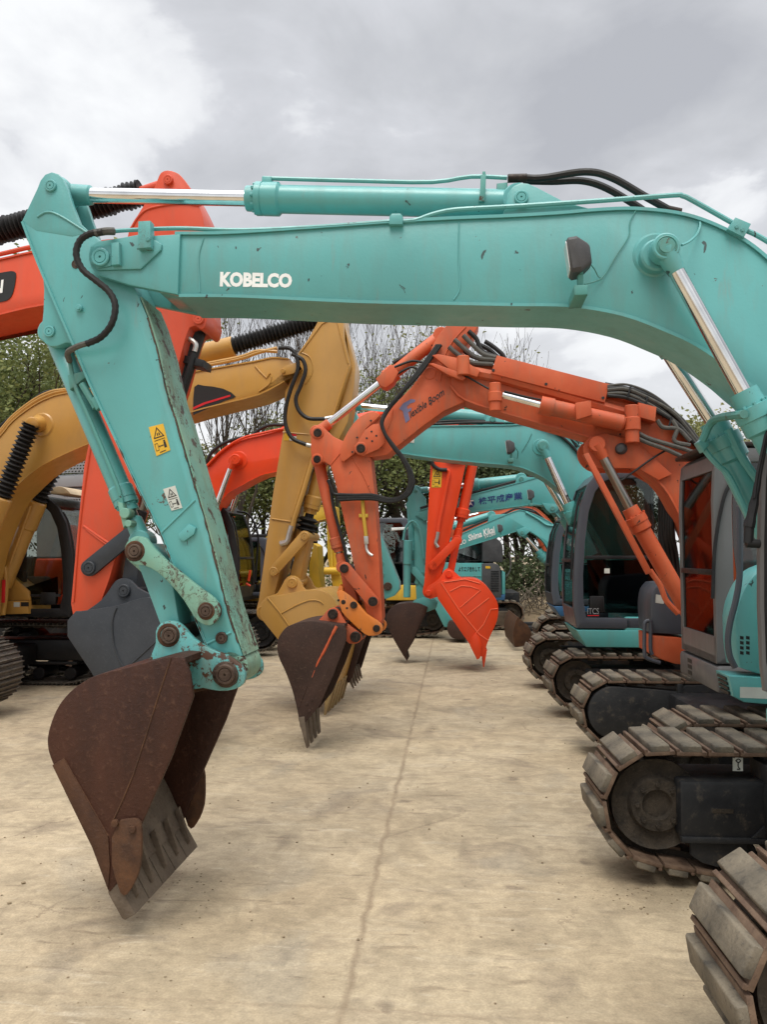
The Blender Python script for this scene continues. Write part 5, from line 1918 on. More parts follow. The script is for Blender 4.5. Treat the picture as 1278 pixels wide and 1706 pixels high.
m.text(F5, 'Shima Kikai', [(781, 902), (825, 887), (823, 876), (780, 891)], -.164, off=.03)
m.text(F5, 'SV280', [(808, 897), (826, 891), (825, 886), (807, 892)], -.164, off=.0)
m.build('lettering', M['white'], boom5, smooth=False)
lift_cyl(E5, F5, (870, 887), (897, 917), (922, 948), 0.0, .085, .042, 'teal_far', boss=False)
MB().prism(F5, [(690, 925), (700, 905), (712, 915), (716, 960), (756, 1035), (750, 1045), (740, 1044), (698, 960)], -.12, .12, .008).build('arm', M['teal_far'], E5)
sh5 = sm([(765, 1040), (750, 1034), (745, 1045), (748, 1056), (757, 1064), (780, 1065)], 3)
bucket(E5, F5, sh5, sh5 + [(792, 1063), (790, 1050)], -.4, .4, 'brownbucket')
m = MB()
sb = [Frame(3.0, 14.6, 4).uz(x, y) for x, y in sm([(863, 1028), (858, 1040), (855, 1058), (858, 1078)], 3)]
FB = Frame(3.0, 14.6, 4)
m.shell_uz(FB, sb, .03, 0, 2.0)
bl = m.build('dozer_blade', M['rustedge'], E5)
m = MB()
m.prism(FB, [(863, 1028), (880, 1042), (888, 1058), (884, 1074), (860, 1078), (856, 1058), (858, 1042)], 0.002, .03, .004)
m.build('side_plate', M['rustedge'], bl)
m = MB()
m.box(FB, FB.uz(866, 1050)[0], 2.5, .5, .62, .3, .42, .02)
m.box(FB, FB.uz(866, 1050)[0], 2.5, 1.4, 1.52, .3, .42, .02)
m.build('blade_arm', M['blackdust'], bl)
track(E5, 3.2, 15.6, .45, 3.0, 1, cover='plain')
track(E5, 3.7, 17.2, .45, 3.0, 1, cover='plain')
undercarriage(E5, Frame(3.6, 16.4, 3.0), .8, 2.2, -.5, .8)
K5 = Frame(3.75, 15.6, 6.0)
house(E5, K5, .5, 2.3, .0, 2.1, 'teal_far', 1, z0=.86)
cab(E5, K5, 0, 0, 1.0, .95, 1.03, 2.45, 1, 'slate', PROF_ROUND, 'glass', skirt='teal_far')

# ================================================================== 6: far orange machine behind it
F6 = Frame(0, 19.0, 6.0)
E6 = thing('excavator', 'farthest orange excavator on the right, only its arched boom showing above the small teal boom', 'excavator', (7.0, 19.0, 0), G_R)
top6 = sm([(720, 892), (780, 861), (830, 850), (868, 843), (890, 846), (909, 860), (924, 878), (940, 905)], 3)
bot6 = sm([(725, 912), (780, 884), (830, 874), (868, 866), (885, 868), (900, 880), (912, 898), (922, 925)], 3)
b6 = boom_box(E6, F6, top6, bot6, [(950, 960), (930, 965)], [(712, 905)], .2, 'salmon')
cyl_full(E6, 'arm_cylinder', F6, (855, 845), (740, 868), .5, .09, .045, 0, 'salmon')
m = MB()
m.ptube(F6, [(868, 846, -.21), (888, 850, -.21), (908, 866, -.21), (930, 890, -.21)], .02)
m.build('hose', M['rubber'], b6)
MB().prism(F6, [(712, 905), (722, 885), (732, 895), (738, 960), (740, 1010), (728, 1012), (718, 960)], -.15, .15, .008).build('arm', M['salmon'], E6)
lift_cyl(E6, F6, (889, 862), (900, 890), (925, 955), 0.0, .09, .045, 'salmon', boss=False)
track(E6, 4.6, 18.3, .5, 3.2, 1, cover='plain')
track(E6, 4.7, 20.1, .5, 3.2, 1, cover='plain')
K6 = Frame(4.5, 18.3, 6.0)
house(E6, K6, .5, 2.6, 0, 2.3, 'salmon', 1)
cab(E6, K6, 0, 0, 1.1, .98, 1.0, 2.45, 1, 'grey', PROF_ROUND, 'glass')

# ================================================================== 7: red-orange machine on the left row
F7 = Frame(0, 12.6, 6.0)
E7 = thing('excavator', 'freshly painted red orange excavator with its red bucket hanging in the middle of the yard', 'excavator', (-3.6, 12.9, 0), G_L)
top7 = sm([(312, 860), (343, 781), (368, 756), (401, 736), (436, 727), (468, 719), (540, 706), (640, 690), (720, 681), (770, 676)], 3)
bot7 = sm([(330, 960), (343, 890), (370, 830), (401, 808), (434, 791), (458, 785), (540, 765), (640, 738), (720, 722), (775, 712)], 3)
boom7 = boom_box(E7, F7, top7, bot7, [(792, 705), (797, 692), (790, 680)], [(322, 1000), (300, 1000), (300, 940)], .24, 'redorange')
m = MB()
m.pin(F7, 397, 767, 16, -.245, -.2, 30, False)
m.pin(F7, 391, 765, 9, -.42, -.23, 22)
m.build('boss', M['redorange'], boom7)
m = MB()
m.ptube(F7, [(345, 776, -.26), (370, 751, -.26), (402, 731, -.26), (436, 722, -.26), (480, 713, -.26), (560, 700, -.26)], .022)
m.ptube(F7, [(345, 780, -.2), (372, 754, -.2), (402, 735, -.2), (436, 726, -.2), (480, 717, -.2), (560, 702, -.2)], .018)
m.build('pipe', M['redorange'], boom7)
m = MB()
m.ptube(F7, [(342, 776, -.1), (352, 755, -.1), (370, 740, -.1), (395, 731, -.1), (415, 729, -.1)], .03)
m.build('hose', M['rubber'], boom7)
m = MB()
m.ptube(F7, [(420, 725, .1), (435, 714, .1), (452, 708, .1), (475, 708, .1), (500, 705, .1)], .03)
m.build('hose', M['rubber'], boom7)
ears(boom7, F7, [(440, 726), (465, 714), (480, 706), (500, 703), (510, 712)], .15, 'redorange', name='cylinder_ear')
cyl_full(E7, 'arm_cylinder', F7, (545, 712), (770, 662), .48, .105, .05, 0, 'redorange')
lift_cyl(E7, F7, (389, 767), (357, 852), (325, 960), -.36, .085, .045, 'redorange', boss=False)
lift_cyl(E7, F7, (403, 800), (383, 858), (358, 940), .36, .1, .045, 'redorange', boss=False)
arm7 = MB().prism(F7, sm([(736, 690), (748, 672), (768, 663), (790, 664), (800, 676), (798, 695)], 2) + [(777, 767), (758, 857), (741, 939), (734, 962), (724, 990)] + sm([(722, 994), (716, 997), (708, 994), (704, 986), (706, 975)], 2) + [(707, 970), (713, 857), (718, 767)], -.18, .18, .01).build('arm', M['redorange'], E7)
m = MB()
m.prism(F7, [(768, 690), (790, 690), (797, 668), (778, 668)], -.186, -.182, 0, ref=-.18)
m.build('green_decal', M['green'], arm7)
warn_label(arm7, F7, [(719, 812), (735, 812), (737, 781), (721, 781)], -.182)
m = MB()
m.ptube(F7, [(741, 783, -.21), (748, 785, -.21), (746, 800, -.21), (732, 870, -.21), (730, 886, -.21)], .028, n=2)
m.build('pipe', M['redorange'], arm7)
m = MB()
m.ptube(F7, [(719, 765, -.22), (722, 775, -.22), (732, 782, -.22), (745, 783, -.22)], .032)
m.ptube(F7, [(744, 765, -.2), (755, 770, -.2), (768, 769, -.2), (776, 764, -.2)], .03)
m.build('hose', M['rubber'], arm7)
m = MB()
m.ptube(F7, [(730, 886, -.21), (728, 897, -.21), (726, 905, -.21), (730, 912, -.21)], .03)
m.build('hose_fitting', M['zinc'], arm7)
pins(arm7, F7, [(721, 942, 7.5, -.235, .235)], 'redorange')
pins(arm7, F7, [(714, 988, 5, -.26, .26)], 'redorange')
cyl_full(E7, 'bucket_cylinder', F7, (798, 725), (761, 900), .82, .082, .05, 0, 'redorange', 'redorange', head=1.4)
for wa, wb in ((-.235, -.195), (.195, .235)):
    MB().link(F7, (761, 901), 6.5, (721, 942), 7.5, wa, wb).build('side_link', M['redorange'], E7)
MB().prism(F7, [(755, 902), (767, 902), (756, 955), (744, 955)], -.12, .12, .01).build('bucket_link', M['redorange'], E7)
sh7 = sm([(735, 968), (769, 964), (792, 965), (808, 974), (822, 991), (830, 1008), (828, 1034), (814, 1066), (805, 1094)], 4)
b7 = bucket(E7, F7, sh7, sh7 + [(796, 1092), (730, 998), (724, 975)], -.5, .5, 'redorange', th=.03, flip=-1, teeth=((808, 1082), (806, 1112), 5, .035, .3), lipmat='redorange', tooth_w=.1)
for wa, wb in ((-.23, -.19), (.19, .23)):
    MB().prism(F7, sm([(707, 988), (714, 976), (724, 970), (733, 962), (740, 950), (748, 947), (756, 952), (764, 960), (775, 966)], 2) + [(760, 980), (730, 994), (716, 998)], wa, wb, .006, ref=-.23).build('bucket_ear', M['redorange'], b7)
MB().pin(F7, 748, 956, 6, -.26, .26).build('pin', M['redorange'], b7)
m = MB()
m.prism(F7, [(783, 1075), (785, 1063), (792, 1054), (798, 1060), (803, 1075), (800, 1096), (795, 1099)], -.53, -.501, .006, ref=-.53)
m.build('side_cutter', M['redorange'], b7)
m = MB()
for pts in ([(735, 971), (765, 1016), (799, 1057), (814, 1067)], [(740, 970), (775, 965), (800, 972)], [(750, 985), (768, 976), (785, 977), (801, 983), (767, 1012)], [(793, 1055), (806, 1040), (818, 1015), (829, 1014)], [(815, 996), (779, 1024)]):
    m.ptube(F7, pts, .008, w=-.501, smooth=False)
m.build('weld', M['ridge_light'], b7)
track(E7, -1.95, 11.55, .5, 3.9, -1, style='steel', T=.8, cover='disc', frame_mat='black')
track(E7, -1.85, 13.75, .5, 3.9, -1, style='steel', T=.8, cover='disc', frame_mat='black')
undercarriage(E7, Frame(-1.9, 12.9, 3.0), -2.9, -.9, -.9, .9, 'black')
K7 = Frame(-2.42, 12.85, 6.0)
house(E7, Frame(-3.7, 12.9, 6.0), .7, -2.0, -1.3, 1.3, 'redorange', -1, cw='black')
cab(E7, K7, 0, 0, 1.25, 1.0, 1.08, 2.68, -1, 'black', PROF_ROUND, 'glass')
m = MB()
m.ptube(F7, [(395, 852, .5), (412, 856, .5), (424, 872, .5), (430, 895, .5), (428, 930, .5), (425, 970, .5)], .018)
m.build('mirror_rail', M['black'], E7)
m = MB()
m.cyl(F7.px(414, 968, .4), F7.px(417, 950, .4), .022)
m.cyl(F7.px(410, 972, .4), F7.px(417, 976, .4), .02)
m.build('grab_rail', M['redorange'], E7)

# ================================================================== 8: big red-orange machine at the left edge
F8 = Frame(-2.6, 7.2, 6.0)
E8 = thing('excavator', 'big red orange excavator cut by the left edge, its arm ending in a charcoal bucket', 'excavator', (-7.6, 7.6, 0), G_L)
top8 = sm([(-430, 760), (-380, 640), (-300, 540), (-190, 478), (-80, 448), (0, 433), (60, 420), (180, 402), (270, 400)], 3)
bot8 = sm([(-410, 960), (-385, 860), (-330, 720), (-250, 620), (-130, 555), (0, 522), (67, 507), (180, 492), (280, 482)], 3)
boom8 = boom_box(E8, F8, top8, bot8, [(312, 468), (322, 440), (305, 412)], [(-440, 985), (-490, 970), (-480, 880)], .26, 'coral')
m = MB()
m.prism(F8, sm([(-40, 463), (8, 454), (24, 453), (27, 462), (22, 488), (14, 500), (0, 504), (-40, 512)], 2), -.256, -.2505, 0, ref=-.25)
dk = m.build('decal', M['ink'], boom8)
m = MB()
m.text(F8, 'N', [(-14, 492), (4, 488), (6, 466), (-12, 470)], -.259, off=.03)
m.build('lettering', M['white'], dk, smooth=False)
m = MB()
m.ptube(F8, [(-80, 440, -.2), (0, 424, -.2), (52, 412, -.2), (110, 402, -.2)], .022)
m.build('pipe', M['coral'], boom8)
lf8 = [(256, 316), (242, 338), (215, 381), (180, 560), (149, 732), (140, 775), (131, 861), (118, 1005), (121, 1024), (134, 1032)]
m = MB()
m.prism(F8, sm([(256, 316), (262, 300), (268, 288), (279, 284), (292, 287), (302, 294), (316, 313), (331, 343), (338, 362), (341, 382)], 2) + [(343, 515)] + sm([(345, 530), (341, 545), (334, 549), (326, 543), (316, 546)], 2) + [(310, 560), (288, 640), (240, 768), (206, 880), (182, 965), (160, 1025)] + lf8[::-1], -.22, .22, .008)
arm8 = m.build('arm', M['coral'], E8)
m = MB()
m.ptube(F8, [(217, 383), (231, 361), (252, 347), (300, 340), (335, 343)], .01, w=-.222)
m.ptube(F8, [(152, 732), (134, 861), (122, 1003)], .012, w=-.222)
m.ptube(F8, [(139, 876), (162, 892), (183, 906)], .012, w=-.222)
m.ptube(F8, [(143, 881), (165, 898), (181, 909)], .01, w=-.222)
m.build('weld', M['coral'], arm8)
pins(arm8, F8, [(279, 299, 8.5, -.25, .25), (330, 531, 9.5, -.25, .25)], 'coral')
m = MB()
bellows(m, F8.px(-30, 393, .0), F8.px(236, 322, .0), .128, .042)
bl8 = m.build('rod_bellows', M['rubber'], E8)
m = MB()
m.cyl(F8.px(225, 324, 0), F8.px(279, 306, 0), .05)
m.cyl(F8.px(-260, 452, 0), F8.px(-20, 390, 0), .12)
m.build('arm_cylinder', M['coral'], E8)
bc8 = cyl_full(E8, 'bucket_cylinder', F8, (332, 540), (224, 884), .84, .085, .05, 0, 'black', 'dullrod')
m = MB()
m.ptube(F8, [(305, 560, -.14), (318, 566, -.14), (326, 574, -.14), (324, 586, -.14)], .024)
m.build('hose_elbow', M['zinc'], bc8)
m = MB()
m.ptube(F8, [(262, 555, -.16), (280, 555, -.16), (305, 559, -.15)], .022)
m.build('hose', M['rubber'], bc8)
m = MB()
m.ptube(F8, [(323, 588, -.13), (316, 615, -.13), (303, 650, -.12)], .03, n=3)
m.prism(F8, [(300, 590), (340, 600), (338, 612), (299, 603)], -.13, .1, .006)
m.build('pipe', M['black'], bc8)
for wa, wb in ((-.27, -.23), (.23, .27)):
    m = MB()
    m.link(F8, (148, 946), 14, (224, 884), 13, wa, wb)
    lk = m.build('side_link', M['blackbucket'], E8)
    if wa < 0:
        pins(lk, F8, [(147, 946, 11, -.29, .29)], 'blackbucket')
MB().prism(F8, [(214, 890), (236, 888), (226, 985), (200, 985)], -.16, .16, .01).build('bucket_link', M['blackbucket'], E8)
sh8 = sm([(134, 1018), (193, 1009), (244, 995), (278, 1008), (302, 1050), (306, 1110), (292, 1170), (262, 1225), (236, 1262)], 4)
b8 = bucket(E8, F8, sh8, sh8 + [(224, 1258), (152, 1120), (112, 1060), (112, 1034), (126, 1018)], -.58, .58, 'blackbucket', th=.03, flip=-1, teeth=((240, 1240), (222, 1285), 5, .035, .3), tooth_w=.12)
for wa, wb in ((-.28, -.235), (.235, .28)):
    MB().prism(F8, sm([(146, 1016), (168, 1000), (182, 982), (192, 968), (204, 963), (217, 967), (230, 980), (250, 990), (285, 1012)], 2) + [(230, 1040), (140, 1060), (125, 1040)], wa, wb, .006, ref=-.28).build('bucket_ear', M['blackbucket'], b8)
MB().pin(F8, 205, 984, 11, -.31, .31).build('pin', M['blackbucket'], b8)
m = MB()
m.ptube(F8, sm([(194, 1012), (187, 1035), (190, 1075), (202, 1105), (215, 1125)], 2), .008, w=-.583, smooth=False)
m.ptube(F8, [(258, 1070), (212, 1112), (205, 1118)], .006, w=-.583)
m.build('weld', M['blackbucket'], b8)
track(E8, -5.3, 6.3, .55, 4.2, -1, style='steel', T=.85, frame_mat='black')
track(E8, -5.2, 8.5, .55, 4.2, -1, style='steel', T=.85, frame_mat='black')
undercarriage(E8, Frame(-5.2, 7.6, 3.0), -3.1, -1.0, -.9, .9, 'black')
house(E8, Frame(-7.2, 7.65, 6.0), 1.0, -2.3, -1.35, 1.35, 'coral', -1, cw='black', z0=1.0, ztop=2.0)
cab(E8, Frame(-5.6, 8.0, 6.0), 0, .1, 1.5, 1.0, 1.2, 2.9, -1, 'black', PROF_ROUND, 'glass')

# ================================================================== 9: ochre machine
F9 = Frame(-.5, 9.2, 8.0)
E9 = thing('excavator', 'ochre yellow excavator with bellows on its cylinders, black cab and toothed yellow bucket', 'excavator', (-6.0, 9.9, 0), G_L)
top9 = sm([(-110, 880), (-60, 790), (0, 727), (21, 702), (54, 677), (84, 662), (113, 655), (200, 640), (336, 618), (424, 603), (453, 597), (480, 599)], 3)
bot9 = sm([(-50, 1000), (-30, 910), (0, 840), (20, 815), (67, 775), (146, 738), (200, 720), (340, 679), (428, 657), (473, 634)], 3)
boom9 = boom_box(E9, F9, top9, bot9, [(492, 625), (502, 614), (495, 603)], [(-60, 1020), (-115, 1020), (-118, 950)], .27, 'yellow')
m = MB()
m.prism(F9, sm([(322, 691), (324, 645), (340, 643), (372, 648), (393, 661), (375, 668), (322, 692)], 2), -.266, -.2605, 0, ref=-.26)
dk = m.build('decal', M['ink'], boom9)
m = MB()
m.prism(F9, [(322, 679), (340, 671), (384, 658), (384, 661), (342, 674), (322, 683)], -.269, -.2665, 0, ref=-.26)
m.build('stripe', M['red'], dk)
m = MB()
m.prism(F9, [(469, 617), (475, 611), (492, 605), (500, 612), (490, 623), (472, 627)], -.30, -.262, .008, ref=-.28)
m.pin(F9, 471, 618, 4, -.325, -.29)
m.build('pin_plate', M['yellow'], boom9)
m = MB()
m.ptube(F9, [(425, 610), (432, 618), (444, 630), (450, 622)], .01, w=-.262, smooth=False)
m.ptube(F9, [(432, 652), (448, 640), (452, 628)], .01, w=-.262)
m.build('weld', M['yellow'], boom9)
m = MB()
m.pin(F9, 69, 708, 21, -.275, -.2, 36, False)
m.build('boss', M['yellow'], boom9)
m = MB()
m.lathe(F9.px(52, 705, -.55), F9.px(66, 707, -.24), [(0, 0), (0, .06), (.01, .075), (.2, .08), (.32, .12)], 24)
m.build('pin', M['yellow'], boom9)
for d in (0, 1):
    m = MB()
    m.ptube(F9, [(0, 722 - d * 4, -.2), (22, 697 - d * 4, -.2), (54, 672 - d * 4, -.2), (84, 657 - d * 4, -.2), (115, 650 - d * 2, -.2), (200, 634, -.2)], .02)
    m.build('pipe', M['yellow'], boom9)
    m = MB()
    m.ptube(F9, [(340, 610 - d * 3, -.2), (400, 598 - d * 3, -.2), (430, 588 - d * 3, -.2), (462, 580 + d * 6, -.2)], .022)
    m.build('pipe', M['yellow'], boom9)
for off in (0, 4):
    m = MB()
    m.ptube(F9, [(-20, 730, .1), (10, 703 + off, .1), (35, 685 + off, .1), (55, 668 + off, .1), (75, 655 + off, .1), (95, 652, .1)], .028)
    m.build('hose', M['rubber'], boom9)
for pts in ([(464, 580), (483, 581), (494, 594), (496, 616), (484, 650), (476, 682), (476, 708), (487, 730), (510, 741)], [(486, 590), (495, 594), (505, 601), (509, 618), (501, 643), (493, 664), (498, 684), (514, 697), (541, 698)]):
    m = MB()
    m.ptube(F9, pts, .024, w=-.32)
    m.build('hose', M['rubber'], boom9)
    m = MB()
    m.cyl(F9.px(*pts[-1], -.32), F9.px(pts[-1][0] + 16, pts[-1][1] - (3 if pts[-1][0] > 520 else -4), -.30), .026)
    m.build('hose_fitting', M['zinc'], boom9)
# arm
m = MB()
m.prism(F9, [(555, 497), (570, 500), (573, 564), (584, 608), (558, 691), (530, 745), (516, 775), (497, 840), (482, 895), (466, 955), (452, 1010)] + sm([(446, 1030), (436, 1034), (428, 1026), (427, 1014)], 2) + [(431, 999), (445, 893), (455, 820), (473, 710), (475, 651), (481, 640), (497, 588), (514, 564), (532, 531), (545, 505)], -.21, .21, .01)
arm9 = m.build('arm', M['yellow'], E9)
m = MB()
m.prism(F9, [(572, 540), (590, 606), (588, 640), (578, 700), (560, 735), (528, 775), (522, 765), (560, 690), (582, 610)], -.12, .21, .008, ref=-.2)
m.build('back_plate', M['yellow'], arm9)
m = MB()
m.ptube(F9, [(500, 588), (516, 567), (536, 540), (550, 533), (562, 536), (580, 606)], .010, w=-.212, smooth=False)
m.ptube(F9, [(582, 610), (556, 690), (514, 772), (486, 862)], .014, w=-.212, smooth=False)
m.ptube(F9, [(452, 864), (484, 869)], .010, w=-.212)
m.ptube(F9, [(471, 720), (515, 724)], .008, w=-.212)
m.ptube(F9, sm([(503, 588), (515, 594), (521, 608), (519, 625), (508, 640)], 2), .008, w=-.212, smooth=False)
m.build('weld', M['yellow'], arm9)
m = MB()
m.mat(0).prism(F9, [(473, 734), (482, 734), (482, 722), (474, 722)], -.214, -.2105, 0, ref=-.21)
m.mat(1).prism(F9, [(482.3, 734), (494, 735), (494, 727.2), (482.3, 726.8)], -.214, -.2105, 0, ref=-.21)
m.mat(2).prism(F9, [(482.3, 726.6), (494, 727), (494, 723), (482.3, 722)], -.214, -.2105, 0, ref=-.21)
m.build('sticker', [M['stick_yellow'], M['paper'], M['red']], arm9)
m = MB()
m.ptube(F9, [(530, 735, -.24), (505, 820, -.24), (491, 862, -.24), (486, 884, -.24)], .03, smooth=False)
m.build('pipe', M['yellow'], arm9)
m = MB()
m.ptube(F9, [(486, 876, -.25), (482, 890, -.25), (478, 902, -.25), (467, 906, -.25)], .034)
m.build('valve', M['zinc'], arm9)
pins(arm9, F9, [(455, 952, 7.5, -.30, .30), (437, 1018, 9, -.3, .3)], 'yellow')
cy9 = MB()
pa, pb = F9.px(250, 612, 0), F9.px(390, 577, 0)
cy9.cyl(pa, pb, .125, 24)
cy9.lathe(pb, F9.px(545, 527, 0), [(0, .055), ((F9.px(545, 527, 0) - pb).length, .055)], 16)
cy9 = cy9.build('arm_cylinder', M['yellow'], E9)
m = MB()
bellows(m, F9.px(388, 577, 0), F9.px(530, 534, 0), .118, .045)
m.build('rod_bellows', M['rubber'], cy9)
bc9 = cyl_full(E9, 'bucket_cylinder', F9, (540, 760), (507, 893), .72, .085, .055, 0, 'yellow', 'black')
m = MB()
bellows(m, F9.px(515, 862, 0), F9.px(509, 886, 0), .12, .05)
m.build('rod_bellows', M['rubber'], bc9)
for wa, wb in ((-.285, -.235), (.235, .285)):
    m = MB()
    m.link(F9, (455, 952), 8, (507, 893), 9, wa, wb)
    lk = m.build('side_link', M['yellow'], E9)
    if wa < 0:
        pins(lk, F9, [(507, 893, 7, -.30, .30)], 'yellow')
MB().prism(F9, [(498, 895), (515, 893), (498, 972), (480, 972)], -.15, .15, .01).build('bucket_link', M['yellow'], E9)
sh9 = sm([(447, 994), (470, 991), (505, 984), (530, 983), (549, 990), (562, 1008), (570, 1040), (568, 1080), (556, 1130), (545, 1165)], 4)
b9 = bucket(E9, F9, sh9, sh9 + [(536, 1164), (462, 1064), (433, 1028), (436, 1005)], -.55, .55, 'yellow', th=.03, flip=-1, teeth=((548, 1145), (540, 1192), 6, .04, .55), lipmat='yellow_worn', tooth_w=.13)
for wa, wb in ((-.29, -.23), (.23, .29)):
    MB().prism(F9, sm([(432, 1008), (444, 994), (462, 988), (474, 966), (484, 959), (494, 961), (502, 971), (508, 982), (530, 984)], 2) + [(500, 1010), (440, 1030), (428, 1020)], wa, wb, .008, ref=-.29).build('bucket_ear', M['yellow'], b9)
MB().pin(F9, 486, 971, 8.5, -.32, .32).build('pin', M['yellow'], b9)
m = MB()
m.ptube(F9, [(446, 996), (466, 1020), (484, 1046)], .010, w=-.552, smooth=False)
m.ptube(F9, sm([(468, 1022), (490, 1010), (515, 1000), (532, 1001), (538, 1006)], 2), .008, w=-.552, smooth=False)
m.build('weld', M['yellow'], b9)
# lift cylinders with bellows
for (a, b_, c_, w_) in (((52, 707), (4, 828), (-70, 1000), -.5), ((90, 780), (63, 835), (5, 975), .42)):
    pa, pb, pe = F9.px(*a, w_), F9.px(*b_, w_), F9.px(*c_, w_)
    m = MB()
    d = (pb - pe).normalized()
    ln = (pb - pe).length
    m.lathe(pe, pb, [(0, .0), (0, .11), (ln - .40, .11), (ln - .38, .125), (ln - .02, .125), (ln, .11), (ln, 0)], 24)
    o = m.build('boom_cylinder', M['yellow'], E9)
    m = MB()
    bellows(m, pb, pa, .115, .055)
    m.build('rod_bellows', M['rubber'], o)
    m = MB()
    m.ptube(F9, [(b_[0] - 12, b_[1] + 8, w_ - .12), (b_[0] - 30, b_[1] + 60, w_ - .12), (c_[0] + 12, c_[1] - 35, w_ - .12)], .018)
    m.build('pipe', M['yellow'], o)
track(E9, -4.2, 8.42, .6, 4.4, -1, style='steel', T=.86, th=3, frame_mat='black')
track(E9, -3.55, 10.7, .6, 4.4, -1, style='steel', T=.86, th=3, frame_mat='black')
undercarriage(E9, Frame(-3.9, 9.8, 3.0), -3.2, -1.0, -.9, 1.0, 'black')
house(E9, Frame(-6.0, 9.9, 6.0), .9, -2.4, -1.35, 1.35, 'yellow', -1, cw='yellow', z0=1.0, ztop=2.0)
K9 = Frame(-4.12, 10.25, 6.0)
c9 = cab(E9, K9, 0, 0, 1.55, 1.0, .98, 2.62, -1, 'black', PROF_ROUND, 'glass_clear', split=.12)
m = MB()
m.prism(K9, sm([(84, 816), (92, 811), (104, 811), (114, 818), (118, 823)], 2) + [(84, 823)], .1, .9, .02)
m.build('roof_hatch', M['cream'], c9)
m = MB()
m.prism(F9, [(8, 1000), (10, 960), (22, 962), (48, 985), (50, 1000)], .5, .8, .012, ref=.5)
m.prism(F9, [(-40, 1000), (50, 1000.5), (50, 1022), (-40, 1024)], .45, 1.0, .012, ref=.5)
fb = m.build('front_frame', M['yellow'], E9)
m = MB()
m.prism(F9, [(23, 1011), (33, 1011), (33, 1003), (23, 1003)], .4475, .4492, 0, ref=.45)
m.build('sticker', M['paper'], fb)
m = MB()
m.prism(F9, [(35, 1010), (48, 1010), (48, 1003), (35, 1003)], .4475, .4492, 0, ref=.45)
m.build('sticker', M['ink'], fb)
for x in (-2, 5):
    m = MB()
    m.ptube(F9, [(x - 6, 1000, .3), (x - 4, 950, .3), (x, 944, .3), (x + 4, 950, .3), (x + 5, 985, .3), (x, 1024, .3)], .03)
    m.build('pipe', M['yellow'], fb)
m = MB()
m.prism(F9, [(3, 966), (8, 966), (7, 1004), (2, 1004)], .24, .26, .003)
m.build('red_ribbon', M['red'], fb)

# ================================================================== machines at the far end
E10 = thing('excavator', 'black excavator half hidden behind the ochre arm, grey roofed cab with large panes', 'excavator', (-2.7, 15.6, 0), G_L)
K10 = Frame(-2.3, 15.2, 6.0)
cab(E10, K10, 0, 0, 1.35, 1.2, 1.0, 2.15, -1, 'slate', PROF_BOX, 'glass', split=.2)
house(E10, Frame(-3.6, 15.6, 6.0), 1.0, -1.6, -1.2, 1.2, 'black', -1, cw='black')
track(E10, -1.9, 14.6, .5, 3.4, -1, style='steel', T=.75, frame_mat='black')
track(E10, -1.8, 16.4, .5, 3.4, -1, style='steel', T=.75, frame_mat='black')

def far_machine(label, x, y, th, mat, cabmat, side, cabz, group, cw='greylight', glass='glass', back=1.5):
    E = thing('excavator', label, 'excavator', (x, y, 0), group)
    F = Frame(x, y, th)
    house(E, F, -.7 * side, back * side, -1.1, 1.1, mat, side, cw=cw, ztop=1.85)
    cab(E, F, -1.05 * side, -1.15, 1.2, 1.0, 1.05, cabz, side, cabmat, PROF_BOX, glass, split=.35)
    for wy in (-1.15, .7):
        p = F.L(-1.6 * side, wy, 0)
        track(E, p.x, p.y, .45, 2.6, side, style='rubber', cover='plain', th=th)
    return E, F
G_F = 'excavators closing the far end of the yard'
E11, F11 = far_machine('dark cabbed excavator standing behind the orange arm, its brown tracks on the concrete', .55, 18.0, 8, 'blackdust', 'slate', 1, 2.62, G_F, cw='slate', back=.75)
m = MB()
m.prism(F11, [(640, 1000), (705, 1000), (703, 977), (668, 975), (645, 985)], -1.5, -.9, .02, ref=-1.5)
m.build('front_guard', M['yellow_br'], E11)
m = MB()
m.prism(F11, [(652, 884), (678, 882), (680, 878), (652, 879)], -1.2, -.2, .01, ref=-1.2)
m.build('roof_sheet', M['white'], E11)

E12 = thing('excavator', 'teal excavator with grey engine hood and black flank lettering parked past the red bucket', 'excavator', (2.4, 19.2, 0), G_F)
F12 = Frame(2.4, 18.6, 4.0)
m = MB()
m.prism(F12, [(700, 1000), (700, 938), (806, 938), (806, 1000)], 0, 2.2, .03)
hb = m.build('flank_panel', M['teal_far'], E12)
m = MB()
m.text(F12, 'よりエジきれして', [(764, 952), (800, 952), (800, 944), (764, 944)], -.004, off=.03)
m.build('lettering', M['ink'], hb, smooth=False)
m = MB()
m.ptube(F12, [(765, 960), (805, 960)], .01, w=-.003)
m.build('trim', M['teal_dk'], hb)
m = MB()
m.prism(F12, sm([(802.5, 1000), (802.5, 938.5)], 1) + sm([(822, 938), (830, 941), (834, 950), (836, 985)], 2) + [(836, 996), (820, 996)], -.02, 2.25, .03)
cwt = m.build('counterweight', M['plastic'], E12)
m = MB()
for k in range(9):
    m.prism(F12, [(818, 951 + k * 4), (831, 951 + k * 4), (831.5, 953 + k * 4), (818, 953 + k * 4)], -.028, -.0205, 0)
m.build('grille', M['blackdust'], cwt)
m = MB()
m.prism(F12, [(809, 943), (817, 943), (817, 947), (809, 947)], -.0245, -.0215, 0)
m.build('sticker', M['stick_yellow'], cwt)
m = MB()
m.prism(F12, [(836.5, 950), (842, 954), (842, 990), (836.5, 990)], .0, 2.2, .02)
m.build('rear_panel', M['teal_far'], E12)
m = MB()
m.prism(F12, [(812, 990.5), (842, 990.5), (841, 1000), (818, 1000)], -.01, 2.2, .02)
m.build('rear_bumper', M['blue'], E12)
m = MB()
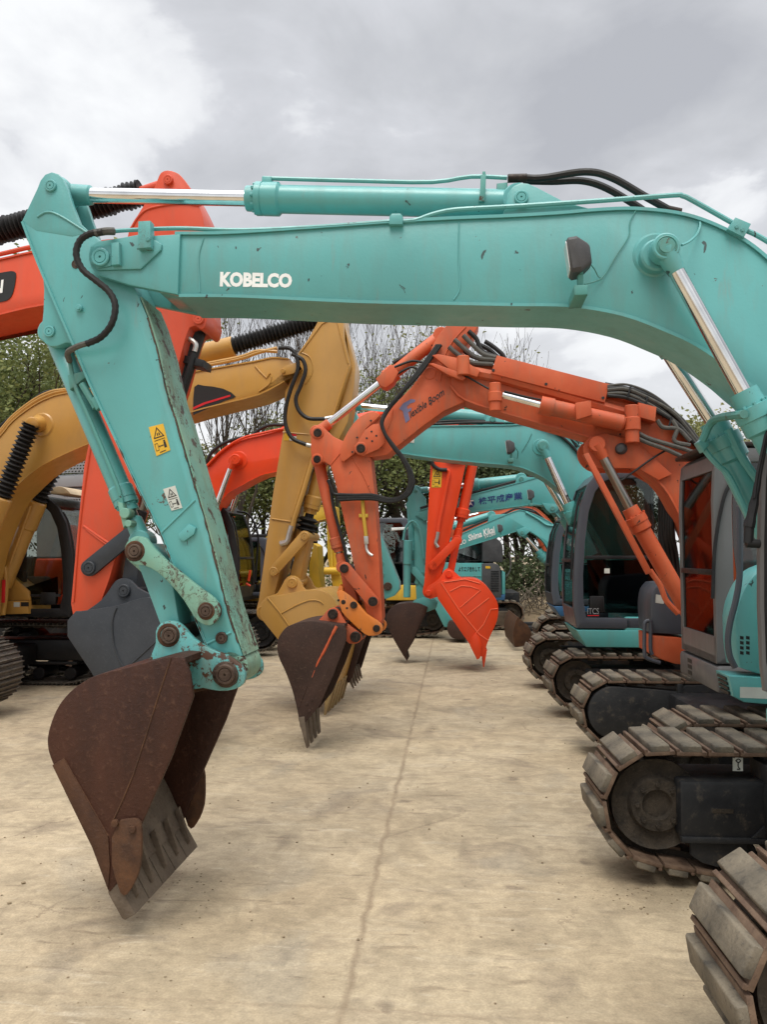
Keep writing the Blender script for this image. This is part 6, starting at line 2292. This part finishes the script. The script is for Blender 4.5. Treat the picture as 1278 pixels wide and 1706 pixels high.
m.prism(F12, [(804, 936), (804, 900)] + sm([(806, 897), (816, 895), (828, 897), (836, 904), (839, 916), (838, 937)], 2), .1, 1.4, .04, ref=0)
m.build('engine_hood', M['plastic'], E12)
m = MB()
m.prism(F12, [(776, 938), (776, 897), (800, 897), (800, 938)], .6, 1.8, .02, ref=.6)
m.build('pump_cover', M['teal_far'], E12)
m = MB()
for x in (782, 788, 796):
    m.ptube(F12, [(x, 900, .5), (x + 3, 915, .5), (x - 2, 936, .5)], .02)
m.build('hose', M['rubber'], E12)
K12 = Frame(F12.px(754, 938, .3).x, F12.px(754, 938, .3).y, 4.0)
cab(E12, K12, 0, .0, 1.0, .95, 1.5, 2.6, 1, 'slate', PROF_BOX, 'glass', split=.1)
p = F12.px(715, 1030, .0)
track(E12, p.x, p.y, .45, 2.3, 1, cover='plain', th=4)
p = F12.px(715, 1030, 1.8)
track(E12, p.x, p.y, .45, 2.3, 1, cover='plain', th=4)
m = MB()
m.box(F12, -.7, .9, .3, 2.0, .55, .9, .03)
m.build('carbody', M['blackdust'], E12)
FB2 = Frame(2.4, 17.3, 4.0)
m = MB()
m.prism(FB2, sm([(716, 1018), (850, 1018), (851, 1026), (850, 1041), (716, 1043)], 1), 0, .05, .01)
m.box(FB2, -.6, -.5, .05, 1.6, .3, .42, .01)
m.box(FB2, .1, .2, .05, 1.6, .3, .42, .01)
m.build('dozer_blade', M['dustysteel'], E12)
m = MB()
m.ptube(F12, [(844, 960, 1), (850, 950, 1), (851, 935, 1), (848, 920, 1)], .02)
m.build('mirror_rail', M['zinc'], E12)

# yellow arm between the ochre and orange arms
E14 = thing('excavator', 'bright yellow excavator far back, seen between the ochre arm and the orange arm', 'excavator', (-2.2, 20.6, 0), G_F)
F14 = Frame(-1.4, 16.8, 14.0)
boom14 = boom_box(E14, F14, sm([(400, 940), (440, 900), (480, 860), (520, 845), (548, 842)], 3), sm([(420, 960), (455, 920), (490, 885), (525, 868), (550, 862)], 3), [(558, 850)], [(400, 960)], .18, 'yellow_br')
a14 = MB().prism(F14, [(545, 840), (558, 845), (560, 880), (568, 930), (570, 985), (556, 988), (546, 930), (544, 880)], -.16, .16, .01).build('arm', M['yellow_br'], E14)
m = MB()
m.ptube(F14, [(549, 850, -.2), (551, 900, -.2), (553, 950, -.2)], .03)
m.build('pipe', M['yellow_br'], a14)
MB().cyl(F14.px(541, 951, -.2), F14.px(566, 951, -.2), .08).build('pin', M['yellow_br'], a14)
sh = sm([(560, 985), (540, 985), (530, 1000), (535, 1025), (548, 1042)], 3)
bucket(E14, F14, sh, sh + [(560, 1010), (568, 990)], -.4, .4, 'yellow_br')
m = MB()
m.prism(F14, [(515, 940), (522, 905), (529, 910), (532, 960), (535, 990), (515, 990)], .6, 1.0, .02, ref=.6)
m.build('front_frame', M['yellow_br'], E14)
house(E14, Frame(-2.9, 18.2, 6), .7, -1.8, -1.1, 1.1, 'yellow_br', -1, cw='black')
cab(E14, Frame(-2.1, 18.1, 6), 0, 0, 1.2, 1, 1.0, 2.3, -1, 'black', PROF_ROUND, 'glass')
track(E14, -1.4, 17.3, .45, 3, -1, style='steel', T=.75)
track(E14, -1.3, 18.9, .45, 3, -1, style='steel', T=.75)

# grey machine with a perforated guard behind the ochre cab
E15 = thing('excavator', 'grey excavator with a perforated steel guard rising behind the ochre machine cab', 'excavator', (-6.6, 14.2, 0), G_L)
F15 = Frame(-6.0, 13.6, 6.0)
def perforated(F, pts_px, w, cols, rows, name, parent):
    P = [Vector((*F.uz(x, y, w), 0)) for x, y in pts_px]
    m = MB()
    fs = []
    def at(a, b):
        v = P[0].lerp(P[1], a).lerp(P[3].lerp(P[2], a), b)
        return F.L(v.x, w, v.y)
    for i in range(cols):
        for j in range(rows):
            a0, a1, b0, b1 = i / cols, (i + 1) / cols, j / rows, (j + 1) / rows
            o = [m.bm.verts.new(at(*q)) for q in ((a0, b0), (a1, b0), (a1, b1), (a0, b1))]
            ca, cb2 = (a0 + a1) / 2 + (.12 if j % 2 else -.12) / cols, (b0 + b1) / 2
            c = [m.bm.verts.new(at(ca + dx / cols, cb2 + dy / rows)) for dx, dy in ((-.3, -.26), (.3, -.26), (.3, .26), (-.3, .26))]
            for k in range(4):
                fs.append(m.bm.faces.new((o[k], o[(k + 1) % 4], c[(k + 1) % 4], c[k])))
    bmesh.ops.remove_doubles(m.bm, verts=m.bm.verts, dist=.0005)
    r = bmesh.ops.extrude_face_region(m.bm, geom=m.bm.faces[:])
    bmesh.ops.translate(m.bm, verts=[v for v in r['geom'] if isinstance(v, bmesh.types.BMVert)], vec=F.n * .02)
    bmesh.ops.recalc_face_normals(m.bm, faces=m.bm.faces)
    return m.build(name, M['greylight'], parent, smooth=False)
m = MB()
m.prism(F15, [(60, 1020), (60, 794), (145, 788), (150, 1020)], .3, 1.8, .03)
m.build('cab', M['greylight'], E15)
perforated(F15, [(60, 790), (146, 787), (147, 768), (85, 771)], .28, 15, 4, 'guard', E15)
perforated(F15, [(100, 846), (140, 846), (140, 814), (108, 814)], .26, 8, 6, 'guard', E15)
MB().prism(F15, [(60, 813), (147, 810), (147, 791), (60, 796)], .22, .28, .01).build('guard_rail', M['greylight'], E15)
house(E15, Frame(-7.0, 14.2, 6), 1.2, -1.6, -.9, 1.3, 'salmon', -1, cw='greylight')
track(E15, -4.9, 13.4, .5, 3.6, -1, style='steel', T=.8)
track(E15, -4.8, 15.2, .5, 3.6, -1, style='steel', T=.8)

# ================================================================== trees and scrub behind the yard
def leafmat(name, a, b_, c_):
    m, nt, b, L = newmat(name)
    co = nd(nt, 'ShaderNodeTexCoord').outputs['Object']
    n = noise_node(nt, co, 1.1, 4)
    f = nd(nt, 'ShaderNodeTexWhiteNoise')
    geo = nd(nt, 'ShaderNodeNewGeometry')
    L(geo.outputs['Random Per Island'], f.inputs['Vector'])
    r = ramp(nt, [(0.1, a), (0.6, b_), (1.0, c_)])
    ad = nd(nt, 'ShaderNodeMath', operation='MULTIPLY_ADD', i_1=0.6)
    L(geo.outputs['Random Per Island'], ad.inputs[0])
    mm = nd(nt, 'ShaderNodeMath', operation='MULTIPLY', i_1=0.5)
    L(n, mm.inputs[0])
    L(mm.outputs[0], ad.inputs[2])
    L(ad.outputs[0], r.inputs[0])
    L(r.outputs[0], b.inputs['Base Color'])
    b.inputs['Roughness'].default_value = 0.6
    b.inputs['Specular IOR Level'].default_value = 0.3
    o = nt.nodes['Material Output']
    tr = nd(nt, 'ShaderNodeBsdfTranslucent')
    L(r.outputs[0], tr.inputs['Color'])
    mx = nd(nt, 'ShaderNodeMixShader')
    mx.inputs[0].default_value = 0.3
    L(b.outputs[0], mx.inputs[1])
    L(tr.outputs[0], mx.inputs[2])
    L(mx.outputs[0], o.inputs['Surface'])
    return m
M['leaf'] = leafmat('evergreen_leaves', (0.094, 0.123, 0.041), (0.179, 0.214, 0.072), (0.325, 0.342, 0.123))
M['leaf_olive'] = leafmat('olive_leaves', (0.121, 0.132, 0.048), (0.225, 0.233, 0.084), (0.370, 0.346, 0.137))
M['leaf_dark'] = leafmat('dark_leaves', (0.040, 0.058, 0.025), (0.082, 0.108, 0.047), (0.154, 0.180, 0.082))
M['bark'] = mottled('bark', (0.045, 0.035, 0.027), (0.085, 0.068, 0.052), None, 8, 0.9, 0.5, stretch=(1, 1, .3))
M['bark_pale'] = mottled('dead_branches', (0.10, 0.082, 0.062), (0.19, 0.16, 0.12), None, 8, 0.9, 0.4)

def grow(rnd, base, direc, length, rad, depth, segs, tips, spread=.6, up=.15, kids=(2, 3), minr=.006):
    """recursive limbs: list of (points, radii)"""
    p = base.copy()
    d = direc.normalized()
    n = 4
    pts, rs = [p.copy()], [rad]
    for i in range(n):
        d = (d + Vector((rnd.gauss(0, .13), rnd.gauss(0, .13), rnd.gauss(0, .08) + up * .3))).normalized()
        p = p + d * length / n
        pts.append(p.copy())
        rs.append(max(minr, rad * (1 - .45 * (i + 1) / n)))
    segs.append((pts, rs))
    tips.append((p.copy(), depth))
    if depth <= 1:
        tips.append((pts[2].copy(), depth))
    if depth == 0:
        return
    for k in range(rnd.randint(*kids) + (1 if depth > 2 else 0)):
        t = rnd.uniform(.45, 1.0)
        i = min(n, max(1, int(t * n + .5)))
        dd = (d + Vector((rnd.uniform(-1, 1), rnd.uniform(-1, 1), rnd.uniform(-.35, .6))) * spread * 1.25).normalized()
        grow(rnd, pts[i], dd, length * rnd.uniform(.58, .82), rs[i] * .66, depth - 1, segs, tips, spread, up, kids, minr)

def limbs_mesh(segs):
    m = MB()
    for pts, rs in segs:
        sd_ = 7 if rs[0] > .06 else (4 if rs[0] > .02 else 3)
        rings = []
        for p, r in zip(pts, rs):
            rings.append([m.bm.verts.new(p + Vector((math.cos(2 * math.pi * k / sd_) * r, math.sin(2 * math.pi * k / sd_) * r, 0))) for k in range(sd_)])
        for A, B in zip(rings, rings[1:]):
            for k in range(sd_):
                j = (k + 1) % sd_
                m.bm.faces.new((A[k], A[j], B[j], B[k]))
    return m

def leaves_mesh(rnd, tips, per, size, spread, name, mat):
    verts, faces = [], []
    for p, dep in tips:
        if dep > 1:
            continue
        k_n = rnd.randint(int(per * .4), int(per * 1.5))
        cl = Vector((rnd.gauss(0, spread * .3), rnd.gauss(0, spread * .3), rnd.gauss(0, spread * .2)))
        for _ in range(k_n):
            c = p + cl + Vector((rnd.gauss(0, spread), rnd.gauss(0, spread), rnd.gauss(0, spread * .62)))
            a = Vector((rnd.gauss(0, 1), rnd.gauss(0, 1), rnd.gauss(0, .6))).normalized()
            b = a.cross(Vector((rnd.gauss(0, 1), rnd.gauss(0, 1), rnd.gauss(0, 1)))).normalized()
            s = size * rnd.uniform(.6, 1.35)
            i = len(verts)
            verts += [c - a * s * .5, c + b * s * .26, c + a * s * .5, c - b * s * .26]
            faces.append((i, i + 1, i + 2, i + 3))
    me = bpy.data.meshes.new(name)
    me.from_pydata([v[:] for v in verts], [], faces)
    me.materials.append(M[mat])
    return me

def tree(name, label, x, y, seed, h, trunk_h, depth, leaf=None, per=0, size=.11, spread=.4, rad=.12, kids=(2, 3), up=.2, group=None, sp=.6, bark='bark', lean=0.0):
    rnd = random.Random(seed)
    t = thing(name, label, 'tree', (x, y, 0), group)
    segs, tips = [], []
    top = Vector((lean, rnd.uniform(-.1, .1), trunk_h))
    n = 4
    pts = [Vector((top.x * i / n + rnd.gauss(0, .04) * (i > 0), top.y * i / n, trunk_h * i / n - .02 * (i == 0))) for i in range(n + 1)]
    segs.append((pts, [rad * (1.25 - .4 * i / n) for i in range(n + 1)]))
    L0 = (h - trunk_h) * .42
    for k in range(4):
        a = 2 * math.pi * (k + rnd.random() * .7) / 4
        tl = .25 if k else 0
        dirv = Vector((math.cos(a) * (.75 if k else .12), math.sin(a) * (.75 if k else .12), 1.0))
        grow(rnd, pts[-1 if k < 3 else -2], dirv, L0 * (1.15 if k == 0 else .95), rad * .7, depth, segs, tips, sp, up, kids)
    m = limbs_mesh(segs)
    bmesh.ops.translate(m.bm, verts=m.bm.verts, vec=Vector((x, y, 0)))
    m.build('trunk', M[bark], t, angle=60)
    if leaf:
        me = leaves_mesh(rnd, tips, per, size, spread, 'crown', leaf)
        o = bpy.data.objects.new('crown', me)
        COL.objects.link(o)
        o.parent = t
    return t

G_T = 'trees behind the yard'
def at_px(px, y):
    return (px - CX) / FPX * y
tree('leafy_tree', 'dense evergreen tree at the left edge under the red orange boom', at_px(10, 20), 20.5, 11, 8.6, 2.0, 4, 'leaf', 34, .13, .36, .2, group=G_T)
tree('leafy_tree', 'evergreen tree with gaps right of the left edge, above the ochre boom', at_px(95, 25), 26, 12, 8.8, 2.6, 4, 'leaf', 26, .13, .40, .18, group=G_T)
tree('leafy_tree', 'leafy evergreen crown directly under the middle of the red orange boom cylinder', at_px(395, 25), 25.5, 13, 6.2, 1.6, 4, 'leaf_olive', 11, .13, .36, .16, group=G_T)
tree('leafy_tree', 'sparse tall olive tree directly behind the chrome rod of the orange arm', at_px(610, 24), 25, 14, 9.2, 2.4, 4, 'leaf_olive', 6, .11, .36, .14, group=G_T, sp=.5)
tree('leafy_tree', 'broad leafy tree behind the hose loop of the orange boom', at_px(675, 24), 24.5, 15, 7.2, 2.0, 4, 'leaf', 15, .12, .4, .2, group=G_T)
tree('leafy_tree', 'dark evergreen tree behind the boom with navy characters', at_px(850, 25), 25.5, 16, 6.2, 1.3, 4, 'leaf_dark', 20, .13, .4, .18, group=G_T)
tree('leafy_tree', 'dark leafy tree behind the yellow warning label of the red arm', at_px(755, 25), 26, 17, 6.6, 1.5, 4, 'leaf_dark', 18, .13, .42, .18, group=G_T)
tree('leafy_tree', 'thin topped small tree showing above the orange hose cover', at_px(872, 27), 28.5, 18, 9.0, 2.4, 4, 'leaf_olive', 3, .10, .30, .11, group=G_T)
tree('leafy_tree', 'leafy tree glimpsed right of the big teal lift cylinder', at_px(1215, 22), 23, 19, 5.9, 2.0, 4, 'leaf_olive', 16, .12, .34, .16, group=G_T)
tree('leafy_tree', 'low dark tree behind the dark slate cabs', at_px(1010, 25), 26, 20, 5.2, 1.2, 4, 'leaf_dark', 20, .13, .4, .16, group=G_T)
tree('leafy_tree', 'low dark tree closing the gap above the dirt heap', at_px(925, 26), 27, 21, 5.6, .9, 4, 'leaf_dark', 22, .13, .42, .16, group=G_T)
tree('leafy_tree', 'shaded tree low behind the perforated guard', at_px(150, 23), 24, 22, 5.6, 1.2, 4, 'leaf_olive', 16, .12, .4, .15, group=G_T)
tree('leafy_tree', 'round dark tree behind the black cab of the red orange machine', at_px(330, 23), 23.5, 23, 4.9, 1.0, 4, 'leaf', 18, .12, .4, .15, group=G_T)
tree('leafy_tree', 'mid green tree behind the lower part of the ochre arm', at_px(520, 24), 25, 24, 5.4, 1.2, 4, 'leaf', 16, .12, .4, .15, group=G_T)
BARE = [(365, 24, 31, 10.0, 'bare tree whose forked twigs show left of the ochre cylinder bellows'),
        (440, 26, 32, 10.4, 'bare leafless tree behind the ochre stick bellows'),
        (560, 23, 33, 9.8, 'bare slim tree just right of the ochre arm top'),
        (632, 25, 34, 10.2, 'bare slim tree between the ochre arm and the orange knuckle, nearest the knuckle'),
        (690, 26, 35, 10.0, 'bare twiggy tree behind the orange knuckle'),
        (790, 28, 36, 10.3, 'bare twiggy tree right of the orange knuckle'),
        (400, 22, 37, 8.4, 'bare dark trunked tree under the ochre boom with a crooked limb'),
        (595, 27, 38, 10.6, 'bare tall tree in the middle of the gap right of the ochre arm')]
for px_, y_, sd_, h_, lb in BARE:
    tree('bare_tree', lb, at_px(px_, y_), y_, sd_, h_, 2.8, 4, None, rad=.085, kids=(2, 3), up=.55, group='bare trees behind the yard', sp=.42)

def bush(label, x, y, seed, wid, hgt, mat, n=2600):
    rnd = random.Random(seed)
    t = thing('bush', label, 'bush', (x, y, 0), 'bushes along the yard edge')
    verts, faces = [], []
    cl = [(Vector((rnd.uniform(-wid, wid) * .8, rnd.uniform(-.5, .5), rnd.uniform(.1, hgt * .8))), rnd.uniform(.3, .6)) for _ in range(16)]
    for _ in range(n):
        c0, s0 = rnd.choice(cl)
        c = c0 + Vector((rnd.gauss(0, s0), rnd.gauss(0, s0), rnd.gauss(0, s0 * .7)))
        c.z = abs(c.z)
        a = Vector((rnd.gauss(0, 1), rnd.gauss(0, 1), rnd.gauss(0, .7))).normalized()
        b = a.cross(Vector((rnd.gauss(0, 1), rnd.gauss(0, 1), rnd.gauss(0, 1)))).normalized()
        s = rnd.uniform(.07, .17)
        i = len(verts)
        verts += [c - a * s * .5, c + b * s * .28, c + a * s * .5, c - b * s * .28]
        faces.append((i, i + 1, i + 2, i + 3))
    me = bpy.data.meshes.new('foliage')
    me.from_pydata([v[:] for v in verts], [], faces)
    me.materials.append(M[mat])
    o = bpy.data.objects.new('foliage', me)
    COL.objects.link(o)
    o.parent = t
    m = MB()
    for k in range(9):
        a = Vector((x + rnd.uniform(-.4, .4) * wid, y + rnd.uniform(-.3, .3), -.02))
        m.tube([a, a + Vector((rnd.gauss(0, .3), rnd.gauss(0, .2), hgt * .5)), a + Vector((rnd.gauss(0, .6), rnd.gauss(0, .3), hgt * rnd.uniform(.8, 1.1)))], .018, 4, 3)
    m.build('stems', M['bark'], t)
    return t
for i, (px_, y_, wd_, hg, mt, lb) in enumerate((
        (870, 23.0, 2.0, 2.6, 'leaf_dark', 'dark bush behind the grey engine hood'),
        (905, 22.4, 1.6, 1.6, 'leaf_dark', 'low bush behind the dirt heap'),
        (985, 23.0, 2.0, 2.4, 'leaf_dark', 'dark bush behind the slate cabs'),
        (730, 24.0, 2.2, 2.6, 'leaf_dark', 'dark bush behind the teal arm of the navy lettered machine'),
        (590, 24.0, 2.2, 2.5, 'leaf', 'green bush behind the orange arm'),
        (440, 22.8, 2.0, 2.6, 'leaf', 'green bush between the black cab and the ochre arm'),
        (300, 23.0, 2.4, 2.4, 'leaf_dark', 'dark bush hidden behind the near teal arm'),
        (60, 23.5, 2.6, 2.8, 'leaf_dark', 'dark bush behind the ochre machine'),
        (1150, 23.5, 2.6, 2.6, 'leaf_dark', 'dark bush behind the grey cab'))):
    bush(lb, at_px(px_, y_), y_, 50 + i, wd_, hg, mt)
# dead brush and the dirt heap at the right far corner
m = MB()
bm = m.bm
cx, cy, rx, ry, hh = at_px(905, 21.6), 21.6, 1.4, .8, .62
rings = []
for j in range(9):
    f = j / 8
    rings.append([bm.verts.new((cx + rx * (1 - f) * math.cos(2 * math.pi * k / 28) * (1 + .22 * mnoise.noise(Vector((k * .6, j * .5, 3)))), cy + ry * (1 - f) * math.sin(2 * math.pi * k / 28), -.01 + hh * (1 - (1 - f) ** 2) + .10 * mnoise.noise(Vector((k * .5, j * .8, 1))) * (j > 0))) for k in range(28)])
for A, B in zip(rings, rings[1:]):
    for k in range(28):
        bm.faces.new((A[k], A[(k + 1) % 28], B[(k + 1) % 28], B[k]))
bm.faces.new(rings[-1])
tag(m.build('dirt_heap', M['dirt']), 'heap of brown earth with dead brush beside the dark slate cab machines', 'dirt heap')
rnd = random.Random(77)
m = MB()
for k in range(130):
    a = Vector((at_px(rnd.uniform(848, 925), 21.3), rnd.uniform(20.9, 21.9), rnd.uniform(.0, .5)))
    d = Vector((rnd.gauss(0, .5), rnd.gauss(0, .3), rnd.uniform(.0, .75)))
    m.tube([a, a + d * .5 + Vector((rnd.gauss(0, .1), 0, .06)), a + d * rnd.uniform(.8, 1.3)], rnd.uniform(.007, .02), 4, 3)
tag(m.build('dead_brush', M['bark_pale']), kind='stuff')

# small stones and crumbs on the concrete
rnd = random.Random(4)
m = MB()
for k in range(260):
    y = rnd.uniform(2.3, 12)
    x = rnd.uniform(-.5, .5) * y
    s = rnd.uniform(.002, .008) * (1.8 if rnd.random() < .05 else 1)
    c = Vector((x, y, s * .5))
    r = bmesh.ops.create_icosphere(m.bm, subdivisions=1, radius=s)
    for v in r['verts']:
        v.co = Vector((v.co.x * rnd.uniform(.8, 1.4), v.co.y * rnd.uniform(.7, 1.3), v.co.z * .6)) + c
for cx_, cy_, rx_, ry_, n_ in ((-1.2, 4.1, .5, .5, 110), (1.6, 4.2, .6, .12, 130), (1.35, 2.3, .5, .15, 60), (-.75, 7.3, .4, .3, 60), (2.3, 6.8, .6, .12, 70), (2.3, 8.5, .6, .15, 50)):
    for k in range(n_):
        s = rnd.uniform(.0015, .006)
        c = Vector((rnd.gauss(cx_, rx_ * .6), rnd.gauss(cy_, ry_), s * .4))
        r = bmesh.ops.create_icosphere(m.bm, subdivisions=1, radius=s)
        for v in r['verts']:
            v.co = Vector((v.co.x * rnd.uniform(.8, 1.6), v.co.y * rnd.uniform(.7, 1.4), v.co.z * .5)) + c
tag(m.build('pebbles', M['dirt'], smooth=False), kind='stuff')
